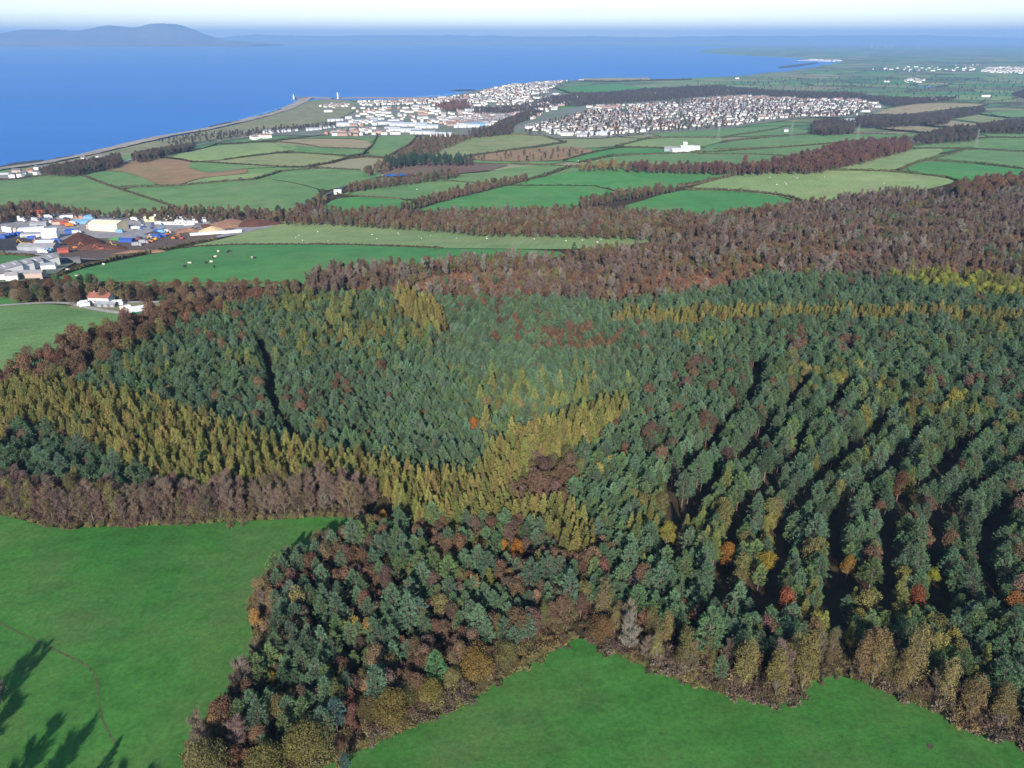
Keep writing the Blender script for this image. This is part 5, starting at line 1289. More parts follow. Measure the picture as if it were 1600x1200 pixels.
# ================================================================== HEDGES: each a clumpy bank of its own
def hedge(px, label, hgt=2.2, wid=1.6, tint=(0.065, 0.062, 0.035), gaps=0.0):
    c = unproj(px)
    dist = np.linalg.norm(c, axis=1).mean()
    st = max(1.6, dist * 0.0022)
    pts = [c[0]]
    for a, b in zip(c[:-1], c[1:]):
        k = max(1, int(np.linalg.norm(b - a) / st))
        for j in range(1, k + 1): pts.append(a + (b - a) * j / k)
    P = np.array(pts); n = len(P)
    if n < 3: return
    T = np.gradient(P, axis=0); T /= np.linalg.norm(T, axis=1)[:, None] + 1e-9
    N = np.stack([-T[:, 1], T[:, 0]], 1)
    sc = max(1.0, dist / 1500.0)
    u = np.convolve(RNG.uniform(0.45, 1.5, n + 4), np.ones(2) / 2, 'same')[2:-2] * np.where(RNG.random(n) < 0.06, 1.7, 1.0)
    if gaps: u = np.where(RNG.random(n) < gaps, 0.15, u)
    prof = [(-1.0, -0.3), (-1.05, 0.55), (-0.6, 0.95), (0.1, 1.05), (0.7, 0.9), (1.05, 0.5), (1.0, -0.3)]
    base = height(P[:, 0], P[:, 1])
    V = []
    for a, b in prof:
        w = wid * 0.5 * a * u * RNG.uniform(0.7, 1.3, n); z = base + hgt * b * (u if b > 0 else 1) * RNG.uniform(0.85, 1.15, n) * (sc ** 0.25)
        Q = P + N * w[:, None] + T * RNG.uniform(-0.3, 0.3, n)[:, None] * st
        V.append(np.concatenate([Q, z[:, None]], 1))
    m = len(prof)
    V = np.stack(V, 1).reshape(-1, 3)
    i = np.arange(n - 1)[:, None] * m + np.arange(m - 1)[None]
    F = np.stack([i, i + 1, i + m + 1, i + m], -1).reshape(-1, 4)
    # leaf clumps that break the outline
    k = min(2500, n * 14)
    q = RNG.integers(0, n, k); dd = unit(RNG.normal(0, 1, (k, 3))); dd[:, 2] = np.abs(dd[:, 2])
    Pp = np.stack([P[q, 0], P[q, 1], base[q] + hgt * 0.45], 1) + np.concatenate([N[q] * (dd[:, :1] * wid * 0.65), (dd[:, 2:] * hgt * 0.75 * u[q][:, None])], 1) + np.concatenate([T[q] * RNG.uniform(-0.5, 0.5, (k, 1)) * st, np.zeros((k, 1))], 1)
    lv, lf = leaves(Pp, dd, 0.55 + dist * 0.0006, RNG, 0.8)
    F3 = np.concatenate([F[:, [0, 1, 2]], F[:, [0, 2, 3]]], 0)
    VV, FF = merge([(V, F3), (lv, lf)])
    o = link('hedge', mesh_np('hedge', VV, FF, [M['hedge']]))
    o['tint'] = [float(v) for v in tone(tint, 1, 0.15, 0.08)[0]]
    return tag(o, label, 'hedge', 'field hedges')
HEDGES = [
 ([(290, 386), (380, 382), (500, 382), (640, 386), (690, 388)], 'thin dark hedge between the cattle and sheep pastures', 1.2, 1.0, 0.3),
 ([(111, 271), (160, 287), (215, 305), (277, 325)], 'straight diagonal hedge down the wide green field', 2.2, 2.0, 0),
 ([(190, 293), (275, 291), (340, 285), (395, 281), (440, 268), (500, 263), (562, 266)], 'hedge along the foot of the brown field', 2.4, 2.2, 0),
 ([(85, 434), (140, 415), (180, 405), (215, 398), (262, 389), (300, 380), (340, 373)], 'scrubby hedge between works yard and cattle pasture', 2.0, 2.4, 0.3),
 ([(110, 442), (200, 443.5), (330, 444), (440, 443)], 'low hedge at the foot of the cattle pasture', 1.3, 1.2, 0.1),
 ([(250, 246), (301, 253), (443, 261), (480, 261)], 'hedge above the ragged brown field', 1.8, 1.8, 0.2),
 ([(250, 245), (340, 225), (425, 221), (500, 212), (590, 210)], 'hedge behind the light green field', 2.2, 2.2, 0),
 ([(352, 249.5), (450, 237.5), (545, 244), (566, 241), (583, 227), (590, 211)], 'curving hedge round the olive field', 2.2, 2.2, 0),
 ([(425, 222), (500, 230.5), (574, 233)], 'thin hedge under the straw coloured field', 1.6, 1.6, 0.1),
 ([(480, 261), (520, 254), (545, 247), (572, 245), (604, 247)], 'dark hedge below the olive field', 3.0, 3.0, 0),
 ([(652, 212), (640, 226), (604, 247)], 'hedge down the field beside the industrial estate', 2.5, 2.5, 0),
 ([(725, 215.5), (800, 210), (850, 212), (880, 221)], 'hedge behind the pale olive field', 2.0, 2.0, 0.1),
 ([(712, 248), (790, 236), (840, 229.5), (885, 222)], 'bushy hedge below the pale olive field', 3.2, 3.2, 0),
 ([(692, 282), (754, 287), (800, 288)], 'thin hedge between two green fields by the wooded bank', 1.4, 1.4, 0.1),
 ([(527, 303), (560, 306.5), (627, 311)], 'thin hedge above the small field by the road', 1.3, 1.3, 0.1),
 ([(792, 290), (880, 290), (930, 291), (967, 300)], 'faint broken hedge across the rounded green field', 1.3, 1.3, 0.35),
 ([(792, 290), (851, 275), (890, 261), (947, 261)], 'hedge climbing to the long tree row', 3.5, 3.0, 0),
 ([(800, 256), (850, 258), (890, 260)], 'hedge above the rising green field', 2.0, 2.0, 0),
 ([(1058, 292), (1120, 281), (1150, 273), (1172, 268)], 'bushy hedge along the pale field corner', 3.4, 3.0, 0),
 ([(1071, 296), (1119, 297), (1163, 299.5), (1208, 304), (1236, 309), (1260, 318)], 'dark hedge curving below the large pale field', 2.6, 2.4, 0),
 ([(1172, 268), (1291, 266), (1394, 268), (1480, 277.5), (1494, 283)], 'hedge behind the large pale field', 2.4, 2.2, 0),
 ([(1404, 266), (1446, 250), (1514, 232)], 'hedge rising to the frame edge fields', 2.6, 2.4, 0),
 ([(1447, 250), (1524, 255), (1600, 264), (1750, 275)], 'bold dark hedge across the tilted fields', 2.6, 2.6, 0),
 ([(1428, 232), (1480, 232), (1514, 232), (1600, 237), (1750, 243)], 'hedge along the top of the tilted fields', 2.2, 2.2, 0),
 ([(960, 243), (1040, 240), (1110, 238), (1200, 232), (1330, 221)], 'dark hedge behind the striped field', 2.2, 2.2, 0),
 ([(1090, 241), (1180, 241), (1230, 244), (1255, 246)], 'broken hedge line within the striped field', 1.8, 1.8, 0.25),
 ([(1115, 233), (1170, 232.5), (1210, 231)], 'short hedge scrap behind the white farm', 1.8, 1.8, 0.2),
 ([(880, 251), (920, 240), (970, 230), (1040, 231.5)], 'hedge leading to the white farm', 2.2, 2.2, 0),
 ([(962, 229), (1015, 215.5), (1130, 215), (1175, 208), (1230, 197)], 'hedge beyond the farm below the estate', 2.8, 2.8, 0),
 ([(1128, 221.5), (1200, 214), (1280, 208), (1400, 210)], 'hedge bounding the field behind the farm', 2.4, 2.4, 0),
 ([(905, 254), (958, 243)], 'short hedge beside the golden tree row', 2.4, 2.4, 0),
 ([(1370, 201), (1400, 204), (1448, 208)], 'hedge in front of the pale tan field', 2.8, 2.8, 0),
 ([(1440, 193), (1460, 197.5), (1500, 200), (1535, 196)], 'hedge round the little tan field', 2.8, 2.8, 0),
 ([(1350, 178.5), (1400, 181), (1470, 173.5), (1528, 167.5), (1545, 163)], 'bushy hedge along the tan ploughland', 4.0, 4.0, 0),
 ([(1450, 160), (1541, 161.5), (1600, 160), (1700, 158)], 'far hedge behind the tan ploughland', 2.5, 2.5, 0),
 ([(1487, 185), (1530, 178.5), (1577, 184.5), (1600, 184)], 'hedge round the pale field by the tree belt', 3.2, 3.2, 0),
 ([(1525, 206), (1600, 205), (1700, 205)], 'hedge below the far tree belt', 3.2, 3.2, 0),
 ([(1450, 224), (1550, 214.7), (1600, 215.5), (1700, 217)], 'hedge across the broad green field', 2.6, 2.6, 0),
 ([(865, 138), (890, 145.5), (950, 146.5), (990, 143.5), (1010, 137.5)], 'dark hedge round the hillside field by the town', 4.0, 4.0, 0),
 ([(905, 126.5), (960, 127.5), (1022, 125.5), (1080, 124)], 'dark thicket line behind the straw headland', 5.0, 5.0, 0),
 ([(0, 460), (20, 466), (35, 471)], 'dark overgrown hedge in the small paddock', 2.5, 3.0, 0),
 ([(0, 398), (48, 400), (62, 404), (95, 402)], 'hedge behind the ridged sheds', 2.0, 2.0, 0),
 ([(0, 281), (60, 276), (111, 270)], 'hedge along the railway by the green field', 2.2, 2.2, 0),
]
for px, lb, h_, w_, gp in HEDGES:
    hedge(px, lb, 0.75 * h_, 0.75 * w_, gaps=max(gp, 0.06))

# ================================================================== BUILDINGS
def ground(px, py, h=0.0):
    p = unproj([(px, py)], h)[0]
    return float(p[0]), float(p[1]), float(height([p[0]], [p[1]])[0])
def gable_parts(w, d, h, rise, over=0.25):
    """wall mesh and roof mesh data of a gabled box, ridge along x; origin at the ground centre"""
    wall = MB(); x, y = w / 2, d / 2
    wall.poly([(-x, -y, -1), (x, -y, -1), (x, -y, h), (-x, -y, h)]); wall.poly([(x, y, -1), (-x, y, -1), (-x, y, h), (x, y, h)])
    wall.poly([(x, -y, -1), (x, y, -1), (x, y, h), (x, 0, h + rise), (x, -y, h)]); wall.poly([(-x, y, -1), (-x, -y, -1), (-x, -y, h), (-x, 0, h + rise), (-x, y, h)])
    roof = MB(); X, Yy = x + over, y + over; zl = h - over * rise / y; t = 0.12
    for s in (-1, 1):
        a = [(-X, s * Yy, zl + t), (X, s * Yy, zl + t), (X, 0, h + rise + t), (-X, 0, h + rise + t)]
        b = [(p[0], p[1], p[2] - t) for p in a]
        roof.poly(a if s < 0 else a[::-1]); roof.poly(b[::-1] if s < 0 else b)
        roof.poly([b[0], b[1], a[1], a[0]] if s < 0 else [a[0], a[1], b[1], b[0]])
        for i in (0, 1):
            j = (0, 3) if i == 0 else (1, 2)
            roof.poly([a[j[0]], a[j[1]], b[j[1]], b[j[0]]])
    return wall, roof
def mono_shed(name, px, py, w, d, h, rise, yaw, wallm, roofm, label, cat='shed', group=None, doors=0, skylights=0, ribs=0):
    x, y, z = ground(px, py)
    e = empty(name, (x, y, z), R(yaw))
    wall, roof = gable_parts(w, d, h, rise)
    wo = wall.obj('wall', wallm, e); ro = roof.obj('roof', roofm, e)
    for k in range(doors):
        mb = MB(); cx = -w / 2 + w * (k + 0.5) / doors; dw = min(4.0, 0.55 * w / doors)
        mb.box(cx - dw / 2, cx + dw / 2, -d / 2 - 0.06, -d / 2 + 0.02, 0, min(h * 0.8, 4.2)); mb.obj('door', M['greymetal'], e)
    for k in range(ribs):
        mb = MB(); cx = -w / 2 + w * (k + 0.5) / ribs
        mb.box(cx - 0.35, cx + 0.35, -d / 2 - 0.12, -d / 2 + 0.02, 0, h - 0.25); mb.obj('panel', M['white'], e)
    for k in range(skylights):
        mb = MB(); cx = -w / 2 + w * (k + 0.5) / skylights
        f = lambda q: (h + rise * (1 - q / (d / 2)) + 0.16)
        mb.poly([(cx - 0.6, -d * 0.40, f(d * 0.40)), (cx + 0.6, -d * 0.40, f(d * 0.40)), (cx + 0.6, -d * 0.12, f(d * 0.12)), (cx - 0.6, -d * 0.12, f(d * 0.12))])
        mb.obj('skylight', M['whitemetal'], ro)
    tag(e, label, cat, group)
    return e
# --- works yard
mono_shed('warehouse', 171, 359, 27, 16, 7, 1.6, -9, M['cream'], M['creamroof'], 'long cream warehouse with ribbed front in the works yard', 'warehouse', ribs=12)
mono_shed('warehouse', 150, 357.5, 11, 10, 5, 2.2, -9, M['pinkwall'], M['slate'], 'small gabled block joined to the cream warehouse', 'warehouse')
mono_shed('gabled_shed', 80, 371.5, 11, 9, 5.5, 2.5, 18, M['white'], M['whitemetal'], 'bright white gabled shed with small square windows', 'shed')
mono_shed('long_shed', 45, 362, 24, 5, 3.2, 0.7, 24, M['white'], M['whitemetal'], 'long narrow white shed behind the white gabled shed', 'shed')
mono_shed('long_shed', 55, 371, 20, 6, 3.2, 0.8, 4, M['white'], M['greymetal'], 'low white shed beside the blue containers', 'shed', doors=3)
mono_shed('barn', 62, 391.5, 26, 10, 4, 1.6, 2, M['greymetal'], M['fibre'], 'grey curved barn at the near side of the works yard', 'barn')
mono_shed('barn', 73, 386, 14, 8, 4, 1.5, 2, M['greymetal'], M['whitemetal'], 'pale roofed barn behind the grey barn', 'barn')
mono_shed('red_shed', 58, 338, 12, 8, 4, 1.8, 10, M['redpaint'], M['redpaint'], 'bright red shed at the back of the works yard', 'shed')
mono_shed('red_shed', 68, 338.5, 8, 7, 3.5, 1.5, 10, M['brick'], M['tile'], 'smaller red shed beside the bright red one', 'shed')
mono_shed('blue_shed', 132, 349.5, 15, 7, 3.2, 1.2, 16, M['bluetint'], M['bluetint'], 'pale blue roofed shed near the cream warehouse', 'shed')
mono_shed('blue_shed', 141, 342, 10, 6, 3, 1.0, 10, M['bluetint'], M['bluetint'], 'small pale blue shed behind the other blue shed', 'shed')
mono_shed('brick_shed', 96, 350.5, 14, 6, 3, 1.2, 14, M['pinkwall'], M['tile'], 'low pink tiled shed in the middle of the works yard', 'shed')
mono_shed('brick_shed', 127, 341, 9, 6, 3, 1.2, 8, M['brick'], M['slate'], 'dark brick shed at the back of the works yard', 'shed')
mono_shed('grey_shed', 106, 340, 12, 6, 3, 1.0, 8, M['whitemetal'], M['slate'], 'white walled shed with dark roof behind the yard', 'shed')
mono_shed('grey_shed', 62, 352.5, 14, 6, 2.6, 1.0, 6, M['greymetal'], M['fibre'], 'grey green roofed shed beside the hedge stump', 'shed')
mono_shed('cabin', 236, 345.5, 10, 6, 4, 0.6, -6, M['cream'], M['creamroof'], 'cream cabin block among the parked caravans', 'cabin')
mono_shed('red_canopy', 100, 395, 7, 7, 3, 0.8, 24, M['redpaint'], M['redpaint'], 'red canopy beside the near mulch heap', 'canopy')
mono_shed('blue_shed', 113, 364.5, 9, 6, 3.0, 0.8, 8, M['blue'], M['blue'], 'deep blue shed above the dark mulch heap', 'shed')
mono_shed('blue_shed', 199, 378.5, 11, 6, 2.8, 0.8, -4, M['blue'], M['blue'], 'deep blue shed past the red mulch heap', 'shed')
mono_shed('wall_shed', 338, 366, 42, 2.2, 2.4, 0.3, 20, M['white'], M['whitemetal'], 'very long low white shed along the pasture side of the yard', 'shed')
# --- containers, caravans, vehicles
def ribbed_box(L, W, H, mat, name='container'):
    e_parts = []
    mb = MB(); mb.box(-L / 2, L / 2, -W / 2, W / 2, 0.15, H)
    k = int(L / 0.9)
    for i in range(k):
        cx = -L / 2 + L * (i + 0.5) / k
        mb.box(cx - 0.16, cx + 0.16, -W / 2 - 0.05, W / 2 + 0.05, 0.22, H - 0.08)
    return mb
def container(px, py, yaw, mat, label, L=8.0, H=2.9):
    x, y, z = ground(px, py)
    e = empty('container', (x, y, z), R(yaw))
    ribbed_box(L, 2.6, H, mat).obj('body', mat, e)
    d = MB(); d.box(L / 2, L / 2 + 0.06, -1.2, -0.03, 0.3, H - 0.15); d.box(L / 2, L / 2 + 0.06, 0.03, 1.2, 0.3, H - 0.15); d.obj('door', mat, e)
    tag(e, label, 'container', 'containers in the works yard')
for i, (px, py, lb) in enumerate(((3, 373, 'blue container at the frame edge of the row'), (10, 371.5, 'blue container second in the row from the frame edge'), (17, 370, 'blue container in the middle of the row'), (24, 369, 'blue container fourth in the row'), (31, 367.5, 'blue container ending the row by the white shed'),
                                  (50, 374, 'lone blue container before the low white shed'), (88, 378, 'blue container by the dark mulch heap'))):
    container(px, py, 12 + i, M['blue'], lb, 6.0)
container(15, 363, 0, M['white'], 'tall white tank container behind the blue row', 5, 4.2)
container(9, 362, 0, M['white'], 'white container stack at the frame edge', 4, 4.5)
container(22, 362.5, 0, M['pinkwall'], 'pinkish container behind the blue row', 6, 3.6)
container(187, 363.5, 3, M['bluetint'], 'blue tank container in front of the cream warehouse', 6)
def vehicle(name, kind, px, py, yaw, mat, label, group, s=1.0):
    x, y, z = ground(px, py)
    e = empty(name, (x, y, z), R(yaw)); e.scale = (s, s, s)
    if kind == 'caravan':
        b = MB(); b.poly([(-2.6, -1.1, 0.5), (2.6, -1.1, 0.5), (2.8, -1.1, 1.5), (2.3, -1.1, 2.6), (-2.4, -1.1, 2.6), (-2.7, -1.1, 1.4)]); b.poly([(-2.6, 1.1, 0.5), (2.6, 1.1, 0.5), (2.8, 1.1, 1.5), (2.3, 1.1, 2.6), (-2.4, 1.1, 2.6), (-2.7, 1.1, 1.4)][::-1])
        o_ = [(-2.6, 0.5), (2.6, 0.5), (2.8, 1.5), (2.3, 2.6), (-2.4, 2.6), (-2.7, 1.4)]
        for (x0, z0), (x1, z1) in zip(o_, o_[1:] + o_[:1]): b.poly([(x0, -1.1, z0), (x0, 1.1, z0), (x1, 1.1, z1), (x1, -1.1, z1)])
        b.obj('body', mat, e)
        w = MB(); w.box(-1.6, -0.3, -1.14, -1.09, 1.4, 2.1); w.obj('window', M['glass'], e)
        for sx_ in (-1, 1):
            w = MB(); w.bar((0, sx_ * 1.0, 0.33), (0, sx_ * 0.8, 0.33), 0.33, n=10); w.obj('wheel', M['black'], e)
        w = MB(); w.bar((2.6, 0, 0.55), (3.8, 0, 0.5), 0.08); w.obj('drawbar', M['steel'], e)
    elif kind == 'truck':
        b = MB(); b.box(-3.4, 1.6, -1.2, 1.2, 1.0, 3.4); b.obj('cargo_box', mat, e)
        c = MB(); c.poly([(1.8, -1.15, 0.6), (3.6, -1.15, 0.6), (3.5, -1.15, 1.7), (3.0, -1.15, 2.7), (1.8, -1.15, 2.7)]); c.poly([(1.8, 1.15, 0.6), (3.6, 1.15, 0.6), (3.5, 1.15, 1.7), (3.0, 1.15, 2.7), (1.8, 1.15, 2.7)][::-1])
        o_ = [(1.8, 0.6), (3.6, 0.6), (3.5, 1.7), (3.0, 2.7), (1.8, 2.7)]
        for (x0, z0), (x1, z1) in zip(o_, o_[1:] + o_[:1]): c.poly([(x0, -1.15, z0), (x0, 1.15, z0), (x1, 1.15, z1), (x1, -1.15, z1)])
        c.obj('cab', mat, e)
        w = MB(); w.poly([(3.53, -1.0, 1.75), (3.53, 1.0, 1.75), (3.06, 1.0, 2.6), (3.06, -1.0, 2.6)]); w.obj('windscreen', M['glass'], e)
        for wx in (-2.4, -1.2, 2.6):
            for sy in (-1, 1):
                w = MB(); w.bar((wx, sy * 1.1, 0.5), (wx, sy * 0.8, 0.5), 0.5, n=10); w.obj('wheel', M['black'], e)
        f = MB(); f.box(-3.4, 2.4, -0.5, 0.5, 0.7, 0.95); f.obj('chassis', M['black'], e)
    elif kind == 'digger':
        for sy in (-1, 1):
            t = MB(); t.box(-1.6, 1.6, sy * 1.1 - 0.3, sy * 1.1 + 0.3, 0.0, 0.75); t.obj('track', M['black'], e)
        b = MB(); b.box(-1.8, 1.0, -1.2, 1.2, 0.85, 1.9); b.obj('body', mat, e)
        c = MB(); c.box(-0.1, 1.2, -1.15, -0.1, 1.9, 2.9); c.obj('cab', M['glass'], e)
        a = MB(); a.bar((0.9, 0.3, 1.6), (3.2, 0.3, 4.0), 0.28, 0.22, 4); a.obj('boom', mat, e)
        a = MB(); a.bar((3.1, 0.3, 4.0), (4.6, 0.3, 1.9), 0.22, 0.16, 4); a.obj('arm', mat, e)
        a = MB(); a.poly([(4.2, -0.2, 1.9), (4.9, -0.2, 1.8), (4.9, -0.2, 1.0), (4.3, -0.2, 0.9)]); a.poly([(4.2, 0.8, 1.9), (4.3, 0.8, 0.9), (4.9, 0.8, 1.0), (4.9, 0.8, 1.8)]); a.poly([(4.9, -0.2, 1.0), (4.9, 0.8, 1.0), (4.3, 0.8, 0.9), (4.3, -0.2, 0.9)]); a.poly([(4.9, -0.2, 1.8), (4.9, 0.8, 1.8), (4.9, 0.8, 1.0), (4.9, -0.2, 1.0)]); a.obj('bucket', M['black'], e)
    else:
        b = MB(); b.box(-2.1, 2.1, -0.85, 0.85, 0.35, 0.95); b.obj('body', mat, e)
        c = MB(); c.poly([(-1.6, -0.78, 0.95), (1.0, -0.78, 0.95), (0.5, -0.68, 1.5), (-1.3, -0.68, 1.5)]); c.poly([(-1.6, 0.78, 0.95), (-1.3, 0.68, 1.5), (0.5, 0.68, 1.5), (1.0, 0.78, 0.95)]); c.poly([(-1.3, -0.68, 1.5), (0.5, -0.68, 1.5), (0.5, 0.68, 1.5), (-1.3, 0.68, 1.5)]); c.poly([(1.0, -0.78, 0.95), (1.0, 0.78, 0.95), (0.5, 0.68, 1.5), (0.5, -0.68, 1.5)]); c.poly([(-1.6, 0.78, 0.95), (-1.6, -0.78, 0.95), (-1.3, -0.68, 1.5), (-1.3, 0.68, 1.5)]); c.obj('cabin', M['glass'], e)
        for wx in (-1.3, 1.3):
            for sy in (-1, 1):
                w = MB(); w.bar((wx, sy * 0.86, 0.33), (wx, sy * 0.66, 0.33), 0.33, n=10); w.obj('wheel', M['black'], e)
    return tag(e, label, kind if kind != 'car' else 'car', group)
for px, py, yaw, mt, lb in ((237, 379, 20, 'orange', 'orange digger between soil banks at the yard edge'), (241, 376, 200, 'yellowp', 'yellow digger beside the orange digger'), (273, 374, 10, 'orange', 'orange digger near the sandy heap'), (284, 374.5, 170, 'redpaint', 'red digger at the end of the long white shed'),
                            (262, 368, 60, 'orange', 'orange digger behind the scrap piles'), (178, 386.5, 140, 'yellowp', 'yellow digger on top of the red mulch heap'), (119, 389, 30, 'orange', 'orange digger at the foot of the red mulch heap'), (48, 383, 10, 'orange', 'orange digger by the dark stained corner'), (37, 383, 170, 'yellowp', 'yellow digger by the dark stained corner'),
                            (54, 382, 90, 'orange', 'orange loader behind the grey barn'), (158, 391, 200, 'redpaint', 'red digger in front of the red mulch heap')):
    vehicle('digger', 'digger', px, py, yaw, M[mt], lb, 'diggers in the works yard', 1.15)
n_c = 0
for row, (x0, x1, y0, y1, k, side) in enumerate(((228, 246, 338.5, 339.5, 5, 'the belt behind the yard'), (248, 285, 340, 343.5, 9, 'the tree belt corner'), (262, 318, 344.5, 347.5, 12, 'the middle caravan rows'), (248, 300, 351, 352.5, 8, 'the front caravan row'), (275, 305, 347.5, 350, 7, 'the crowded caravan row'), (302, 322, 343, 344.5, 5, 'the red earth bank'))):
    for i in range(k):
        f = i / max(1, k - 1)
        vehicle('caravan', 'caravan', x0 + (x1 - x0) * f + random.uniform(-0.8, 0.8), y0 + (y1 - y0) * f + random.uniform(-0.3, 0.3), random.uniform(-10, 14), M['white'] if (i + row) % 4 else M['whitemetal'], f'white caravan {ordinal(i + 1)} along {side}', 'caravans parked in the works yard', 1.1)
TR = [(33, 343, 'white', 'white lorry by the red shed'), (35, 346.5, 'white', 'white lorry below the red shed'), (56, 346, 'whitemetal', 'pale lorry among the scrap'), (48, 341, 'whitemetal', 'pale lorry beside the red shed'), (76, 341, 'whitemetal', 'pale lorry behind the pink shed'), (88, 338.5, 'bluetint', 'light blue lorry at the yard back'), (84, 350, 'white', 'white lorry by the pink shed'),
      (115, 351.5, 'white', 'white lorry before the pale blue shed'), (101, 352, 'redpaint', 'red lorry beside the pink shed'), (109, 354, 'orange', 'orange lorry beside the pink shed'), (120, 365.5, 'whitemetal', 'pale trailer lorry by the deep blue shed'), (68, 396, 'white', 'white lorry before the grey barn'), (75, 394.5, 'bluetint', 'light blue lorry before the grey barn'), (247, 364, 'blue', 'blue lorry in the scrap rows'), (254, 365, 'bluetint', 'light blue lorry in the scrap rows'),
      (262, 364.5, 'whitemetal', 'pale lorry in the scrap rows'), (225, 381, 'greymetal', 'grey lorry at the yard edge'), (214, 385, 'greymetal', 'grey lorry by the soil bank'), (246, 372, 'blue', 'blue lorry below the scrap rows'), (253, 371, 'blue', 'second blue lorry below the scrap rows'), (312, 354, 'slate', 'dark lorry by the sandy heap'), (309, 357, 'slate', 'dark lorry before the brown bank'), (211, 345, 'white', 'white lorry past the cream warehouse'), (212, 359, 'white', 'white lorry in the open concrete'), (197, 338, 'white', 'white lorry near the tree belt')]
for px, py, mt, lb in TR:
    vehicle('lorry', 'truck', px, py, random.uniform(-25, 40), M[mt], lb, 'lorries in the works yard', 1.0)
CARN = {}
for i in range(48):
    px, py = [(104 + 7 * (i % 4), 342 + 1.0 * (i // 4)), (60 + 6 * (i % 5), 342 + 1.4 * (i // 5)), (222 + 8 * (i % 6), 345.5 + 2.0 * (i // 6)), (205 + 11 * (i % 6), 372 + 0.5 * (i // 6) - 1.5 * (i % 6))][i % 4]
    cm_, cw_ = random.choice([('blue', 'blue'), ('whitemetal', 'silver'), ('slate', 'dark grey'), ('redpaint', 'red'), ('bluetint', 'light blue')])
    pl_ = ('between the blue sheds', 'below the red sheds', 'on the open concrete', 'in the scrap rows by the hedge')[i % 4]
    CARN[(cw_, pl_)] = CARN.get((cw_, pl_), 0) + 1
    vehicle('car', 'car', px + random.uniform(-2, 2), py, random.uniform(0, 180), M[cm_], f'{ordinal(CARN[(cw_, pl_)])} {cw_} car dumped {pl_}', 'cars among the scrap', 1.1)
# --- heaps
def heap(name, px, py, rx, ry, h, yaw, mat, label, seed):
    x, y, z = ground(px, py)
    rng = np.random.default_rng(seed); n, m = 44, 16
    V = [(0, 0, h)]; F = []
    ph = rng.uniform(0, 6.3, 6)
    for j in range(1, m + 1):
        r = j / m
        for k in range(n):
            a = 2 * math.pi * k / n
            w = 1 + 0.10 * math.sin(2 * a + ph[0]) + 0.07 * math.sin(3 * a + ph[1]) + 0.04 * math.sin(5 * a + ph[2])
            zz = h * (1 - r) ** 0.85 * (1 + 0.15 * math.sin(4 * a + ph[3]) * r) + rng.normal(0, 0.10)
            V.append((rx * r * w * math.cos(a), ry * r * w * math.sin(a), zz if j < m else -0.8))
    for k in range(n): F.append((0, 1 + k, 1 + (k + 1) % n))
    for j in range(m - 1):
        for k in range(n):
            a = 1 + j * n + k; b = 1 + j * n + (k + 1) % n
            F.append((a, a + n, b + n)); F.append((a, b + n, b))
    o = link(name, mesh_np(name, np.array(V), np.array(F), [mat], smooth=True), None, (x, y, z)); o.rotation_euler = (0, 0, R(yaw))
    return tag(o, label, 'heap', 'heaps in the works yard')
heap('mulch_heap', 127, 381, 19, 13, 9.5, -8, M['mulch'], 'largest dark brown mulch heap in the works yard', 1)
heap('mulch_heap', 152, 390, 20, 9, 5.0, 8, M['mulch2'], 'long reddish mulch heap in front of the largest heap', 2)
heap('soil_heap', 293, 362, 13, 8, 3.5, 15, M['redearth'], 'low orange soil heap beside the caravans', 3)
heap('sand_heap', 331, 361, 12, 8, 4.2, 10, M['sand'], 'pale sand heap behind the long white shed', 4)
heap('earth_bank', 362, 352, 24, 15, 6.0, 8, M['redearth'], 'broad red earth bank with orange top', 5)
heap('earth_bank', 400, 351, 26, 14, 5.0, 12, M['mulch2'], 'red-brown earth bank at the far end of the yard', 6)
heap('earth_bank', 320, 355, 12, 6, 3.0, 20, M['mulch2'], 'small red bank between sand heap and caravans', 7)
heap('grass_mound', 184, 375, 9, 6, 2.5, 0, M['grass_bright'], 'grassy green mound past the largest mulch heap', 8)
heap('scrap_heap', 240, 366, 9, 5, 2.6, 0, M['darkyard'], 'dark scrap heap near the blue lorries', 9)
heap('scrap_heap', 80, 383, 8, 4, 2.4, 0, M['mulch2'], 'red scrap heap beside the dark yard', 10)
heap('soil_bank', 205, 396, 22, 4, 2.2, 27, M['redearth'], 'long soil bank along the pasture hedge', 11)
# --- ridged sheds by the frame edge
for i, (px, py, w, lb) in enumerate(((4, 428, 19, 'grey ridged shed at the frame edge'), (20, 425, 21, 'grey ridged shed second from the frame edge'), (37, 421, 20, 'grey ridged shed third from the frame edge'), (56, 417, 26, 'largest grey ridged shed at the end of the row'))):
    mono_shed('ridged_shed', px, py, w, 11, 4.0, 1.8, 66, M['white'], M['fibre'], lb, 'shed', 'ridged sheds in a row', skylights=3)
mono_shed('stone_barn', 38, 434, 22, 6, 3.2, 1.2, 8, M['pinkwall'], M['fibre'], 'low pink stone barn in front of the ridged sheds', 'barn')
mono_shed('white_cottage', 6, 436, 7, 5, 3.5, 1.4, 10, M['white'], M['slate'], 'white cottage at the frame edge before the ridged sheds', 'cottage')
mono_shed('white_cottage', 20, 437.5, 6, 5, 3.2, 1.4, 25, M['white'], M['fibre'], 'second white cottage before the ridged sheds', 'cottage')
mono_shed('annex', 77, 420, 8, 5, 3, 0.8, 20, M['white'], M['greymetal'], 'little white annex beside the largest ridged shed', 'shed')
mono_shed('dark_shed', 106, 410, 16, 5, 2.6, 0.6, 20, M['slate'], M['slate'], 'long dark shed by the pasture gate', 'shed')
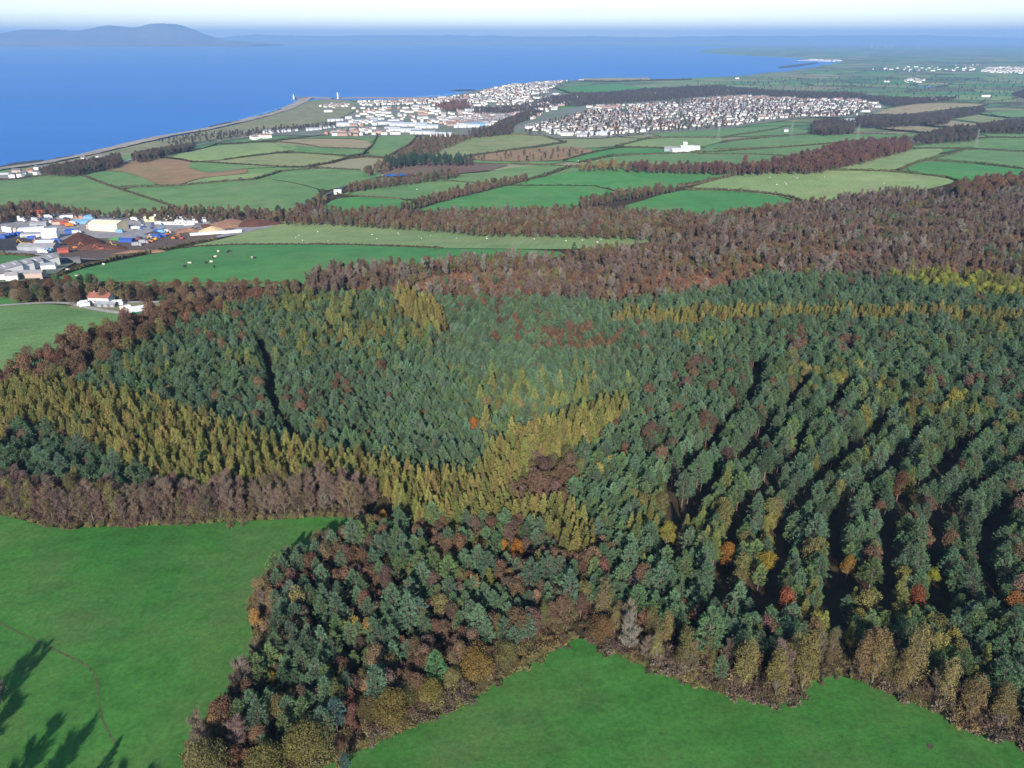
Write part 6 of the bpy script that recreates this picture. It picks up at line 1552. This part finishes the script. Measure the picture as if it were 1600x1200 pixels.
# --- the red-roofed house with its yard
def red_house():
    x, y, z = ground(160, 471.5)
    e = empty('house', (x, y, z), R(-6))
    e.scale = (0.68, 0.68, 0.68)
    w, d, h, rise = 15.5, 8.5, 4.4, 2.6
    wall, roof = gable_parts(w, d, h, rise, 0.5)
    wo = wall.obj('wall', M['white'], e); ro = roof.obj('roof', M['tile'], e)
    for s, cx in ((1.2, -4.5), (1.2, 4.8)):
        c = MB(); c.box(cx - 0.5, cx + 0.5, -0.4, 0.4, h + rise - 0.5, h + rise + 1.1); c.obj('chimney', M['brick'], ro)
    for cx, ww in ((-6, 1.6), (-2.8, 2.0), (1.4, 2.0), (5.2, 1.8)):
        for zz in (0.9,):
            f = MB(); f.box(cx - ww / 2, cx + ww / 2, -d / 2 - 0.05, -d / 2 + 0.03, zz, zz + 1.4); wob = f.obj('window', M['white'], e)
            g = MB()
            for sx_ in (-1, 1): g.box(cx + sx_ * ww / 4 - ww / 4 + 0.08, cx + sx_ * ww / 4 + ww / 4 - 0.08, -d / 2 - 0.075, -d / 2 - 0.051, zz + 0.1, zz + 1.3)
            g.obj('pane', M['glass'], wob)
    f = MB(); f.box(-0.9, 0.1, -d / 2 - 0.06, -d / 2 + 0.03, 0, 2.1); f.obj('door', M['greenp'], e)
    tag(e, 'white bungalow with red tiled roof by the lane', 'house')
red_house()
mono_shed('stable', 168, 479, 9.5, 3, 1.9, 0.7, -5, M['slate'], M['greymetal'], 'low dark stable block in front of the red-roofed house', 'stable', doors=3)
mono_shed('dark_green_shed', 222, 489.5, 9.5, 7, 2.3, 1.5, 28, M['greenp'], M['whitemetal'], 'green shed with wide white roof beside the wood', 'shed')
mono_shed('white_shed', 204, 491, 7, 3, 1.5, 0.4, -8, M['white'], M['whitemetal'], 'low white shed beside the green shed', 'shed')
vehicle('horsebox', 'truck', 130, 477, 200, M['white'], 'white horsebox parked by the lane corner', 'vehicles by the red-roofed house', 0.7)
vehicle('horsebox', 'truck', 134, 480, 190, M['whitemetal'], 'silver horsebox behind the white one', 'vehicles by the red-roofed house', 0.7)
vehicle('caravan', 'caravan', 184, 477, 15, M['white'], 'white caravan beside the stable block', 'vehicles by the red-roofed house', 1.0)
vehicle('car', 'car', 144, 477, 20, M['whitemetal'], 'silver car before the red-roofed house', 'vehicles by the red-roofed house', 0.7)
vehicle('caravan', 'caravan', 197, 484.5, 40, M['white'], 'white trailer next to the low white shed', 'vehicles by the red-roofed house', 0.9)
mono_shed('cottage', 568, 361 - 14, 10, 7, 3, 1.6, 20, M['pinkwall'], M['fibre'], 'lone stone barn among the valley trees', 'barn')
mono_shed('cottage', 528, 302, 8, 5, 3, 1.2, 5, M['white'], M['whitemetal'], 'white roadside shed at the road bend', 'shed')
# --- white farm
for px, py, w, d, h, yaw, wm, rm, lb in ((1049, 236, 22, 11, 4.5, -10, 'greymetal', 'fibre', 'grey barn of the white farm'), (1062, 238, 28, 11, 4, 12, 'whitemetal', 'whitemetal', 'large white roofed barn of the farm'), (1073, 234, 22, 10, 4.5, 8, 'white', 'whitemetal', 'white barn behind the large farm barn'),
                                         (1070, 231, 6, 6, 7, 0, 'white', 'white', 'narrow white tower house of the farm'), (1083, 233, 20, 8, 3, 5, 'whitemetal', 'whitemetal', 'low white shed ending the farm')):
    mono_shed('farm_barn', px, py, w, d, h, 2.2, yaw, M[wm], M[rm], lb, 'barn', 'barns of the white farm')
# --- industrial estate and other large sheds of the town
SHEDS = [(438, 207, 92, 20, 8, 24, 'long white shed beside the railway'), (490, 203.5, 40, 15, 6, 16, 'white shed next along the railway'), (512, 200.5, 42, 18, 7, 16, 'narrow white shed past the railway trees'), (543, 197, 60, 26, 10, 3, 'tall pale block by the estate green'), (524, 189, 50, 16, 7, 14, 'white shed near the dune edge'), (545, 186, 22, 16, 8, 5, 'white shed with small tower near the dunes'),
         (572, 190, 70, 24, 7, 10, 'low white factory behind the estate green'), (590, 187, 44, 22, 7, 6, 'white factory with pale roof'), (608, 194, 90, 40, 9, -3, 'very large white factory roof'), (640, 197, 100, 44, 9, -4, 'largest white factory roof of the estate'), (668, 200, 60, 32, 8, -4, 'wide white factory at the estate end'), (635, 206, 80, 30, 8, -4, 'white warehouse before the largest factory'), (662, 209, 60, 28, 8, -6, 'white warehouse beside the stream trees'),
         (690, 212, 50, 24, 7, -8, 'white warehouse at the estate corner'), (614, 202, 40, 26, 7, 0, 'white unit between the factories'), (729, 199, 66, 20, 7, 8, 'white unit along the stream trees'), (752, 196, 50, 22, 7, 6, 'pale unit near the wooded gap'), (742, 174, 72, 20, 9, 2, 'bright white hall on the green slope'), (606, 170, 30, 18, 8, 4, 'white warehouse beside the harbour quay'), (652, 167, 46, 22, 8, 4, 'white harbour supermarket roof'), (710, 187, 54, 20, 7, 8, 'white unit above the factories'),
         (868, 148, 30, 16, 8, 5, 'white school block by the hillside field'), (1014, 147, 60, 20, 8, 0, 'white block among the trees behind the town'), (1365, 167, 44, 26, 9, 10, 'white hall at the end of the estate'), (1330, 189, 40, 16, 6, 6, 'pale farm shed in front of the estate'), (935, 211, 60, 18, 7, -2, 'low white unit at the foot of the estate'), (912, 213, 30, 16, 5, -8, 'grey unit at the foot of the estate'), (1446, 156, 90, 24, 7, 6, 'long pale shed beyond the ploughland')]
for px, py, w, d, h, yaw, lb in SHEDS:
    mono_shed('factory', px, py, w * 0.85, d * 0.8, h * 0.72, 1.8, yaw, M['whitemetal'], M[('whitemetal', 'fibre', 'greymetal', 'whitemetal')[int(w + px) % 4]], lb, 'factory', 'large sheds of the town', doors=3)
mono_shed('blue_factory', 744, 196.5, 40, 16, 5, 2, 4, M['bluetint'], M['bluetint'], 'pale blue roofed unit near the wooded gap', 'factory')
for px, py, w, lb in ((0, 274, 24, 'long dark shed at the frame edge by the shore'), ):
    mono_shed('shore_shed', px, py + 4, 34, 12, 6, 2, 10, M['slate'], M['whitemetal'], lb, 'shed')
HOUSES_SPECIAL = [(21, 277, 10, 'white cottage beside the dark shore shed'), (27, 270, 14, 'pink cottage nearest the shore'), (33, 276, 9, 'white cottage of the shore hamlet'), (39, 274.5, 9, 'cottage past the shore hamlet middle'), (48, 270.5, 10, 'pink cottage with orange roof by the shore'), (58, 273, 8, 'tiny white cottage at the hamlet end'), (64, 266.5, 20, 'long white cottage row of the hamlet'), (75, 267.5, 10, 'white cottage ending the hamlet'),
                  (131, 250, 8, 'small white hut on the railway bank'), (137, 252, 9, 'white hut beside the railway trees'), (147, 254, 12, 'white cottage below the big white house'), (158, 248.5, 16, 'big white house above the railway trees'), (166, 248, 14, 'white wing beside the big white house'), (553, 170, 12, 'lone white house by the harbour flats'), (567, 170, 14, 'lone white house on the harbour flats'), (574, 176, 24, 'red and white house near the estate'), (1228, 206, 8, 'white field barn below the estate'),
                  (513, 175, 26, 'pale flat hut on the dune grassland'), (908, 126, 26, 'white villas at the end of the headland'), (1138, 143, 20, 'lone white house behind the town'), (1361, 152, 22, 'white house beyond the estate'), (1152, 123, 20, 'white house near the far shore'), (1540, 151, 30, 'pale cottages on the far plain'), (1385, 128, 26, 'small white farm on the far plain')]
for px, py, w, lb in HOUSES_SPECIAL:
    mono_shed('cottage', px, py, w, 8, 5 if w < 16 else 6, 2.6, random.uniform(-15, 15), M['white'] if 'pink' not in lb else M['pinkwall'], M['slate'] if 'orange' not in lb and 'red' not in lb else M['tile'], lb, 'house')

# ---- the town's houses: one mesh each, wall and roof
def house_mesh(i, w, d, h, rise, chim=1, ext=False):
    wall, roof = gable_parts(w, d, h, rise, 0.3)
    mb = MB()
    for src, m in ((wall, 0), (roof, 1)):
        for f in src.f: mb.poly([src.v[k] for k in f], m)
    for k in range(chim):
        cx = (-0.4 + 0.8 * k) * w if chim > 1 else 0.3 * w
        mb.box(cx - 0.4, cx + 0.4, -0.4, 0.4, h + rise - 0.6, h + rise + 1.0, 0)
    if ext: mb.box(-w * 0.3, w * 0.1, -d / 2 - 2.2, -d / 2 + 0.1, -1, h * 0.55, 0)
    return mb.mesh('house', M['housewall'], M['houseroof'])
HCOL = bpy.data.collections.new('src_house')
HMESH = [house_mesh(0, 9, 7.5, 5.6, 2.0), house_mesh(1, 14, 8, 5.6, 2.1, 2), house_mesh(2, 24, 8, 5.8, 2.1, 2), house_mesh(3, 11, 8, 3.8, 2.0, 1, True), house_mesh(4, 34, 8, 5.8, 2.1, 2)]
for me in HMESH:
    HCOL.objects.link(bpy.data.objects.new('src_house', me))
ESTATES = [  # name of the district, outline, street direction, spacing, share of pale walls, weights
 ('front rows of the white housing estate', [(812, 207), (818, 196), (860, 190), (905, 178), (960, 174), (1010, 176), (1060, 184), (1080, 200), (1000, 207), (945, 213), (870, 213)], 4, 30, 0.92, (2, 3, 4, 2, 3)),
 ('white terraces of the estate beside the copse', [(1060, 184), (1010, 176), (1062, 165), (1150, 160), (1240, 158), (1330, 160), (1376, 167), (1335, 180), (1280, 182), (1180, 192), (1080, 200)], -6, 31, 0.95, (2, 3, 4, 2, 3)),
 ('back rows of the estate below the trees', [(905, 178), (915, 166), (1000, 162), (1062, 160), (1062, 168), (1010, 176), (960, 174)], 2, 36, 0.7, (2, 3, 3, 2, 1)),
 ('reddish brick houses behind the estate', [(1062, 164), (1085, 154), (1160, 149), (1240, 153), (1335, 154), (1376, 163), (1330, 160), (1240, 158), (1150, 160)], 8, 40, 0.35, (3, 3, 2, 2, 0)),
 ('seaside terraces on the hill', [(700, 158), (735, 148), (765, 138), (800, 132), (850, 128), (888, 126), (868, 134), (862, 144), (835, 150), (800, 158), (760, 162), (720, 163)], -12, 42, 0.9, (2, 3, 4, 1, 3)),
 ('harbour houses by the quay', [(560, 166), (556, 159), (620, 157), (700, 152), (735, 146), (720, 158), (690, 162), (640, 164), (600, 166)], 3, 34, 0.85, (3, 3, 3, 2, 2)),
 ('houses between the town halves', [(770, 178), (800, 164), (850, 156), (890, 158), (880, 166), (840, 174), (800, 182), (740, 186)], 6, 40, 0.75, (3, 3, 2, 2, 1)),
 ('old town terraces above the factories', [(690, 193), (720, 180), (770, 179), (850, 176), (846, 184), (800, 192), (760, 194), (720, 197)], 6, 27, 0.8, (2, 3, 4, 1, 4)),
 ('brick cottages beside the railway', [(500, 210), (545, 203), (590, 201), (610, 206), (640, 211), (560, 214), (520, 213)], 10, 34, 0.25, (3, 3, 3, 2, 1)),
 ('pink cottages by the shore road', [(372, 219), (385, 214), (415, 212), (420, 216), (395, 220)], 14, 26, 0.6, (3, 2, 2, 2, 0)),
 ('distant village on the plain', [(1530, 112), (1545, 105), (1600, 104), (1690, 105), (1690, 113), (1600, 115), (1560, 114)], 0, 60, 0.9, (2, 2, 3, 2, 3)),
 ('distant shore village', [(1240, 95), (1270, 92.5), (1310, 93.5), (1320, 96), (1290, 96.5), (1262, 96)], 0, 90, 0.9, (2, 2, 3, 2, 3)),
 ('far hamlet beyond the fields', [(1405, 127), (1425, 122.5), (1445, 124), (1440, 129), (1415, 130)], 0, 50, 0.85, (2, 2, 2, 2, 1)),
 ('scattered far farmsteads', [(1330, 108), (1450, 104), (1530, 100), (1530, 110), (1430, 112)], 0, 260, 0.9, (1, 1, 2, 2, 2)),
 ('scattered houses of the old town', [(540, 196), (562, 170), (640, 168), (735, 160), (800, 156), (868, 148), (900, 152), (890, 164), (846, 176), (800, 194), (720, 200), (640, 190), (560, 198)], 5, 62, 0.8, (3, 3, 3, 2, 1)),
 ('boats and huts on the quay', [(490, 167), (515, 162), (545, 163), (548, 167), (520, 169)], 0, 22, 0.8, (1, 0, 0, 3, 0)),
]
HOUSES = []
for name, poly, dirn, sp, pale, wts in ESTATES:
    pw = unproj(poly)
    lo, hi = pw.min(0), pw.max(0); c = (lo + hi) / 2; rad = np.linalg.norm(hi - lo) / 2
    wts = np.array(wts, float) / sum(wts)
    a0 = R(dirn)
    y_ = -rad
    while y_ < rad:
        x_ = -rad
        bend = RNG.normal(0, 0.10)
        while x_ < rad:
            k = int(RNG.choice(5, p=wts)); w = (9, 14, 24, 11, 34)[k]
            x_ += w / 2
            aa = a0 + bend + 0.25 * math.sin(x_ / 160.0 + y_ / 90.0)
            X = c[0] + x_ * math.cos(a0) - y_ * math.sin(a0) + RNG.normal(0, 1.5); Y = c[1] + x_ * math.sin(a0) + y_ * math.cos(a0) + 9 * math.sin(x_ / 120 + y_) + RNG.normal(0, 2.0)
            if RNG.random() > 0.14: HOUSES.append((X, Y, aa + (math.pi / 2 if RNG.random() < 0.10 else 0), k, pale, name))
            x_ += w / 2 + RNG.choice([3, 5, 8, 16], p=[0.4, 0.3, 0.2, 0.1]) * (sp / 30.0)
        y_ += 0.88 * sp * RNG.uniform(0.85, 1.15)
    edge_w = 14.0 if sp < 50 else 0.0
    ins = [h for h in HOUSES if h[5] == name]
    HOUSES = [h for h in HOUSES if h[5] != name]
    A = np.array([(h[0], h[1]) for h in ins]); ok = pip(A[:, 0], A[:, 1], pw)
    ok &= seg_dist(A[:, 0], A[:, 1], [tuple(p) for p in pw], True) > edge_w * RNG.uniform(0, 1.6, len(A))
    HOUSES += [h for h, q in zip(ins, ok) if q]
A = np.array([(h[0], h[1]) for h in HOUSES]); HZ = height(A[:, 0], A[:, 1])
def house_tints(pale):
    r = random.random()
    if r < pale: w = random.choice([(0.74, 0.73, 0.70), (0.70, 0.68, 0.62), (0.74, 0.72, 0.66), (0.58, 0.56, 0.52)])
    else: w = random.choice([(0.38, 0.20, 0.15), (0.42, 0.27, 0.21), (0.33, 0.22, 0.19)])
    f = random.choice([(0.14, 0.135, 0.15), (0.20, 0.19, 0.20), (0.20, 0.14, 0.12), (0.24, 0.13, 0.10), (0.12, 0.115, 0.12), (0.15, 0.14, 0.15), (0.30, 0.29, 0.30)])
    return w, f
fx, fy = project(A[:, 0], A[:, 1], HZ + 3)
inframe = (fx > 0) & (fx < 1600)
score = np.linalg.norm(A, axis=1) / np.array([(9, 14, 24, 11, 34)[h[3]] for h in HOUSES]) ** 0.6
n_special = len(HOUSES_SPECIAL)
order = [i for i in np.argsort(score) if inframe[i]][:300 - n_special]
rank = {}
chosen = set(order)
for i in sorted(order, key=lambda q: np.linalg.norm(A[q])):
    X, Y, aa, k, pale, name = HOUSES[i]
    w, f = house_tints(pale)
    o = link(('house', 'house', 'terrace', 'bungalow', 'terrace')[k], HMESH[k], None, (X, Y, float(HZ[i])))
    o.rotation_euler = (0, 0, aa)
    o.scale = (0.86, 0.86, 0.86)
    o['tint'] = list(w); o['tint_roof'] = list(f)
    col_w = 'white' if w[0] > 0.6 else 'brick'
    rf = 'reddish' if f[0] > 1.35 * f[2] else ('pale grey' if f[0] > 0.25 else 'dark slate')
    nm = ('small house', 'semi-detached pair', 'short terrace', 'bungalow', 'long terrace')[k]
    key = (col_w, rf, nm, name); rank[key] = rank.get(key, 0) + 1
    tag(o, f'{ordinal(rank[key])} {col_w} {nm}, {rf} roof, {name}'[:200], 'house', 'houses of the seaside town')
rest = [i for i in range(len(HOUSES)) if i not in chosen]
tt = [house_tints(HOUSES[i][4]) for i in rest]
mass('town_houses', 'mass of small white houses filling the seaside town', 'houses', HCOL, np.stack([A[rest, 0], A[rest, 1], HZ[rest]], 1), np.array([(0, 0, HOUSES[i][2]) for i in rest]), np.full((len(rest), 3), 0.86), np.array([HOUSES[i][3] for i in rest]), np.array([t[0] for t in tt]), np.array([t[1] for t in tt]))
print('HOUSES', len(HOUSES))

# ---- harbour piers with beacons
def pier(px, width, label):
    c = on_plane(px, 2.0)
    P = [c[0]]
    for a, b in zip(c[:-1], c[1:]):
        k = max(2, int(np.linalg.norm(b - a) / 30))
        for j in range(1, k + 1): P.append(a + (b - a) * j / k)
    P = np.array(P); T = np.gradient(P, axis=0); T /= np.linalg.norm(T, axis=1)[:, None]; N = np.stack([-T[:, 1], T[:, 0]], 1)
    e = empty('pier', (P[0][0], P[0][1], 0))
    off = P - P[0]
    for nm, prof, mt in (('quay_wall', ((-1.2, -1.5), (-1, 4.0), (1, 4.0), (1.2, -1.5)), 'stonepier'), ('parapet', ((-1.0, 3.9), (-1.0, 5.6), (-0.75, 5.6), (-0.75, 3.9)), 'stonepier'), ('deck', ((-0.74, 4.06), (-0.2, 4.08), (0.4, 4.08), (0.98, 4.06)), 'lane')):
        V = np.stack([np.concatenate([off + N * (width / 2 * a), np.full((len(P), 1), z)], 1) for a, z in prof], 1).reshape(-1, 3)
        i = np.arange(len(P) - 1)[:, None] * 4 + np.arange(3)[None]
        F = np.stack([i, i + 1, i + 5, i + 4], -1).reshape(-1, 4)
        link(nm, mesh_np(nm, V, F, [M[mt]]), e)
    tag(e, label, 'pier')
pier([(459, 154.0), (480, 152.6), (500, 152.8), (520, 153.6)], 12, 'short stone pier beside the dunes')
pier([(528, 153.6), (560, 152.6), (600, 152.8), (640, 153.2), (672, 152.8)], 12, 'long dark stone pier of the harbour')
def beacon(px, py, h, label):
    p = on_plane([(px, py)], 4.0)[0]
    e = empty('lighthouse', (p[0], p[1], 4.0))
    b = MB(); b.bar((0, 0, -3), (0, 0, h * 0.8), 3.4, 2.4, 10); b.obj('tower', M['white'], e)
    g = MB(); g.bar((0, 0, h * 0.8), (0, 0, h * 0.84), 3.2, 3.2, 10); g.obj('gallery', M['white'], e)
    l_ = MB(); l_.bar((0, 0, h * 0.84), (0, 0, h * 0.95), 1.7, 1.7, 8); l_.obj('lantern', M['whitemetal'], e)
    c = MB(); c.bar((0, 0, h * 0.95), (0, 0, h), 1.9, 0.2, 8); c.obj('cap', M['white'], e)
    tag(e, label, 'lighthouse')
beacon(459, 153.8, 15, 'small white beacon at the tip of the short pier')
beacon(528, 153.4, 22, 'white lighthouse at the end of the long pier')
# ---- wind turbines on the far plain
for i, (px, py, h) in enumerate(((1362, 76, 62), (1371, 75.6, 62), (1384, 76, 66), (1393, 75.8, 62), (1434, 76, 52))):
    x, y, z = ground(px, py)
    e = empty('wind_turbine', (x, y, z), random.uniform(-0.5, 0.5))
    t = MB(); t.bar((0, 0, -2), (0, 0, h), 4, 2.4, 8); t.obj('tower', M['white'], e)
    n_ = MB(); n_.box(-2, 2, -5, 6, h - 1, h + 3.4); n_.obj('nacelle', M['white'], e)
    ph = random.uniform(0, 2)
    for k in range(3):
        a = ph + k * 2.094
        b = MB(); b.poly([(-1.8, -5.6, 0), (1.8, -5.6, 0), (0.9, -5.8, 42), (-0.5, -5.8, 42)]); b.poly([(-1.8, -5.2, 0), (-0.5, -5.5, 42), (0.9, -5.5, 42), (1.8, -5.2, 0)]); b.poly([(-1.8, -5.6, 0), (-0.5, -5.8, 42), (-0.5, -5.5, 42), (-1.8, -5.2, 0)]); b.poly([(1.8, -5.6, 0), (1.8, -5.2, 0), (0.9, -5.5, 42), (0.9, -5.8, 42)])
        o = b.obj('blade', M['white'], e); o.location = (0, 0, h + 1.2); o.rotation_euler = (0, a, 0); o.scale = (0.7, 1, 0.68)
    tag(e, f'white wind turbine {ordinal(i + 1)} along the far horizon from the sea', 'wind turbine', 'wind turbines on the horizon')
# ---- pylons
for px, py, lb in ((1010, 213, 'pylon nearest the housing estate end'), (1122, 219, 'pylon in the field behind the farm'), (1236, 214, 'pylon below the dark copse'), (1339, 219, 'pylon beside the red wood'), (1524, 231, 'pylon at the broad green field')):
    x, y, z = ground(px, py)
    e = empty('pylon', (x, y, z), R(20))
    H_ = 30.0
    for sx_ in (-1, 1):
        for sy in (-1, 1):
            m_ = MB(); m_.bar((sx_ * 2.8, sy * 2.8, -1), (sx_ * 0.5, sy * 0.5, H_ * 0.75), 0.11, 0.08, 4); m_.bar((sx_ * 0.5, sy * 0.5, H_ * 0.75), (0, 0, H_), 0.08, 0.06, 4); m_.obj('leg', M['steel'], e)
    br = MB()
    for k in range(7):
        z0 = 1 + k * 3.1; z1 = z0 + 3.1; r0 = 2.8 - 2.3 * z0 / (H_ * 0.75); r1 = 2.8 - 2.3 * z1 / (H_ * 0.75)
        for s_ in (-1, 1):
            br.bar((-r0, s_ * r0, z0), (r1, s_ * r1, z1), 0.04, n=3); br.bar((r0, s_ * r0, z0), (-r1, s_ * r1, z1), 0.04, n=3)
            br.bar((s_ * r0, -r0, z0), (s_ * r1, r1, z1), 0.04, n=3); br.bar((s_ * r0, r0, z0), (s_ * r1, -r1, z1), 0.04, n=3)
    br.obj('bracing', M['steel'], e)
    for zz, ll in ((19, 4.2), (23, 5.2), (27, 3.6)):
        c = MB(); c.bar((-ll, 0, zz), (0, 0, zz + 1.0), 0.07, 0.1, 4); c.bar((0, 0, zz + 1.0), (ll, 0, zz), 0.1, 0.07, 4); c.bar((-ll, 0, zz), (ll, 0, zz), 0.06, n=4); c.obj('cross_arm', M['steel'], e)
    tag(e, 'lattice ' + lb, 'pylon', 'pylons across the fields')

# ================================================================== ANIMALS
def animal_mesh(name, L, H, mat, woolly=False):
    """one continuous body: a skinned skeleton of trunk, neck, head, tail and jointed legs"""
    bw = 0.30 * H if not woolly else 0.36 * H
    v = [(0, 0, H * 0.68), (L * 0.30, 0, H * 0.68), (L * 0.44, 0, H * 0.80), (L * 0.60, 0, H * 0.86), (L * 0.74, 0, H * 0.76), (-L * 0.30, 0, H * 0.70), (-L * 0.42, 0, H * 0.72), (-L * 0.47, 0, H * 0.40)]
    e = [(0, 1), (1, 2), (2, 3), (3, 4), (0, 5), (5, 6), (6, 7)]
    r = [bw, bw * 0.95, bw * 0.6, bw * 0.45, bw * 0.28, bw, bw * 0.5, 0.03 * H]
    for s in (-1, 1):
        i = len(v); v += [(L * 0.28, s * H * 0.16, H * 0.45), (L * 0.29, s * H * 0.16, H * 0.25), (L * 0.28, s * H * 0.16, 0.02)]; e += [(1, i), (i, i + 1), (i + 1, i + 2)]; r += [H * 0.09, H * 0.06, H * 0.055]
        i = len(v); v += [(-L * 0.26, s * H * 0.16, H * 0.45), (-L * 0.34, s * H * 0.16, H * 0.27), (-L * 0.31, s * H * 0.16, 0.02)]; e += [(5, i), (i, i + 1), (i + 1, i + 2)]; r += [H * 0.11, H * 0.06, H * 0.055]
        i = len(v); v += [(L * 0.56, s * H * 0.17, H * 0.92)]; e += [(3, i)]; r += [H * 0.03]
    me = bpy.data.meshes.new(name); me.from_pydata(v, e, [])
    ob = bpy.data.objects.new('tmp', me); COL.objects.link(ob)
    sk = ob.modifiers.new('s', 'SKIN'); sk.use_smooth_shade = True
    for d, rr in zip(me.skin_vertices[0].data, r): d.radius = (rr, rr)
    me.skin_vertices[0].data[0].use_root = True
    dg = bpy.context.evaluated_depsgraph_get()
    out = bpy.data.meshes.new_from_object(ob.evaluated_get(dg))
    bpy.data.objects.remove(ob)
    out.name = name; out.materials.clear(); out.materials.append(mat)
    return out
COW_D = animal_mesh('cow', 2.1, 1.45, M['cowdark']); COW_P = animal_mesh('cow', 2.1, 1.45, M['cowpale']); SHEEP = animal_mesh('sheep', 1.25, 0.95, M['fleece'], True)
def beast(name, me, px, py, label, group, s=1.0):
    x, y, z = ground(px, py)
    o = link(name, me, None, (x, y, z)); o.rotation_euler = (0, 0, random.uniform(0, 6.28)); o.scale = (s, s, s)
    return tag(o, label, name, group)
for i, (px, py, me, lb) in enumerate(((289, 417.5, COW_D, 'dark cow standing nearest the lane belt'), (297, 412.5, COW_P, 'pale cow beside the nearest dark cow'), (333, 404, COW_D, 'dark cow in the middle of the herd'), (336, 402.5, COW_P, 'pale cow touching the dark cow of the herd'), (330, 410.5, COW_P, 'pale cow below the middle of the herd'), (335, 418, COW_D, 'dark cow lowest in the herd'), (356, 395.5, COW_D, 'dark cow at the upper end of the herd'), (359, 393.5, COW_D, 'second dark cow at the upper end of the herd'), (341, 394, COW_P, 'pale cow at the upper end of the herd'),
                                      (395.5, 404, COW_P, 'pale cow standing off by itself'), (398, 404.2, COW_D, 'dark cow beside the lone pale cow'), (107, 423, COW_P, 'pale cow near the ridged sheds'), (122, 432.5, COW_P, 'pale cow at the low pasture corner'), (162, 414.5, COW_P, 'pale cow by the scrubby hedge'), (322, 412, COW_D, 'dark cow grazing apart from the herd'))):
    beast('cow', me, px, py, lb, 'cattle on the bright pasture', 0.95)
for i in range(20):
    px, py = random.uniform(450, 950), 0
    py = random.uniform(354, 378) if px < 640 else random.uniform(368, 380)
    beast('sheep', SHEEP, px, py, f'{ordinal(i + 1)} white sheep of the pale pasture flock', 'sheep on the pale pasture', 0.72)
for i in range(14):
    px, py = random.choice([(random.uniform(1150, 1420), random.uniform(276, 292)), (random.uniform(900, 1100), random.uniform(246, 254)), (random.uniform(520, 690), random.uniform(292, 304))])
    beast('sheep', SHEEP, px, py, f'{ordinal(i + 1)} white sheep dotted over the far fields', 'sheep on the far fields', 0.95)
